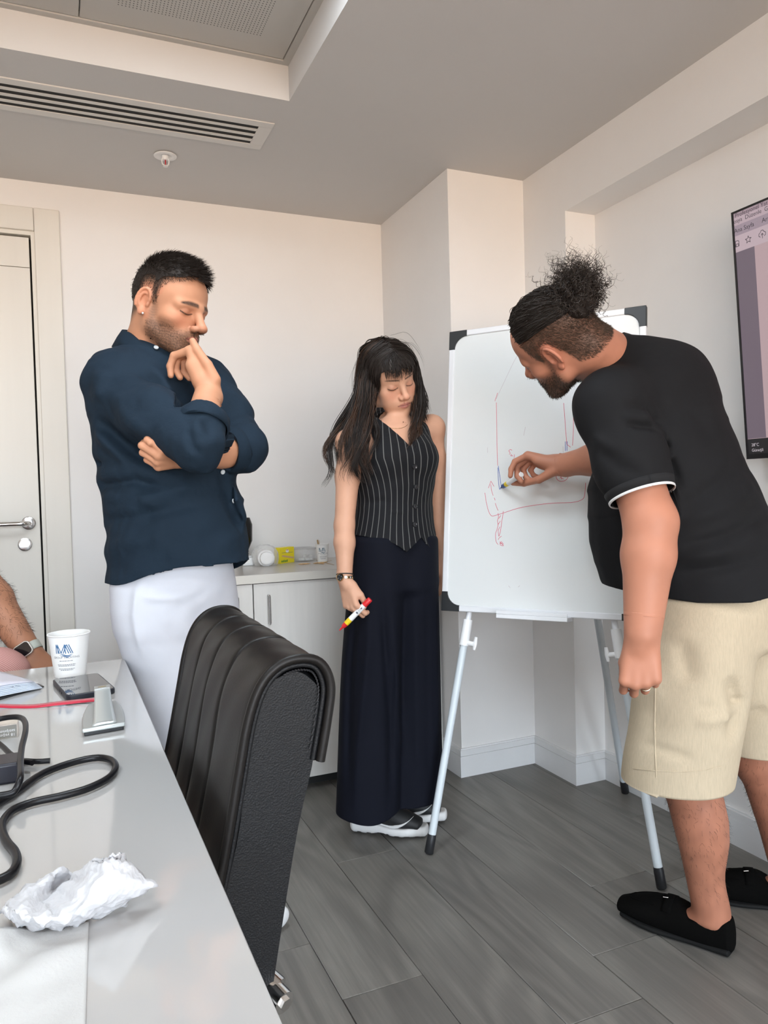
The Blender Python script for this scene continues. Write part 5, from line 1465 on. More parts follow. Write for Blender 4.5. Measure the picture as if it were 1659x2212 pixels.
    ft = foldfn([([P(470, 1215, 1.9), P(455, 1265, 1.87), P(410, 1300, 1.87), P(360, 1330, 1.85)], .010, -.006), ([P(300, 1250, 1.86), P(285, 1330, 1.85), P(300, 1430, 1.85)], .012, .005), ([P(330, 1270, 1.85), P(420, 1275, 1.86)], .010, -.005),
                 ([P(300, 1290, 1.85), P(400, 1295, 1.86)], .012, .004), ([P(480, 1210, 1.93), P(470, 1240, 1.9)], .006, .004), ([P(430, 1300, 1.9), P(420, 1400, 1.88)], .014, -.008), ([P(350, 1350, 1.85), P(390, 1420, 1.85)], .012, -.004)])
    tv_, tf_ = extract(tr, *bounds(tr), .006, disp=lambda p, d: d - np.where(np.abs(d) < .03, 2.0 * ft(p) + .002 * wob(p * V3(1, 1, .7), 30.), 0), keep=lambda p: np.maximum(p[:, 2] - (pel[2] + .085), .035 - p[:, 2]))
    mesh_np('trousers', tv_, tf_, M_JEAN, root, solid=.003)
    for f_, n in ((footR, 0), (footL, 1)):
        so = Field(); so.loft([f_ - fwd * .075 + UPZ * .055, f_ + UPZ * .055, f_ + fwd * .10 + UPZ * .042, f_ + fwd * .175 + UPZ * .034], [.036, .040, .046, .036], [.05, .052, .04, .028], rgt, k=.02)
        v_, f2 = extract(so, *bounds(so), .006, disp=lambda p, d: np.maximum(d, .001 - p[:, 2]))
        mesh_np('shoe', v_, f2, mat('white_sneaker', (.7, .7, .7), .6), root)
    inv_root(root)
def unit_rows(a): return a / (np.linalg.norm(a, axis=1, keepdims=True) + 1e-9)
def inv_root(root):
    inv = Matrix.Translation(root.location).inverted()
    for c in root.children: c.matrix_parent_inverse = inv
build_man()

# ================================================================== the woman in the pinstripe waistcoat
def build_woman():
    SK = np.array((.60, .335, .225))
    MS_ = skin_mat('skin_light', tuple(SK))
    P = lambda x, y, d: at_d(x, y, d)
    fa = math.radians(27)
    fwd = math.sin(fa) * CRH - math.cos(fa) * CFH; rgt = -math.cos(fa) * CRH - math.sin(fa) * CFH
    rp = P(850, 1190, 2.5); rp[2] = 0
    root = empty('person', tuple(rp), 'person with long dark hair in a pinstripe waistcoat holding a red marker', 'person')
    HR = np.array([[-.9612, .1033, -.2558], [.0089, -.9152, -.4030], [-.2757, -.3896, .8788]]); HC = V3(1.0245, 2.294, 1.523); HS = .96
    body = Field()
    nb = P(850, 925, 2.58); neck0 = HC + HR @ (V3(0, -.045, -.050) * HS)
    sho = P(850, 935, 2.505); chs, rib, wai, hip = P(853, 985, 2.50), P(853, 1040, 2.50), P(852, 1095, 2.50), P(852, 1185, 2.50)
    body.merge(head_solid(True, nose=1.0, jaw=1.0), HR, HC, HS)
    body.chain([neck0, (neck0 + nb) / 2, nb, nb - UPZ * .05], [.043, .041, .044, .06], k=.012)
    body.loft([hip - UPZ * .03, hip, wai, rib, chs, sho], [.120, .120, .104, .112, .120, .105], [.08, .08, .074, .080, .086, .062], rgt, k=.03)
    shR, elR, wrR = P(756, 957, 2.43), P(744, 1135, 2.41), P(745, 1252, 2.385)
    shL, elL, wrL = P(932, 925, 2.60), P(948, 1095, 2.63), P(958, 1205, 2.61)
    body.chain([sho - UPZ * .01, shR], [.06, .046], k=.03); body.chain([sho - UPZ * .01, shL], [.06, .046], k=.03)
    for sh, el, wr in ((shR, elR, wrR), (shL, elL, wrL)):
        body.chain([sh, sh * .6 + el * .4, el], [.041, .038, .0315], k=.02); body.chain([el, el * .68 + wr * .32, wr], [.0315, .0325, .0225], k=.015)
    # right hand round the marker
    pen_a, pen_b = P(733, 1362, 2.36), P(800, 1294, 2.35)          # nib end, cap end
    pd = unit(pen_b - pen_a)
    XR = unit(P(762, 1322, 2.362) - wrR); MR = hand_frame(XR, -CR * .62 - CF * .72)
    hs, _, _ = hand_solid([(42, 58, 30), (50, 66, 38), (58, 72, 40), (64, 74, 40)], [(.020, .022, -.008), (.056, .036, -.020), (.082, .034, -.034), (.100, .022, -.044)], 1, w=.88, thick=.88)
    body.merge(hs, MR, wrR + XR * .010, .90)
    ML2 = hand_frame(unit(P(962, 1290, 2.6) - wrL), CR * .8 - CF * .4)
    hs, _, _ = hand_solid([(20, 25, 15), (24, 28, 18), (28, 30, 18), (30, 32, 18)], RELAX_THUMB, -1, w=.88, thick=.88)
    body.merge(hs, ML2, wrL, .88)
    fR, fL = V3(.935, 2.345, 0), V3(1.085, 2.36, 0); fd = unit(V3(.198, -.165, 0)); fd2 = unit(V3(.17, -.10, 0))
    for o_, f_ in ((rgt * .060, fR), (-rgt * .060, fL)):
        h_ = hip + o_; an = f_ + UPZ * .10; kn = h_ * .5 + an * .5
        body.chain([h_, kn, an], [.055, .045, .034], k=.03)
    lo, hi = bounds(body)
    inhead = lambda p: np.linalg.norm(p - HC, axis=1) - .17
    inarm = lambda p: np.linalg.norm(p - P(752, 1310, 2.38), axis=1) - .115
    fine = lambda p: np.minimum(inhead(p), inarm(p))
    HW = P(752, 1310, 2.38)
    vs, fs = join_parts([extract(body, HC - .2, HC + .2, .0022, keep=inhead), extract(body, HW - .13, HW + .13, .0024, keep=inarm), extract(body, lo, hi, .006, keep=lambda p: -fine(p) - .006)])
    q = ((vs - HC) @ HR) / HS
    col = face_colors(q, SK, (.46, .17, .15), (.045, .028, .02), female=True)
    body_o = mesh_np('body', vs, fs, MS_, root, col)
    # waistcoat
    M_VEST = bpy.data.materials.new('pinstripe_cloth'); M_VEST.use_nodes = True
    g_ = M_VEST.node_tree; bs = g_.nodes['Principled BSDF']; bs.inputs['Roughness'].default_value = .8; bs.inputs['Specular IOR Level'].default_value = .2
    a = nn(g_, 'ShaderNodeAttribute', attribute_name='Col'); sx_ = nn(g_, 'ShaderNodeSeparateColor'); g_.links.new(a.outputs['Color'], sx_.inputs[0])
    fr_ = nn(g_, 'ShaderNodeMath', operation='FRACT'); mu_ = nn(g_, 'ShaderNodeMath', operation='MULTIPLY'); mu_.inputs[1].default_value = 1 / .0118; g_.links.new(sx_.outputs[0], mu_.inputs[0]); g_.links.new(mu_.outputs[0], fr_.inputs[0])
    sb_ = nn(g_, 'ShaderNodeMath', operation='SUBTRACT'); sb_.inputs[1].default_value = .5; g_.links.new(fr_.outputs[0], sb_.inputs[0])
    ab_ = nn(g_, 'ShaderNodeMath', operation='ABSOLUTE'); g_.links.new(sb_.outputs[0], ab_.inputs[0])
    rm_ = nn(g_, 'ShaderNodeMapRange'); rm_.inputs['From Min'].default_value = .03; rm_.inputs['From Max'].default_value = .075; rm_.inputs['To Min'].default_value = .85; rm_.inputs['To Max'].default_value = 0; g_.links.new(ab_.outputs[0], rm_.inputs['Value'])
    mx_ = nn(g_, 'ShaderNodeMix', data_type='RGBA'); mx_.inputs['A'].default_value = (.0075, .0078, .0095, 1); mx_.inputs['B'].default_value = (.16, .16, .155, 1); g_.links.new(rm_.outputs[0], mx_.inputs['Factor']); g_.links.new(mx_.outputs['Result'], bs.inputs['Base Color'])
    ve = Field()
    ve.loft([hip - UPZ * .03, hip, wai, rib, chs, sho, sho + UPZ * .02], [.156, .152, .132, .138, .142, .128, .10], [.122, .118, .104, .112, .120, .082, .07], rgt, [.112, .110, .095, .095, .095, .082, .07], k=.02, n=18)
    ve.chain([sho - rgt * .085 + UPZ * .005, sho + UPZ * .018, sho + rgt * .085 - UPZ * .004], [.044, .056, .044], k=.03)
    for s_ in (-1, 1): ve.ell(chs + rgt * s_ * .058 + fwd * .062 - UPZ * .012, (.056, .050, .056), np.stack([rgt, fwd, UPZ], 1), k=.04)
    ctr = chs - fwd * .0
    def keep(p):
        u_, f_, z = (p - ctr) @ rgt, (p - ctr) @ fwd, p[:, 2]
        hz = np.interp(u_, [-.16, -.11, -.085, -.065, -.045, -.030, -.005, .03, .07, .13, .17], hip[2] + np.array([.053, .038, .020, .003, .023, .041, .023, -.003, .026, .046, .056]))
        hz = np.where(f_ > -.02, hz, hip[2] + .03)
        k1 = hz - z
        vt, vb = sho[2] + .03, chs[2] + .022                                   # neckline
        vw = np.interp(z, [vb - .001, vb, vt, vt + .05], [-.002, .0, .060, .075])
        uc = u_ - .004
        k2 = np.where((f_ > -.01) & (z > vb - .03), vw - np.abs(uc), -1)
        k3 = .062 - np.linalg.norm((p - nb) - ((p - nb) @ unit(neck0 - nb))[:, None] * unit(neck0 - nb), axis=1); k3 = np.where((z > nb[2] - .02) & (f_ < .02), k3, -1)
        aw = np.interp(z, [sho[2] - .16, sho[2] - .10, sho[2] - .03, sho[2] + .05], [.175, .128, .110, .106])
        k4 = np.abs(u_ + .002) - aw
        return np.maximum(np.maximum(k1, k2), np.maximum(k3, k4))
    ff = foldfn([([P(772, 1065, 2.42), P(800, 1085, 2.4), P(840, 1080, 2.39)], .010, -.004), ([P(770, 1085, 2.42), P(790, 1100, 2.4)], .008, .004), ([P(930, 1060, 2.45), P(910, 1080, 2.42)], .009, -.004), ([P(800, 1010, 2.4), P(830, 1000, 2.38)], .010, -.003),
                 ([P(838, 1104, 2.4), P(874, 1108, 2.4)], .004, .003), ([P(905, 985, 2.4), P(903, 1060, 2.4), P(903, 1140, 2.4)], .004, -.0025)])
    vv_, vf_ = extract(ve, *bounds(ve), .0034, disp=lambda p, d: d - np.where(np.abs(d) < .03, ff(p) + .0013 * wob(p, 60.), 0), keep=keep)
    # stripes woven into the cloth, running down the body and bending at the front darts
    u_ = (vv_ - ctr) @ rgt; f_ = (vv_ - ctr) @ fwd
    ang = np.arctan2(u_, np.maximum(f_ + .12, .02)) * .145 + .0018 * np.sin((vv_[:, 2] - wai[2]) * 26)
    zc = np.clip((vv_[:, 2] - wai[2]) / .12, -1, 1.3)
    ang = ang / (1 + .16 * zc * zc)
    cv = np.stack([ang + 1.0, ang * 0, ang * 0], 1)                               # where each thread lies across the cloth
    vest = mesh_np('waistcoat', vv_, vf_, M_VEST, root, cv, solid=.003)
    for x, y in ((895, 1008), (898, 1051), (896, 1094), (895, 1133)):
        p_, n_ = hit(ve, x, y, 2.2, 2.6)
        if p_ is not None: disc_on('button', p_ + n_ * .003, n_, .0088, .0026, mat('horn_button', (.022, .022, .024), .12), vest)
    # wide trousers falling to the shoes
    tr = Field(); M_TR = mat('navy_crepe', (.0042, .0050, .0098), .8, spec=.15, var=.06, var_scale=10, bump=.08, bump_scale=300)
    hemc = P(850, 1745, 2.50); 
    for s_, cx, w_ in ((1, 797, .088), (-1, 893, .085)):
        tr.loft([hip + rgt * s_ * .066 + UPZ * .03, hip + rgt * s_ * (.068 if s_ > 0 else .056) - UPZ * .10, P(cx + 4 * s_, 1450, 2.515 - .045 * s_), P(cx - 2, 1765, 2.505 - .045 * s_)], [.082, .090, .096, .106], [.100, .104, .102, .100], rgt, k=.018, n=12)
    tr.loft([hip + UPZ * .07, hip, hip - UPZ * .12], [.125, .138, .138], [.09, .102, .10], rgt, k=.03)
    ft = foldfn([([P(800, 1180, 2.4), P(795, 1400, 2.38), P(775, 1600, 2.38), P(765, 1770, 2.38)], .014, .010), ([P(780, 1200, 2.4), P(757, 1450, 2.4), P(752, 1700, 2.4)], .012, -.010), ([P(822, 1180, 2.39), P(825, 1300, 2.38), P(838, 1500, 2.38), P(850, 1760, 2.38)], .010, -.011),
                 ([P(840, 1180, 2.39), P(850, 1320, 2.38), P(862, 1500, 2.38), P(880, 1750, 2.38)], .014, .009), ([P(870, 1190, 2.4), P(873, 1400, 2.4), P(868, 1600, 2.4)], .009, -.008), ([P(895, 1200, 2.4), P(900, 1420, 2.4), P(905, 1740, 2.4)], .014, .008),
                 ([P(922, 1200, 2.43), P(926, 1450, 2.42), P(930, 1740, 2.42)], .010, -.008), ([P(945, 1250, 2.46), P(955, 1740, 2.44)], .012, .006), ([P(850, 1400, 2.39), P(843, 1600, 2.38), P(838, 1765, 2.38)], .008, -.006)])
    fold_r = lambda p: ft(p) * sm(-p[:, 2], -.94, -.62)
    floor_hem = lambda p: (.116 - .016 * sm((p - hip) @ CRH, .0, .12) + .007 * np.sin(((p - hip) @ rgt) * 30) - .035 * (((p - hip) @ rgt) - .0) / .18 * 0 + .03 * sm((p - hip) @ CRH, .0, .10)) - p[:, 2]
    tv_, tf_ = extract(tr, *bounds(tr), .0055, disp=lambda p, d: d - np.where(np.abs(d) < .03, 1.3 * fold_r(p), 0), keep=lambda p: np.maximum(floor_hem(p), p[:, 2] - (hip[2] + .06)))
    mesh_np('trousers', tv_, tf_, M_TR, root, solid=.003)
    # sneakers
    M_SOLE = mat('sneaker_sole', (.70, .69, .68), .55, bump=.1, bump_scale=90); M_UP = mat('sneaker_upper', (.012, .012, .013), .6)
    for f_, d_ in ((V3(.985, 2.325, 0), fd), (V3(1.085, 2.385, 0), fd2)):
        lt = np.cross(d_, UPZ)
        so = Field(); so.loft([f_ - d_ * .105 + UPZ * .027, f_ - d_ * .04 + UPZ * .026, f_ + d_ * .05 + UPZ * .021, f_ + d_ * .125 + UPZ * .024], [.036, .040, .045, .027], [.030, .028, .022, .020], lt, k=.01, power=2.5, end=.8)
        def dsp(p, d, f_=f_, d_=d_):
            x = (p - f_) @ d_; bot = .004 + .012 * np.exp(-((x + .012) / .028) ** 2) + .004 * (np.sin(x * 190) > .2) * (np.abs(x + .012) > .02)
            return np.maximum(np.maximum(d, bot - p[:, 2]), p[:, 2] - (.052 - .16 * np.clip(x + .10, 0, .12) + .10 * np.clip(x - .06, 0, .1)))
        v_, f2 = extract(so, *bounds(so), .003, disp=dsp)
        sh_ = mesh_np('shoe_sole', v_, f2, M_SOLE, root)
        up = Field(); up.loft([f_ - d_ * .088 + UPZ * .075, f_ - d_ * .04 + UPZ * .075, f_ + d_ * .04 + UPZ * .055, f_ + d_ * .112 + UPZ * .038], [.033, .035, .040, .030], [.045, .045, .036, .022], lt, k=.01)
        v_, f2 = extract(up, *bounds(up), .004, disp=lambda p, d: np.maximum(d, .022 - p[:, 2]))
        uo = mesh_np('shoe_upper', v_, f2, M_UP, root)
        for s_ in (1, -1):
            Pp = []
            for t in np.linspace(0, 1, 16):
                x = -.03 + .125 * t; zz = .040 + .020 * (t - .35) ** 2 * 4 - .004
                base = f_ + d_ * x + UPZ * zz
                yv = .05
                for it in range(40):
                    if up.eval((base + lt * s_ * yv)[None])[0] < .0008: break
                    yv -= .001
                wd = .0052 * math.sin(math.pi * min(1, t * 1.05 + .02)) + .0008
                Pp.append([base + lt * s_ * (yv + .0014) + UPZ * wd, base + lt * s_ * (yv + .0022), base + lt * s_ * (yv + .0014) - UPZ * wd])
            MB().grid(Pp).build('shoe_stripe', M_SOLE, uo, smooth=60, solid=.001)
    # hair
    M_HB = mat('hair_black_brown', (.017, .0115, .0092), .42, spec=.45); M_HT = mat('hair_brown_tips', (.050, .024, .013), .40, spec=.5)
    hlt = [(-.14, -.10), (-.04, -.10), (-.012, -.02), (.010, .000), (.030, .014), (.050, .034), (.070, .054), (.09, .062)]
    hairline = lambda q: q[:, 2] - np.interp(q[:, 1], [t[0] for t in hlt], [t[1] for t in hlt])
    sc = Field(); sc.ell((0, -.014, .036), (.0840, .104, .0930), k=.02); sc.ell((0, .030, .040), (.0700, .0610, .0610), k=.03); sc.ell((0, -.035, -.03), (.080, .075, .08), k=.03)
    hw = Field().merge(sc, HR, HC, HS)
    hv, hf = extract(hw, HC - .22, HC + .22, .004, disp=lambda p, d: d - .0012 * np.sin(((p - HC) @ HR[:, 0]) * 900 + 5 * wob(p, 40.)), keep=lambda p: -(hairline(((p - HC) @ HR) / HS)))
    hair = mesh_np('hair', hv, hf, M_HB, root)
    loc = lambda x, y, z: HC + HR @ (V3(x, y, z) * HS)
    def lock(guides, n, r, jit, mtl, wave=.004, wf=3.0, K=22, name='hair_lock', splay=1.0, nl=16, gather=.72):
        G = np.array([spline(g, K) for g in guides])                              # guides x K x 3
        m = len(G) - 1
        w = RNG.uniform(0, m, n) if m else np.zeros(n); i = np.minimum(w.astype(int), max(m - 1, 0)); u = (w - i)[:, None, None]
        S = G[i] * (1 - u) + G[np.minimum(i + 1, m)] * u
        t = np.linspace(0, 1, K)[None, :, None]
        # strands gather in locks, each with its own wave and length, tapering together to the tip
        cs = max(1, n // nl); ci = np.minimum(np.arange(n) // cs, nl - 1)
        wl = np.sort(RNG.uniform(0, m, nl)) if m else np.zeros(nl); wl = wl[ci]; il = np.minimum(wl.astype(int), max(m - 1, 0)); ul = (wl - il)[:, None, None]
        Lk = G[il] * (1 - ul) + G[np.minimum(il + 1, m)] * ul
        g_ = np.clip((t - .25) / .6, 0, 1) * gather
        S = S * (1 - g_) + Lk * g_
        off = RNG.normal(size=(n, 1, 3)) * jit; tail = RNG.normal(size=(n, 1, 3)) * jit * .5 * splay
        ph_ = RNG.uniform(0, 6.28, nl)[ci][:, None]; wa = RNG.uniform(.6, 1.3, nl)[ci][:, None]; wq = RNG.uniform(.75, 1.25, nl)[ci][:, None]
        clump = (RNG.normal(size=(nl, 1, 3)) * jit * 1.3)[ci]
        tt = np.linspace(0, 1, K)[None]
        wv = np.sin(tt * wf * wq * 6.28 + ph_) * tt ** 1.2 * wave * wa; wv2 = np.cos(tt * wf * wq * 6.28 + ph_) * tt ** 1.2 * wave * wa * .6
        S = S + off * (1 - .6 * gather * t ** 2) + tail * t * t + clump * t + wv[..., None] * CR + wv2[..., None] * CF
        ln = RNG.uniform(.70, 1.06, nl)[ci] * RNG.uniform(.86, 1.0, n); ln = np.minimum(ln, 1.0)
        idx = np.linspace(0, 1, K)[None] * ln[:, None] * (K - 1); i0 = np.minimum(idx.astype(int), K - 2); fr_ = (idx - i0)[..., None]
        S = np.take_along_axis(S, i0[..., None].repeat(3, 2), 1) * (1 - fr_) + np.take_along_axis(S, (i0 + 1)[..., None].repeat(3, 2), 1) * fr_
        rad = r * np.clip(np.minimum(1.0, (1 - np.linspace(0, 1, K)) * 3.0 + .15), 0, 1)[None] * RNG.uniform(.7, 1.2, (n, 1))
        return strand_mesh(name, S, rad, mtl, hair)
    A = lambda *l: [P(*q_) for q_ in l]
    part = [loc(.004, .055, .112), loc(.004, .02, .124), loc(.004, -.02, .127)]
    rg = [[part[2], loc(.060, -.05, .095), loc(.092, -.05, .01)] + A((756, 885, 2.50), (730, 945, 2.44), (712, 1000, 2.40), (708, 1050, 2.39)),
          [part[2], loc(.062, -.02, .095), loc(.094, -.02, .02)] + A((770, 880, 2.43), (750, 945, 2.370), (735, 1000, 2.355), (722, 1040, 2.36)),
          [part[1], loc(.062, .01, .092), loc(.090, .012, .03)] + A((788, 880, 2.41), (776, 945, 2.355), (768, 1000, 2.345), (788, 1045, 2.35)),
          [part[0], loc(.056, .045, .085), loc(.079, .046, .03), loc(.075, .040, -.02)] + A((805, 880, 2.425), (806, 930, 2.39), (800, 985, 2.37), (818, 1038, 2.37))]
    lock(rg, 1300, .0011, .0040, M_HB, wave=.014, wf=1.7, nl=10, gather=.90, K=28)
    for k_ in range(9):
        lock([rg[k_ % 3 + 1] if k_ % 2 else rg[k_ % 4]], 46, .0010, .0045, M_HB if k_ % 3 else M_HT, wave=.030, wf=1.9, nl=1, gather=.0, K=30, splay=.3)
    lock([[part[0], loc(.050, .058, .085), loc(.068, .066, .040), loc(.070, .062, -.005)], [part[0], loc(.054, .052, .083), loc(.075, .054, .035), loc(.074, .048, -.03)]], 200, .0009, .002, M_HB, wave=.002, K=14, nl=8)
    lock([[g[-5], g[-4], g[-3], g[-2], g[-1] - UPZ * .012] for g in rg[1:]], 260, .0010, .007, M_HT, wave=.020, wf=1.5, nl=8)
    lg = [[part[2], loc(-.060, -.04, .095), loc(-.094, -.03, .01)] + A((918, 850, 2.57), (922, 890, 2.55), (918, 925, 2.52)),
          [part[1], loc(-.060, .01, .095), loc(-.092, .01, .02)] + A((905, 860, 2.52), (908, 900, 2.49), (902, 940, 2.45), (896, 965, 2.42)),
          [part[0], loc(-.055, .045, .085), loc(-.084, .038, .02)] + A((897, 855, 2.49), (896, 900, 2.46), (890, 945, 2.415), (882, 992, 2.385)),]
    lock(lg, 900, .0011, .0055, M_HB, wave=.016, wf=1.9, nl=7)
    lock([[g[-4], g[-3], g[-2], g[-1] - UPZ * .01] for g in lg[1:]], 150, .0011, .006, M_HT, wave=.007)
    bk = [[part[2], loc(.05, -.085, .09), loc(.06, -.11, 0)] + A((790, 900, 2.62), (775, 980, 2.62)), [part[2], loc(0, -.10, .09), loc(0, -.125, 0)] + A((840, 900, 2.68), (830, 985, 2.66)), [part[2], loc(-.05, -.085, .09), loc(-.06, -.11, 0)] + A((900, 900, 2.68), (900, 970, 2.66))]
    lock(bk, 500, .0014, .007, M_HB, wave=.005)
    fr = [[part[0], loc(.050, .060, .088), loc(.060, .080, .050), loc(.058, .080, .020)], [part[0], loc(.030, .072, .090), loc(.036, .095, .055), loc(.034, .100, .018)], [part[0], loc(.008, .078, .092), loc(.010, .102, .056), loc(.010, .108, .016)], [part[0], loc(-.016, .074, .090), loc(-.020, .098, .055), loc(-.018, .104, .018)], [part[0], loc(-.035, .068, .088), loc(-.046, .086, .055), loc(-.050, .088, .022)], [part[0], loc(-.050, .058, .086), loc(-.066, .070, .050), loc(-.070, .066, .010)]]
    lock(fr, 330, .0008, .0026, M_HB, wave=.0010, K=14, splay=.8, nl=20, gather=.6)
    fly = [[part[i_ % 3], loc(.07 * s_, .0, .10), loc(.11 * s_, -.02, .02)] + [loc(.13 * s_, -.02, -.10)] for s_ in (1, -1) for i_ in range(2)]
    lock(fly[:2], 20, .0004, .011, M_HB, wave=.01, wf=1.2, nl=20, gather=0); lock(fly[2:], 12, .0004, .011, M_HB, wave=.01, wf=1.2, nl=12, gather=0)
    # wrist watch, hair tie, necklace, earring
    M_GOLD = mat('two_tone_gold', (.62, .45, .24), .22, metallic=1.0)
    wdir = unit(wrR - elR); c = elR + wdir * (np.linalg.norm(wrR - elR) - .006)
    ax_ = unit(np.cross(wdir, CF)); bx = np.cross(wdir, ax_)
    wt_ = empty('wristwatch', tuple(c), 'slim gold and steel bracelet watch with a dark dial on the bare wrist', 'watch')
    for k in range(18):
        a_ = k * 2 * math.pi / 18; p_ = c + .0262 * (math.cos(a_) * ax_ + math.sin(a_) * bx); n_ = math.cos(a_) * ax_ + math.sin(a_) * bx
        if n_ @ (-CF * .85 - CR * .5) > .80: continue
        MM = Matrix.Translation(p_) @ frame_from(np.cross(wdir, n_), n_).to_4x4()
        MB().box((-.0042, -.004, -.0012), (.0042, .004, .0014), MM).build('link', M_GOLD if k % 2 else M_STEEL, wt_, bevel=.0008)
    n_ = unit(-CF * .85 - CR * .5 - wdir * ((-CF * .85 - CR * .5) @ wdir)); pc = c + n_ * .0255
    MM = Matrix.Translation(pc) @ frame_from(wdir, n_).to_4x4()
    MB().lathe([(0, .0015), (.0092, .0015), (.0100, .0045), (.0125, .0042), (.0132, .001), (.0125, -.001), (0, -.001)], 28, MM).build('case', M_GOLD, wt_, smooth=40)
    MB().lathe([(0, .0030), (.0096, .0030), (.0096, .002)], 24, MM).build('dial', mat('watch_dial', (.03, .032, .035), .15), wt_)
    for k in range(4):
        a_ = k * math.pi / 2 + .4; MB().lathe([(0, .0042), (.0013, .0036), (.0013, .003)], 8, MM @ Matrix.Translation((.007 * math.cos(a_), .007 * math.sin(a_), 0))).build('marker', mat('crystal', (.85, .86, .88), .08, metallic=.7), wt_)
    recenter(wt_)
    c2 = c - wdir * .010
    tag(MB().tube([c2 + .0268 * (math.cos(a_) * ax_ + math.sin(a_) * bx) - wdir * .002 * math.sin(a_) for a_ in np.linspace(0, 2 * math.pi, 28, endpoint=False)], .0017, 8, closed=True).build('hair_tie', M_BLACK_PL, smooth=60), 'thin black hair tie worn above the gold watch', 'hair tie')
    Pn = []
    for a_ in np.linspace(-1.25, 1.25, 24):
        x_, y_ = P(853, 905, 2.45)[:2]; px_, py_ = 856 + 25 * math.sin(a_), 922 + 12 * math.cos(a_) - 8
        p_, n_ = hit(body, px_, py_, 2.2, 2.6)
        if p_ is not None: Pn.append(p_ + n_ * .001)
    if len(Pn) > 4: MB().tube(Pn, .0007, 6).build('necklace', M_GOLD, body_o, smooth=60)
    # red marker in the hand
    mk = empty('red_marker', tuple(pen_a), 'red and white board marker held pointing down in the hand', 'marker')
    L_ = np.linalg.norm(pen_b - pen_a); Q = lambda t: pen_a + pd * (t * L_)
    M_RED = mat('marker_red', (.62, .02, .025), .35)
    MB().tube([Q(0), Q(.04), Q(.10), Q(.13)], [.0012, .0028, .0032, .0055], 14).build('nib_cone', M_RED, mk, smooth=40)
    MB().tube([Q(.12), Q(.22)], [.0068, .0085], 16).build('shoulder', M_RED, mk, smooth=40)
    MB().tube([Q(.22), Q(.36)], .0086, 16).build('yellow_band', mat('marker_yellow', (.80, .60, .02), .4), mk, smooth=40)
    MB().tube([Q(.36), Q(.80)], .0086, 16).build('barrel', M_WHITE_PL, mk, smooth=40)
    MB().tube([Q(.80), Q(.985), Q(1.0)], [.0088, .0088, .0078], 16).build('cap', M_RED, mk, smooth=40)
    b_ = MB(); sd = unit(-CF - pd * (-CF @ pd))
    for k, (t0, t1, w_) in enumerate(((.56, .60, .0035), (.63, .64, .003), (.66, .67, .003), (.69, .74, .002))):
        up_ = np.cross(pd, sd); b_.add([Q(t0) + sd * .0089 + up_ * w_, Q(t1) + sd * .0089 + up_ * w_, Q(t1) + sd * .0089 - up_ * w_, Q(t0) + sd * .0089 - up_ * w_], [(0, 1, 2, 3)])
    b_.build('barrel_print', M_PRINT, mk)
    recenter(mk)
    inv_root(root)
build_woman()

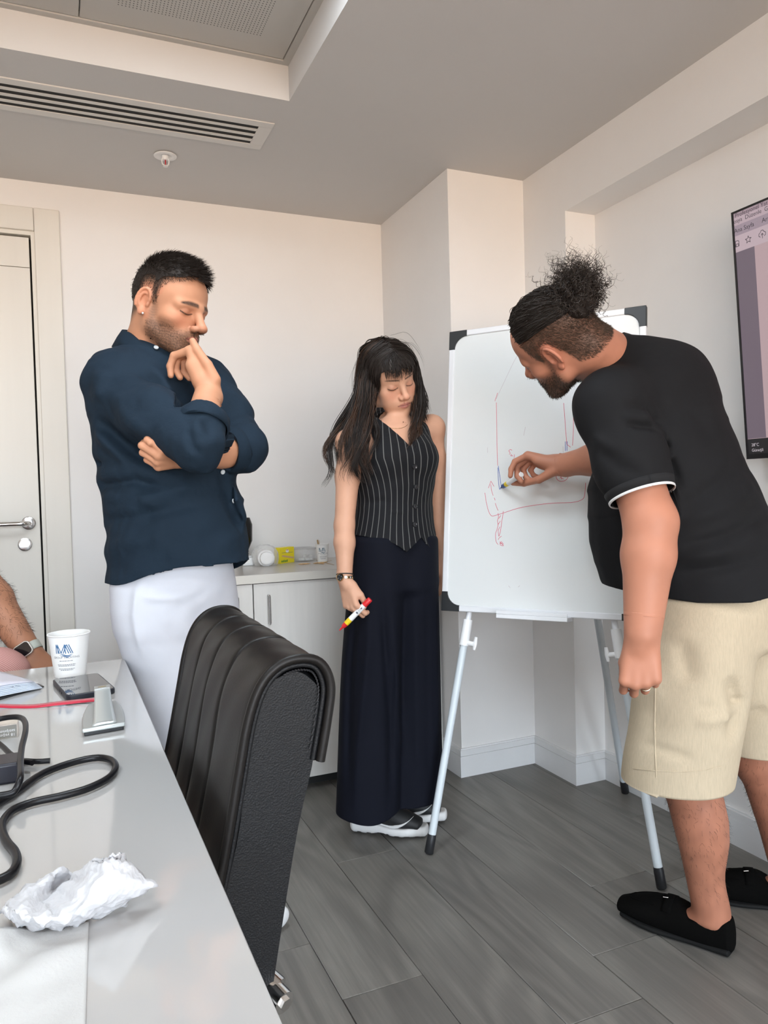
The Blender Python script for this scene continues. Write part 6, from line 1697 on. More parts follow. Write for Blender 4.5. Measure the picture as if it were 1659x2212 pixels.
# ================================================================== the presenter bending to the board
def build_presenter():
    SK = np.array((.45, .195, .122))
    MS_ = skin_mat('skin_ruddy', tuple(SK))
    P = lambda x, y, d: at_d(x, y, d)
    fwd = unit(-.75 * CRH + .66 * CFH); rgt = unit(.66 * CRH + .75 * CFH)
    hipc = P(1548, 1300, 1.93)
    root = empty('person', (hipc[0], hipc[1], 0), 'person in a black T-shirt and beige shorts bending forward to draw on the board', 'person')
    HR = np.array([[.6360, -.2973, -.7121], [.4269, .9043, .0036], [.6429, -.3063, .7021]]); HC = V3(1.163, 1.572, 1.514); HS = 1.07
    body = Field()
    sp = [P(1540, 1290, 1.93), P(1503, 1170, 1.93), P(1464, 1050, 1.93), P(1440, 930, 1.94), P(1405, 845, 1.95), P(1372, 790, 1.96)]
    neck0 = HC + HR @ (V3(0, -.050, -.050) * HS); nb = P(1316, 782, 1.955)
    body.merge(head_solid(nose=1.05, jaw=1.08, beard=.003), HR, HC, HS)
    body.chain([neck0, neck0 * .5 + nb * .5, nb, sp[4]], [.064, .066, .070, .09], k=.025)
    body.loft(sp, [.155, .155, .155, .15, .13, .09], [.14, .15, .14, .12, .09, .07], rgt, k=.03)
    shL, elL, wrL = P(1322, 880, 1.815), P(1406, 1128, 1.725), P(1388, 1368, 1.69)
    shR, elR, wrR = P(1400, 860, 2.07), P(1330, 985, 2.150), P(1212, 1005, 2.278)
    body.chain([shL, shL * .55 + elL * .45, elL], [.064, .060, .057], k=.03); body.chain([elL, elL * .70 + wrL * .30, wrL], [.058, .0575, .040], k=.02)
    body.chain([shR, elR], [.064, .048], k=.03); body.chain([elR, elR * .6 + wrR * .4, wrR], [.048, .044, .033], k=.02)
    # hanging left hand, loosely closed, back of the hand to the viewer
    XL = unit(P(1383, 1470, 1.675) - wrL); ML2 = hand_frame(XL, -CF * .93 - CR * .30)
    hs, tipL, _ = hand_solid([(58, 84, 45), (62, 86, 45), (64, 88, 45), (68, 88, 45)], [(.018, .020, -.010), (.050, .036, -.026), (.078, .034, -.044), (.098, .022, -.054)], -1, w=1.08, thick=1.18)
    body.merge(hs, ML2, wrL + XL * .018, 1.02)
    # right hand with the marker
    tip = on_board(.1955, .404, -.0035)
    pen_end = P(1136, 1019, 2.300); pd = unit(pen_end - tip)
    XR = unit(P(1150, 990, 2.330) - wrR); MR = hand_frame(XR, CU * .88 + CF * .22)
    inv = lambda q_: MR.T @ (q_ - wrR - XR * .012)
    hs, _, _ = hand_solid([(40, 42, 20), (56, 58, 30), (64, 66, 36), (68, 70, 38)], [inv(P(1196, 1018, 2.270)), inv(P(1164, 1036, 2.300)), inv(P(1132, 1044, 2.352)), inv(P(1108, 1044, 2.392))], 1, splay=(.04, .02, .0, -.03), w=1.0, thick=1.15)
    body.merge(hs, MR, wrR + XR * .012, 1.0)
    # legs
    hipL, hipR = hipc - rgt * .10 - UPZ * .02, hipc + rgt * .10 - UPZ * .02
    fdir = unit(V3(-.135, .280, 0))
    heelL, heelR = V3(1.478, 1.340, 0), V3(1.812, 1.385, 0); fdR = unit(V3(-.30, .28, 0))
    anL, anR = heelL + fdir * .055 + UPZ * .095, heelR + fdR * .055 + UPZ * .095
    knL, knR = P(1482, 1672, 1.865), P(1640, 1640, 2.03)
    for h_, k_, a_, f_ in ((hipL, knL, anL, fdir), (hipR, knR, anR, fdR)):
        body.chain([h_, h_ * .4 + k_ * .6, k_], [.10, .085, .068], k=.03)
        lt = np.cross(f_, UPZ)
        cal = k_ * .62 + a_ * .38 - f_ * .014
        body.loft([k_ + UPZ * .02, cal, k_ * .25 + a_ * .75, a_, a_ - UPZ * .03], [.066, .066, .046, .041, .040], [.064, .064, .046, .046, .048], lt, k=.02)
        body.loft([a_ - UPZ * .045 - f_ * .02, a_ + f_ * .05 - UPZ * .048, a_ + f_ * .13 - UPZ * .066, a_ + f_ * .19 - UPZ * .074], [.026, .028, .030, .022], [.028, .026, .016, .010], lt, k=.02)
    lo, hi = bounds(body)
    inhead = lambda p: np.linalg.norm(p - (HC + V3(.01, -.01, -.01)), axis=1) - .20
    H1, H2 = P(1385, 1440, 1.68), P(1150, 1020, 2.37)
    inhand = lambda p: np.minimum(np.linalg.norm(p - H1, axis=1) - .125, np.linalg.norm(p - H2, axis=1) - .135)
    fine = lambda p: np.minimum(inhead(p), inhand(p))
    vs, fs = join_parts([extract(body, HC - .23, HC + .23, .0026, keep=inhead), extract(body, H1 - .14, H1 + .14, .0027, keep=lambda p: np.linalg.norm(p - H1, axis=1) - .125), extract(body, H2 - .15, H2 + .15, .0027, keep=lambda p: np.linalg.norm(p - H2, axis=1) - .135),
                         extract(body, lo, hi, .0062, keep=lambda p: -fine(p) - .006)])
    q = ((vs - HC) @ HR) / HS
    # cropped sides below a shaved parting, long top drawn back into a bun
    hl = [(-.14, -.062), (-.08, -.060), (-.050, -.050), (-.036, -.010), (-.020, .030), (.0, .034), (.012, .012), (.020, -.012), (.030, .012), (.042, .052), (.052, .085), (.065, .112), (.10, .13)]
    hairline = lambda q: q[:, 2] - np.interp(q[:, 1], [t[0] for t in hl], [t[1] for t in hl])
    partz = lambda y: np.interp(y, [-.10, -.05, .0, .045, .065, .09], [.062, .066, .066, .060, .062, .066])
    def scw(q):
        side = sm(hairline(q), -.005, .020) * .80
        pl_ = np.exp(-((q[:, 2] - partz(q[:, 1])) / .0016) ** 2) * .8 * (np.abs(q[:, 0]) > .02) * (q[:, 1] > -.07)
        return side * (1 - .85 * pl_) * (np.linalg.norm(q, axis=1) < .19) * (np.abs(q[:, 0]) < .0815)
    col = face_colors(q, SK, (.36, .12, .10), (.022, .015, .011), stubble=.85, stub_col=(.060, .036, .022), scalp=(.050, .033, .023), scalp_w=scw)
    far = np.linalg.norm(vs - HC, axis=1) > .21
    legm = far & (vs[:, 2] < .62)
    col[legm] *= (1 + .10 * wob(vs[legm] * V3(1, 1, .5), 160.))[:, None] * np.array([.80, .76, .74])      # darker, redder, mottled hairy shins
    armm = far & (vs[:, 2] > .62); col[armm] *= (1 + .05 * wob(vs[armm], 50.))[:, None]
    body_o = mesh_np('body', vs, fs, MS_, root, col)
    # hair
    sc = Field(); sc.ell((0, -.012, .036), (.0790, .0990, .0900), k=.02); sc.ell((0, .030, .042), (.0655, .0560, .0560), k=.03)
    bunc = V3(.0, -.108, .092) + HR.T @ (CR * .022 - CU * .036)
    upl = HR.T @ unit(CU * .96 - CR * .22)                        # the tuft stands straight up in the room
    hw = Field().merge(sc, HR, HC, HS)
    toW = lambda S: HC + (S * HS) @ HR.T
    loc = lambda p: ((p - HC) @ HR) / HS
    M_H = HAIR_DARK
    above = lambda qq: np.minimum(qq[:, 2] - partz(qq[:, 1]) - .002, hairline(qq) - .012)
    hv, hf = extract(hw, HC - .22, HC + .22, .0036, disp=lambda p, d: d - .0022 * np.sin(np.arctan2(loc(p)[:, 0], loc(p)[:, 2] - .02) * 30 + 4 * wob(p, 45.)) - .0015 * wob(p, 160.), keep=lambda p: -above(loc(p)))
    hair = mesh_np('hair', hv, hf, M_H, root)
    # strands drawn back over the top
    qv = loc(hv); sel = RNG.choice(len(qv), 3200); R0 = qv[sel]
    Sg = []; cur = R0.copy(); K = 9
    for k in range(K):
        Sg.append(cur.copy())
        n_ = unit_rows((cur - V3(0, -.005, .03)) / V3(.079, .099, .09) ** 2)
        dr = unit_rows(bunc - cur); dr -= n_ * (dr * n_).sum(1)[:, None] * .9; cur = cur + unit_rows(dr) * .0060 + n_ * .0002
    S = np.stack(Sg, 1) + unit_rows(R0 - V3(0, -.01, .03))[:, None] * .0012 + RNG.normal(size=(len(R0), 1, 3)) * .0018 + (.0030 * np.sin(np.arange(K) * 1.1 + RNG.uniform(0, 6.3, (len(R0), 1))))[..., None] * unit_rows(R0 - V3(0, -.01, .03))[:, None] * .6
    strand_mesh('hair_strands', toW(S), (.00075 * np.array([.5, 1, 1, 1, 1, 1, 1, .8, .3]))[None], M_H, hair)
    # curly bun and loose tuft
    bun = Field(); bun.ell(bunc + V3(0, -.004, .006), (.027, .027, .027), k=.02); bun.cap(bunc, bunc + upl * .045, .030, .020, k=.02); bw_ = Field().merge(bun, HR, HC, HS)
    v_, f2 = extract(bw_, toW(bunc[None])[0] - .12, toW(bunc[None])[0] + .12, .004, disp=lambda p, d: d - .006 * wob(p, 150.))
    mesh_np('bun', v_, f2, M_H, hair)
    n = 1400; K = 20
    base = bunc + RNG.normal(size=(n, 3)) * .020 + upl * .008
    dr = unit_rows(RNG.normal(size=(n, 3)) * .36 + upl * .8); L_ = RNG.uniform(.02, .092, n)
    t = np.linspace(0, 1, K)
    pa = unit_rows(np.cross(dr, RNG.normal(size=(n, 3)))); pb = np.cross(dr, pa)
    turns = RNG.uniform(2.5, 5, n)[:, None]; ph = RNG.uniform(0, 6.3, n)[:, None]; cr_ = (RNG.uniform(.0030, .0068, n)[:, None]) * np.minimum(1, t * 4)[None]
    S = base[:, None] + dr[:, None] * (t[None] * L_[:, None])[..., None] + (cr_ * np.cos(turns * 6.28 * t + ph))[..., None] * pa[:, None] + (cr_ * np.sin(turns * 6.28 * t + ph))[..., None] * pb[:, None]
    strand_mesh('curls', toW(S), (.00062 * np.clip((1 - t) * 3, .25, 1))[None], mat('hair_curl', (.028, .019, .014), .45), hair)
    # close-cropped sides
    qs = q[(scw(q) > .25) & (q[:, 2] < partz(q[:, 1]) - .001)]; sel = RNG.choice(len(qs), 8000); R0 = qs[sel] + RNG.normal(size=(8000, 3)) * .0010
    n_ = unit_rows(R0 - V3(0, .0, .02)); dr = unit_rows(n_ * .42 + V3(0, -.55, -.55) + RNG.normal(size=R0.shape) * .28)
    t3 = np.linspace(0, 1, 4)[None, :, None]; S = R0[:, None] + dr[:, None] * t3 * RNG.uniform(.004, .008, (len(R0), 1, 1))
    strand_mesh('cropped_sides', toW(S), (.00042 * np.array([1, .9, .7, .2]))[None], mat('hair_brown_light', (.075, .048, .032), .5), hair)
    bsel = np.where((q[:, 2] < -.030) & (q[:, 2] > -.135) & (q[:, 1] > -.004) & (np.linalg.norm(q, axis=1) < .17) & (col.mean(1) < .15))[0]
    if len(bsel):
        b_ = q[RNG.choice(bsel, 3600)] + RNG.normal(size=(3600, 3)) * .0010
        n_ = unit_rows(b_ - V3(0, .02, -.05)); dr = unit_rows(n_ * .6 + V3(0, .3, -.8) + RNG.normal(size=b_.shape) * .25)
        S = b_[:, None] + dr[:, None] * t3 * RNG.uniform(.003, .007, (len(b_), 1, 1))
        strand_mesh('beard', toW(S), (.00040 * np.array([1, .9, .7, .2]))[None], mat('hair_brown', (.045, .028, .018), .5), body_o)
    # leg hair
    lsel = np.where(legm & (vs[:, 2] > .13) & (vs[:, 2] < .44))[0]
    b_ = vs[RNG.choice(lsel, 1500)]
    ax_c = np.where((np.abs((b_ - knL) @ rgt) < np.abs((b_ - knR) @ rgt))[:, None], knL, knR); out_ = b_ - ax_c; out_[:, 2] = 0
    dr = unit_rows(unit_rows(out_) * .6 - UPZ * .7 + RNG.normal(size=b_.shape) * .35); S = b_[:, None] + dr[:, None] * t3 * RNG.uniform(.006, .013, (len(b_), 1, 1))
    strand_mesh('leg_hair', S, (.00022 * np.array([1, .9, .7, .2]))[None], mat('hair_brown', (.045, .028, .018), .5), body_o)
    # T-shirt
    M_T = mat('black_jersey', (.0088, .0088, .0098), .82, spec=.22, bump=.22, bump_scale=26, bump_dist=.005, var=.08, var_scale=12)
    ts = Field()
    ts.loft([P(1552, 1330, 1.93)] + sp[:5] + [P(1385, 800, 1.955)], [.195, .198, .205, .200, .190, .155, .11], [.215, .235, .268, .236, .160, .110, .080], rgt, [.215, .208, .186, .168, .140, .105, .08], k=.03, n=18)
    ts.ell(P(1428, 842, 1.965), (.160, .130, .125), np.stack([rgt, unit(fwd - UPZ * .5), unit(UPZ + fwd * .5)], 1), k=.06)
    ts.chain([sp[4] - rgt * .02, shL], [.10, .085], k=.05); ts.chain([sp[4] + rgt * .02, shR], [.10, .08], k=.05)
    ts.cap(nb - unit(-.80 * CR + .58 * CU) * .03, nb + unit(-.80 * CR + .58 * CU) * .02, .088, .078, k=.05)
    cL = shL * .22 + elL * .78; dL = unit(elL - shL)
    sl_ = Field(); sl_.chain([shL, shL * .5 + elL * .5, cL + dL * .03], [.084, .080, .068], k=.04); to_ = Field(); to_.ops = list(ts.ops[:1])
    ts.ops += sl_.ops
    cR_ = elR * .80 + shR * .20; dR = unit(elR - shR); ts.chain([shR, shR * .15 + elR * .85], [.076, .066], k=.04)
    hemL, hemR = P(1350, 1277, 1.9), P(1659, 1252, 1.9)
    nd = unit(-.80 * CR + .58 * CU)
    def keep(p):
        y_ = (p - sp[0]) @ CRH
        hz = np.interp(y_, [-.30, -.22, -.11, .0, .12, .25], [hemL[2] + .012, hemL[2], hemL[2] - .012, hemL[2] - .010, hemR[2] - .004, hemR[2] + .015])
        k1 = hz - p[:, 2]
        d1 = (p - cL) @ dL; r1 = np.linalg.norm(np.cross(p - cL, dL), axis=1); d1 = np.where((r1 < .105) & (d1 > -.05) & (d1 < .2) & (sl_.eval(p) < to_.eval(p) + .002), d1, -1.)
        d2 = (p - cR_) @ dR; r2 = np.linalg.norm(np.cross(p - cR_, dR), axis=1); d2 = np.where((r2 < .09) & (d2 > -.05) & (d2 < .2), d2, -1.)
        v_ = p - nb; al = v_ @ nd; rr = np.linalg.norm(v_ - al[:, None] * nd, axis=1)
        k3 = np.where(al > -.012, .0780 - rr, -1.); k4 = np.where(rr < .13, al - .018, -1.)
        return np.maximum(np.maximum(k1, np.maximum(d1, d2)), np.maximum(k3, k4))
    ff = foldfn([([P(1330, 880, 1.75), P(1390, 885, 1.76), P(1425, 930, 1.78)], .012, -.008), ([P(1345, 920, 1.72), P(1400, 925, 1.73), P(1425, 950, 1.76)], .009, -.007), ([P(1335, 900, 1.73), P(1405, 905, 1.74)], .012, .006),
                 ([P(1425, 930, 1.78), P(1435, 1000, 1.80), P(1452, 1060, 1.80)], .012, -.014), ([P(1470, 1090, 1.76), P(1560, 1040, 1.74), P(1620, 980, 1.8)], .016, -.006), ([P(1470, 1130, 1.75), P(1560, 1100, 1.74), P(1640, 1040, 1.8)], .018, .006),
                 ([P(1465, 1180, 1.75), P(1560, 1160, 1.74), P(1659, 1110, 1.8)], .013, -.006), ([P(1465, 1210, 1.75), P(1570, 1190, 1.74), P(1659, 1150, 1.8)], .013, .006), ([P(1465, 1240, 1.75), P(1570, 1225, 1.74), P(1659, 1190, 1.8)], .012, -.006),
                 ([P(1280, 1060, 1.85), P(1320, 1075, 1.80)], .010, -.008), ([P(1280, 1100, 1.85), P(1330, 1120, 1.80)], .010, .007), ([P(1285, 1150, 1.85), P(1335, 1165, 1.8)], .010, -.007), ([P(1300, 1190, 1.85), P(1340, 1205, 1.8)], .009, .006), ([P(1305, 1225, 1.85), P(1340, 1240, 1.8)], .008, -.006),
                 ([P(1500, 880, 1.80), P(1540, 960, 1.78)], .03, -.006), ([P(1290, 960, 1.73), P(1340, 1010, 1.70), P(1400, 1030, 1.69)], .016, -.005), ([P(1270, 930, 1.74), P(1330, 980, 1.70)], .014, .005)])
    tv_, tf_ = extract(ts, *bounds(ts), .0052, disp=lambda p, d: d - np.where(np.abs(d) < .03, 1.5 * ff(p) + .0022 * wob(p, 42.), 0), keep=keep)
    tee = mesh_np('t_shirt', tv_, tf_, M_T, root, solid=.003)
    def ring(name, c, d_, F_, r0, m, w, lift, off=0.0, parent=None, n=72):
        ax_ = unit(np.cross(d_, V3(.31, .2, .9))); bx = np.cross(d_, ax_); rows = [[], [], []]
        for a_ in np.linspace(0, 2 * math.pi, n + 1):
            v = math.cos(a_) * ax_ + math.sin(a_) * bx
            for j, dz in enumerate((-w, 0, w)):
                r = r0 + .05; step = .001; pos = c + d_ * (off + dz)
                rs = np.arange(r, .01, -step); val = F_.eval(pos + rs[:, None] * v); i_ = int(np.argmax(val < 0)); r = rs[i_]
                rows[j].append(pos + v * (r + lift))
        MB().grid(rows).build(name, m, parent or root, smooth=60, solid=.002)
    M_RIB = mat('rib_black', (.007, .007, .008), .85, bump=.3, bump_scale=900)
    ring('cuff_band', cL, dL, sl_, .085, M_RIB, .010, .0028, -.013, tee)
    ring('cuff_stripe', cL, dL, sl_, .085, mat('stripe_white', (.70, .70, .70), .7), .0028, .0036, -.0005, tee)
    Pn = []
    for rr, al in ((.080, -.006), (.0765, .006), (.0735, .016), (.0715, .012)):
        ax_ = unit(np.cross(nd, V3(.3, .2, .9))); bx = np.cross(nd, ax_)
        Pn.append([nb + nd * al + (rr + .006) * (math.cos(a_) * ax_ + math.sin(a_) * bx) for a_ in np.linspace(0, 2 * math.pi, 49)])
    MB().grid(Pn).build('neckband', M_RIB, tee, smooth=60, solid=.002)
    # linen shorts
    M_S = mat('beige_linen', (.49, .405, .29), .88, spec=.15, var=.10, var_scale=60, stretch=(6, 6, .6), bump=.25, bump_scale=240)
    so = Field()
    so.loft([hipc + UPZ * .08, hipc + UPZ * .01, hipc - UPZ * .08], [.165, .180, .180], [.165, .17, .160], rgt, [.165, .178, .17], k=.04)
    hb = P(1462, 1680, 1.865); hbR = P(1640, 1610, 2.03)
    for h_, k_, a_, b_ in ((hipL, hb, .128, .130), (hipR, hbR, .118, .120)):
        so.loft([h_ + UPZ * .02, h_ * .6 + k_ * .4, k_, k_ - UPZ * .03], [.118, a_, a_ * .985, a_ * .98], [.130, b_ + .004, b_, b_], rgt, k=.03)
    ft = foldfn([([P(1420, 1330, 1.74), P(1430, 1450, 1.73), P(1425, 1560, 1.73)], .018, .006), ([P(1560, 1450, 1.76), P(1580, 1520, 1.78), P(1560, 1600, 1.78)], .022, -.012), ([P(1500, 1560, 1.74), P(1560, 1545, 1.76), P(1610, 1490, 1.82)], .011, .007), ([P(1500, 1530, 1.74), P(1600, 1500, 1.8)], .010, -.006),
                 ([P(1480, 1380, 1.74), P(1500, 1480, 1.73)], .02, -.006), ([P(1390, 1620, 1.74), P(1500, 1640, 1.74)], .012, -.004), ([P(1600, 1560, 1.9), P(1659, 1530, 1.9)], .012, -.006)])
    sv_, sf_ = extract(so, *bounds(so), .0058, disp=lambda p, d: d - np.where(np.abs(d) < .03, 1.8 * ft(p) + .0024 * wob(p * V3(1, 1, .8), 34.), 0),
                       keep=lambda p: np.maximum(p[:, 2] - (hipc[2] + .06), np.where((p - hipc) @ rgt < .0, (hb[2] - .004) - p[:, 2] + .012 * ((p - hb) @ CRH), (hbR[2] + .0) - p[:, 2] + .02 * ((p - hbR) @ CRH))))
    sh_ = mesh_np('shorts', sv_, sf_, M_S, root, solid=.004)
    # side seam, hem turn-up and pocket welt
    def surf_tube(name, pts, r, m, F_, parent, d0=1.5, d1=2.3, flat=1.0, lift=.0012):
        Q = []
        for x, y in spline([(a_, b_, 0) for a_, b_ in pts], len(pts) * 8)[:, :2]:
            p_, n_ = hit(F_, x, y, d0, d1, 400, fold=lambda p: 1.8 * ft(p) + .0024 * wob(p * V3(1, 1, .8), 34.))
            if p_ is not None: Q.append(p_ + n_ * lift)
        if len(Q) > 3: MB().tube(Q, r, 6, flat=flat).build(name, m, parent, smooth=60)
    surf_tube('side_seam', [(1416, 1420), (1416, 1500), (1415, 1580), (1418, 1680)], .0016, M_S, so, sh_)
    surf_tube('pocket_welt', [(1533, 1302), (1580, 1300), (1620, 1290), (1655, 1276)], .0022, M_S, so, sh_)
    surf_tube('hem_stitch', [(1368, 1660), (1430, 1666), (1500, 1666), (1558, 1655)], .0014, M_S, so, sh_)
    # loafers
    M_SUEDE = mat('black_suede', (.0030, .0028, .0026), .95, spec=.06, bump=.3, bump_scale=500); M_SOLE2 = mat('rubber_sole', (.006, .006, .006), .7, spec=.2)
    for hl_, d_ in ((heelL, fdir), (heelR, fdR)):
        lt = np.cross(d_, UPZ)
        lf = Field(); lf.loft([hl_ + d_ * .012 + UPZ * .045, hl_ + d_ * .07 + UPZ * .042, hl_ + d_ * .16 + UPZ * .044, hl_ + d_ * .235 + UPZ * .038, hl_ + d_ * .285 + UPZ * .030], [.034, .040, .045, .047, .032], [.052, .048, .046, .030, .018], lt, k=.01, n=16)
        def dsp(p, d, hl_=hl_, d_=d_):
            x = (p - hl_) @ d_
            top = np.interp(x, [-.03, .0, .03, .10, .135, .15, .30], [.092, .088, .072, .064, .088, .12, .12])
            return np.maximum(np.maximum(d, .006 - p[:, 2]), p[:, 2] - top)
        v_, f2 = extract(lf, *bounds(lf), .0035, disp=dsp)
        up = mesh_np('loafer', v_, f2, M_SUEDE, root)
        sl = Field(); sl.loft([hl_ + d_ * .008 + UPZ * .011, hl_ + d_ * .10 + UPZ * .009, hl_ + d_ * .20 + UPZ * .009, hl_ + d_ * .280 + UPZ * .014], [.036, .038, .047, .030], [.011, .009, .009, .009], lt, k=.01, power=3.)
        v_, f2 = extract(sl, *bounds(sl), .004, disp=lambda p, d: np.maximum(d, .001 - p[:, 2]))
        mesh_np('loafer_sole', v_, f2, M_SOLE2, up)
        # moccasin seam and strap
        Q = []
        for a_ in np.linspace(-1.35, 1.35, 40):
            base = hl_ + d_ * (.165 + .098 * math.cos(a_)) + lt * (.0335 * math.sin(a_))
            zs = np.arange(.10, .02, -.001); val = lf.eval(base + zs[:, None] * UPZ); zz = zs[int(np.argmax(val < 0))]
            Q.append(base + UPZ * (zz + .0008))
        MB().tube(Q, .0016, 6).build('moccasin_seam', M_SUEDE, up, smooth=60)
        Pst = []
        for s_ in np.linspace(-1, 1, 17):
            row = []
            for dx in (.142, .150, .158, .166):
                base = hl_ + d_ * dx + lt * (.040 * s_); zs = np.arange(.12, .015, -.001); val = lf.eval(base + zs[:, None] * UPZ); zz = zs[int(np.argmax(val < 0))] if (val < 0).any() else .03
                row.append(base + UPZ * (zz + .0018))
            Pst.append(row)
        MB().grid(Pst).build('strap', M_SUEDE, up, smooth=60, solid=.002)
        zs = np.arange(.12, .015, -.001); base = hl_ + d_ * .156 - lt * .012; zz = zs[int(np.argmax(lf.eval(base + zs[:, None] * UPZ) < 0))]
        MB().tube([base + UPZ * (zz + .004), base + UPZ * (zz + .0035) + d_ * .012 - lt * .004], .0011, 6).build('strap_clip', M_STEEL, up)
    # wedding ring on the hanging hand (left ring finger)
    c = ML2 @ (((tipL[2][0] * .52 + tipL[2][1] * .48)) * 1.02) + wrL + XL * .018; d_ = unit(ML2 @ (tipL[2][1] - tipL[2][0]))
    ax_ = unit(np.cross(d_, V3(.3, .2, .9))); bx = np.cross(d_, ax_)
    rg_ = MB().tube([c + .0104 * (math.cos(a_) * ax_ + math.sin(a_) * bx) for a_ in np.linspace(0, 2 * math.pi, 28, endpoint=False)], .0021, 8, closed=True).build('finger_ring', mat('pale_gold', (.72, .62, .45), .2, metallic=1.0), smooth=60)
    tag(rg_, 'plain pale gold ring on a finger of the hanging hand', 'ring')
    # blue marker touching the board
    mk = empty('blue_marker', tuple(tip), 'white board marker with blue nib end and yellow band touching the board', 'marker')
    L_ = .140; Q = lambda t: tip + pd * (.0015 + t * L_)
    MB().tube([Q(0), Q(.05), Q(.10)], [.0014, .0026, .0034], 12).build('nib', mat('nib_dark_blue', (.012, .03, .12), .5), mk, smooth=40)
    MB().tube([Q(.09), Q(.13), Q(.26)], [.0052, .0072, .0078], 16).build('shoulder', mat('marker_blue', (.012, .07, .28), .4), mk, smooth=40)
    MB().tube([Q(.26), Q(.38)], .0080, 16).build('yellow_band', mat('marker_yellow', (.80, .60, .02), .4), mk, smooth=40)
    MB().tube([Q(.38), Q(.92)], .0080, 16).build('barrel', M_WHITE_PL, mk, smooth=40)
    MB().tube([Q(.92), Q(.99), Q(1.0)], [.0084, .0084, .0070], 16).build('end_plug', M_WHITE_PL, mk, smooth=40)
    recenter(mk)
    inv_root(root)
build_presenter()

# ================================================================== the seated person at the far end of the table (only a forearm, a watch and pink cloth show)
def build_seated():
    SK = np.array((.36, .165, .095)); MS_ = skin_mat('skin_brown', tuple(SK))
    P = lambda x, y, d: at_d(x, y, d)
    wr, el = P(62, 1408, 2.13), P(-62, 1225, 2.16)
    hipc = V3(-.62, 2.42, .50)
    root = empty('person', (hipc[0], hipc[1], 0), 'seated person with a hairy forearm, square smartwatch and pink ribbed shorts', 'person')
    fw = unit(V3(.55, -.60, 0)); rg_ = np.cross(fw, UPZ)
    body = Field()
    sh = V3(-.42, 2.38, 1.12); ch = hipc + UPZ * .46 - fw * .02
    body.loft([hipc, hipc + UPZ * .22 - fw * .03, ch, ch + UPZ * .13], [.15, .14, .16, .12], [.11, .11, .11, .08], rg_, k=.03)
    body.chain([ch + UPZ * .12, ch + UPZ * .24 + fw * .02], [.06, .055], k=.03)
    hc = ch + UPZ * .34 + fw * .05; HRm = np.stack([rg_, fw, UPZ], 1)
    body.merge(head_solid(nose=1.05), HRm, hc, 1.0)
    body.chain([sh, sh * .5 + el * .5, el], [.062, .056, .048], k=.03); body.chain([el, el * .62 + wr * .38, wr], [.050, .051, .034], k=.02)
    XH = unit(P(95, 1452, 2.10) - wr); MH = hand_frame(XH, -CF * .6 + CR * .5 + CU * .4)
    hs, _, _ = hand_solid([(25, 40, 20), (28, 44, 22), (30, 46, 24), (34, 48, 24)], RELAX_THUMB, 1, thick=1.1); body.merge(hs, MH, wr + XH * .01, 1.0)
    sh2 = ch + rg_ * -.0 - fw * 0; shR = hipc + UPZ * .55 + rg_ * .20; el2 = shR - UPZ * .28 + fw * .10; wr2 = el2 + fw * .13 - rg_ * .10
    body.chain([shR, el2, wr2], [.06, .045, .032], k=.03)
    hs, _, _ = hand_solid([(30, 40, 20)] * 4, RELAX_THUMB, 1); body.merge(hs, hand_frame(fw - rg_ * .4, UPZ), wr2, 1.0)
    kA = P(10, 1482, 2.03); kB = hipc + rg_ * .16 + fw * .46 + UPZ * .0
    fA, fB = V3(kA[0] - .02, kA[1] + .10, .04), V3(kB[0], kB[1] + .02, .04)
    for k_, f_ in ((kA, fA), (kB, fB)): body.chain([k_, k_ * .5 + f_ * .5, f_], [.055, .052, .036], k=.02); body.cap(f_, f_ + fw * .16 - UPZ * .01, .034, .026, k=.02)
    H1 = wr * .6 + el * .4
    near = lambda p: np.linalg.norm(p - H1, axis=1) - .22
    vs, fs = join_parts([extract(body, H1 - .23, H1 + .23, .0036, keep=near), extract(body, *bounds(body), .009, keep=lambda p: -near(p) - .008)])
    q = ((vs - hc) @ HRm)
    col = face_colors(q, SK, (.30, .11, .09), (.02, .014, .011), stubble=.6)
    col *= (1 + .07 * wob(vs, 70.))[:, None]
    bo = mesh_np('body', vs, fs, MS_, root, col)
    # forearm hair
    ax_ = unit(wr - el); sel = np.where((np.abs((vs - el) @ ax_ - .12) < .13) & (np.linalg.norm(np.cross(vs - el, ax_), axis=1) < .062))[0]
    b_ = vs[RNG.choice(sel, 1400)]; out_ = b_ - el - ((b_ - el) @ ax_)[:, None] * ax_
    dr = unit_rows(unit_rows(out_) * .5 + ax_ * .6 + RNG.normal(size=b_.shape) * .3); t3 = np.linspace(0, 1, 4)[None, :, None]
    strand_mesh('arm_hair', b_[:, None] + dr[:, None] * t3 * RNG.uniform(.008, .018, (len(b_), 1, 1)), (.00028 * np.array([1, .9, .7, .2]))[None], mat('hair_brown', (.045, .028, .018), .5), bo)
    hp = Field(); hp.ell((0, -.012, .036), (.080, .100, .091), k=.02); hw = Field().merge(hp, HRm, hc, 1.0)
    v_, f_ = extract(hw, hc - .16, hc + .16, .005, keep=lambda p: -(((p - hc) @ HRm)[:, 2] - np.interp(((p - hc) @ HRm)[:, 1], [-.1, -.03, 0, .03, .07], [-.06, 0, .03, .05, .07])))
    mesh_np('hair', v_, f_, HAIR_DARK, root)
    # pink ribbed shorts and a white shirt
    M_PINK = bpy.data.materials.new('pink_ribbed_cloth'); M_PINK.use_nodes = True
    g_ = M_PINK.node_tree; bs = g_.nodes['Principled BSDF']; bs.inputs['Roughness'].default_value = .85; L_ = g_.links.new
    tc_ = nn(g_, 'ShaderNodeTexCoord'); wv = nn(g_, 'ShaderNodeTexWave', Scale=75.0, Distortion=1.2); wv.bands_direction = 'DIAGONAL'; L_(tc_.outputs['Object'], wv.inputs['Vector'])
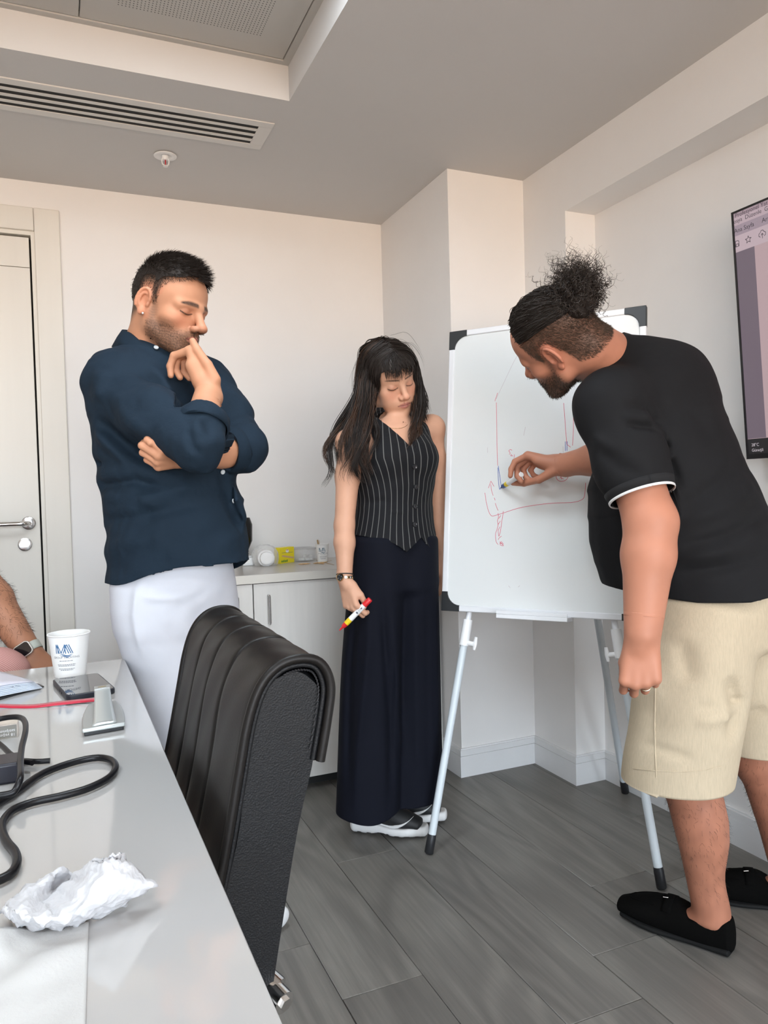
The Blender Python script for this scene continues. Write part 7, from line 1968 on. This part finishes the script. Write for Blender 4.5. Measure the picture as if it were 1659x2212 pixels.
    mx_ = nn(g_, 'ShaderNodeMix', data_type='RGBA'); mx_.inputs['A'].default_value = (.40, .17, .15, 1); mx_.inputs['B'].default_value = (.58, .33, .30, 1); L_(wv.outputs['Fac'], mx_.inputs['Factor']); L_(mx_.outputs['Result'], bs.inputs['Base Color'])
    st = Field(); st.loft([hipc + UPZ * .04, hipc, hipc - UPZ * .06], [.17, .18, .17], [.14, .15, .14], rg_, k=.04)
    kv = P(-6, 1466, 2.02)
    st.chain([hipc - rg_ * .09, kA * .5 + hipc * .5 - rg_ * .04 + UPZ * .02, kv + UPZ * .0], [.095, .092, .084], k=.04); st.chain([hipc + rg_ * .09, kB * .92 + hipc * .08], [.095, .078], k=.04)
    v_, f_ = extract(st, *bounds(st), .009, disp=lambda p, d: d - np.where(np.abs(d) < .03, .002 * wob(p, 40.), 0))
    mesh_np('shorts', v_, f_, M_PINK, root)
    tp = Field(); tp.loft([hipc - UPZ * .02, hipc + UPZ * .22 - fw * .03, ch, ch + UPZ * .12], [.19, .18, .19, .14], [.15, .15, .14, .10], rg_, k=.03)
    tp.chain([ch + UPZ * .10, sh, sh * .5 + el * .5], [.09, .078, .072], k=.04); tp.chain([ch + UPZ * .10, shR, shR * .5 + el2 * .5], [.09, .076, .07], k=.04)
    v_, f_ = extract(tp, *bounds(tp), .008, disp=lambda p, d: d - np.where(np.abs(d) < .03, .003 * wob(p, 34.), 0))
    mesh_np('shirt', v_, f_, mat('white_jersey', (.6, .6, .6), .85), root)
    # watch
    c = wr - ax_ * .004; n_ = -CF * .82 + CR * .10 + CU * .18; n_ = unit(n_ - ax_ * (n_ @ ax_)); bx = np.cross(ax_, n_)
    w = empty('smartwatch', tuple(c), 'square smartwatch with a black screen and pale strap on the hairy wrist', 'watch')
    MM = Matrix.Translation(c + n_ * .036) @ frame_from(bx, n_).to_4x4()
    MB().prism(rrect(.048, .040, .012), -.004, .006, MM).build('case', mat('watch_alu', (.62, .61, .58), .3, metallic=.8), w, bevel=.0015)
    MB().prism(rrect(.042, .034, .009), .0058, .0066, MM).build('screen_glass', mat('watch_glass', (.006, .006, .008), .06), w)
    MB().tube([MM @ Vector((.024, .006, .001)), MM @ Vector((.0275, .006, .001))], .0034, 12).build('crown', mat('watch_alu', (.62, .61, .58), .3, metallic=.8), w, smooth=40)
    Pp = []
    for a_ in np.linspace(.50, 2 * math.pi - .50, 40):
        v = math.cos(a_) * n_ + math.sin(a_) * bx
        Pp.append([c + v * .0372 + ax_ * z for z in (-.012, -.006, 0, .006, .012)])
    MB().grid(Pp).build('strap', mat('strap_sage', (.50, .53, .47), .6), w, smooth=60, solid=.002)
    recenter(w)
    inv_root(root)
    # the chair that carries the seated person
    c0 = hipc - UPZ * .12
    ch_ = empty('office_chair', (hipc[0], hipc[1], 0), 'black padded chair carrying the seated person at the table end', 'chair')
    MM = Matrix.Translation((hipc[0], hipc[1], 0)) @ frame_from(fw, UPZ).to_4x4()
    MB().box((-.24, -.24, .30), (.24, .24, .375), MM).build('seat', M_LEATH_S, ch_, bevel=.02, bseg=3)
    MB().box((-.30, -.22, .42), (-.245, .22, .95), MM).build('backrest', M_LEATH_S, ch_, bevel=.02, bseg=3)
    for s in (-1, 1):
        MB().tube([MM @ Vector(v) for v in ((-.27, s * .2, .46), (-.26, s * .2, .33), (-.25, s * .2, .02))], .012, 10).build('leg', M_CHROME, ch_, smooth=40)
        MB().tube([MM @ Vector(v) for v in ((.2, s * .2, .32), (.2, s * .2, .0))], .012, 10).build('leg', M_CHROME, ch_, smooth=40)
    recenter(ch_)
build_seated()
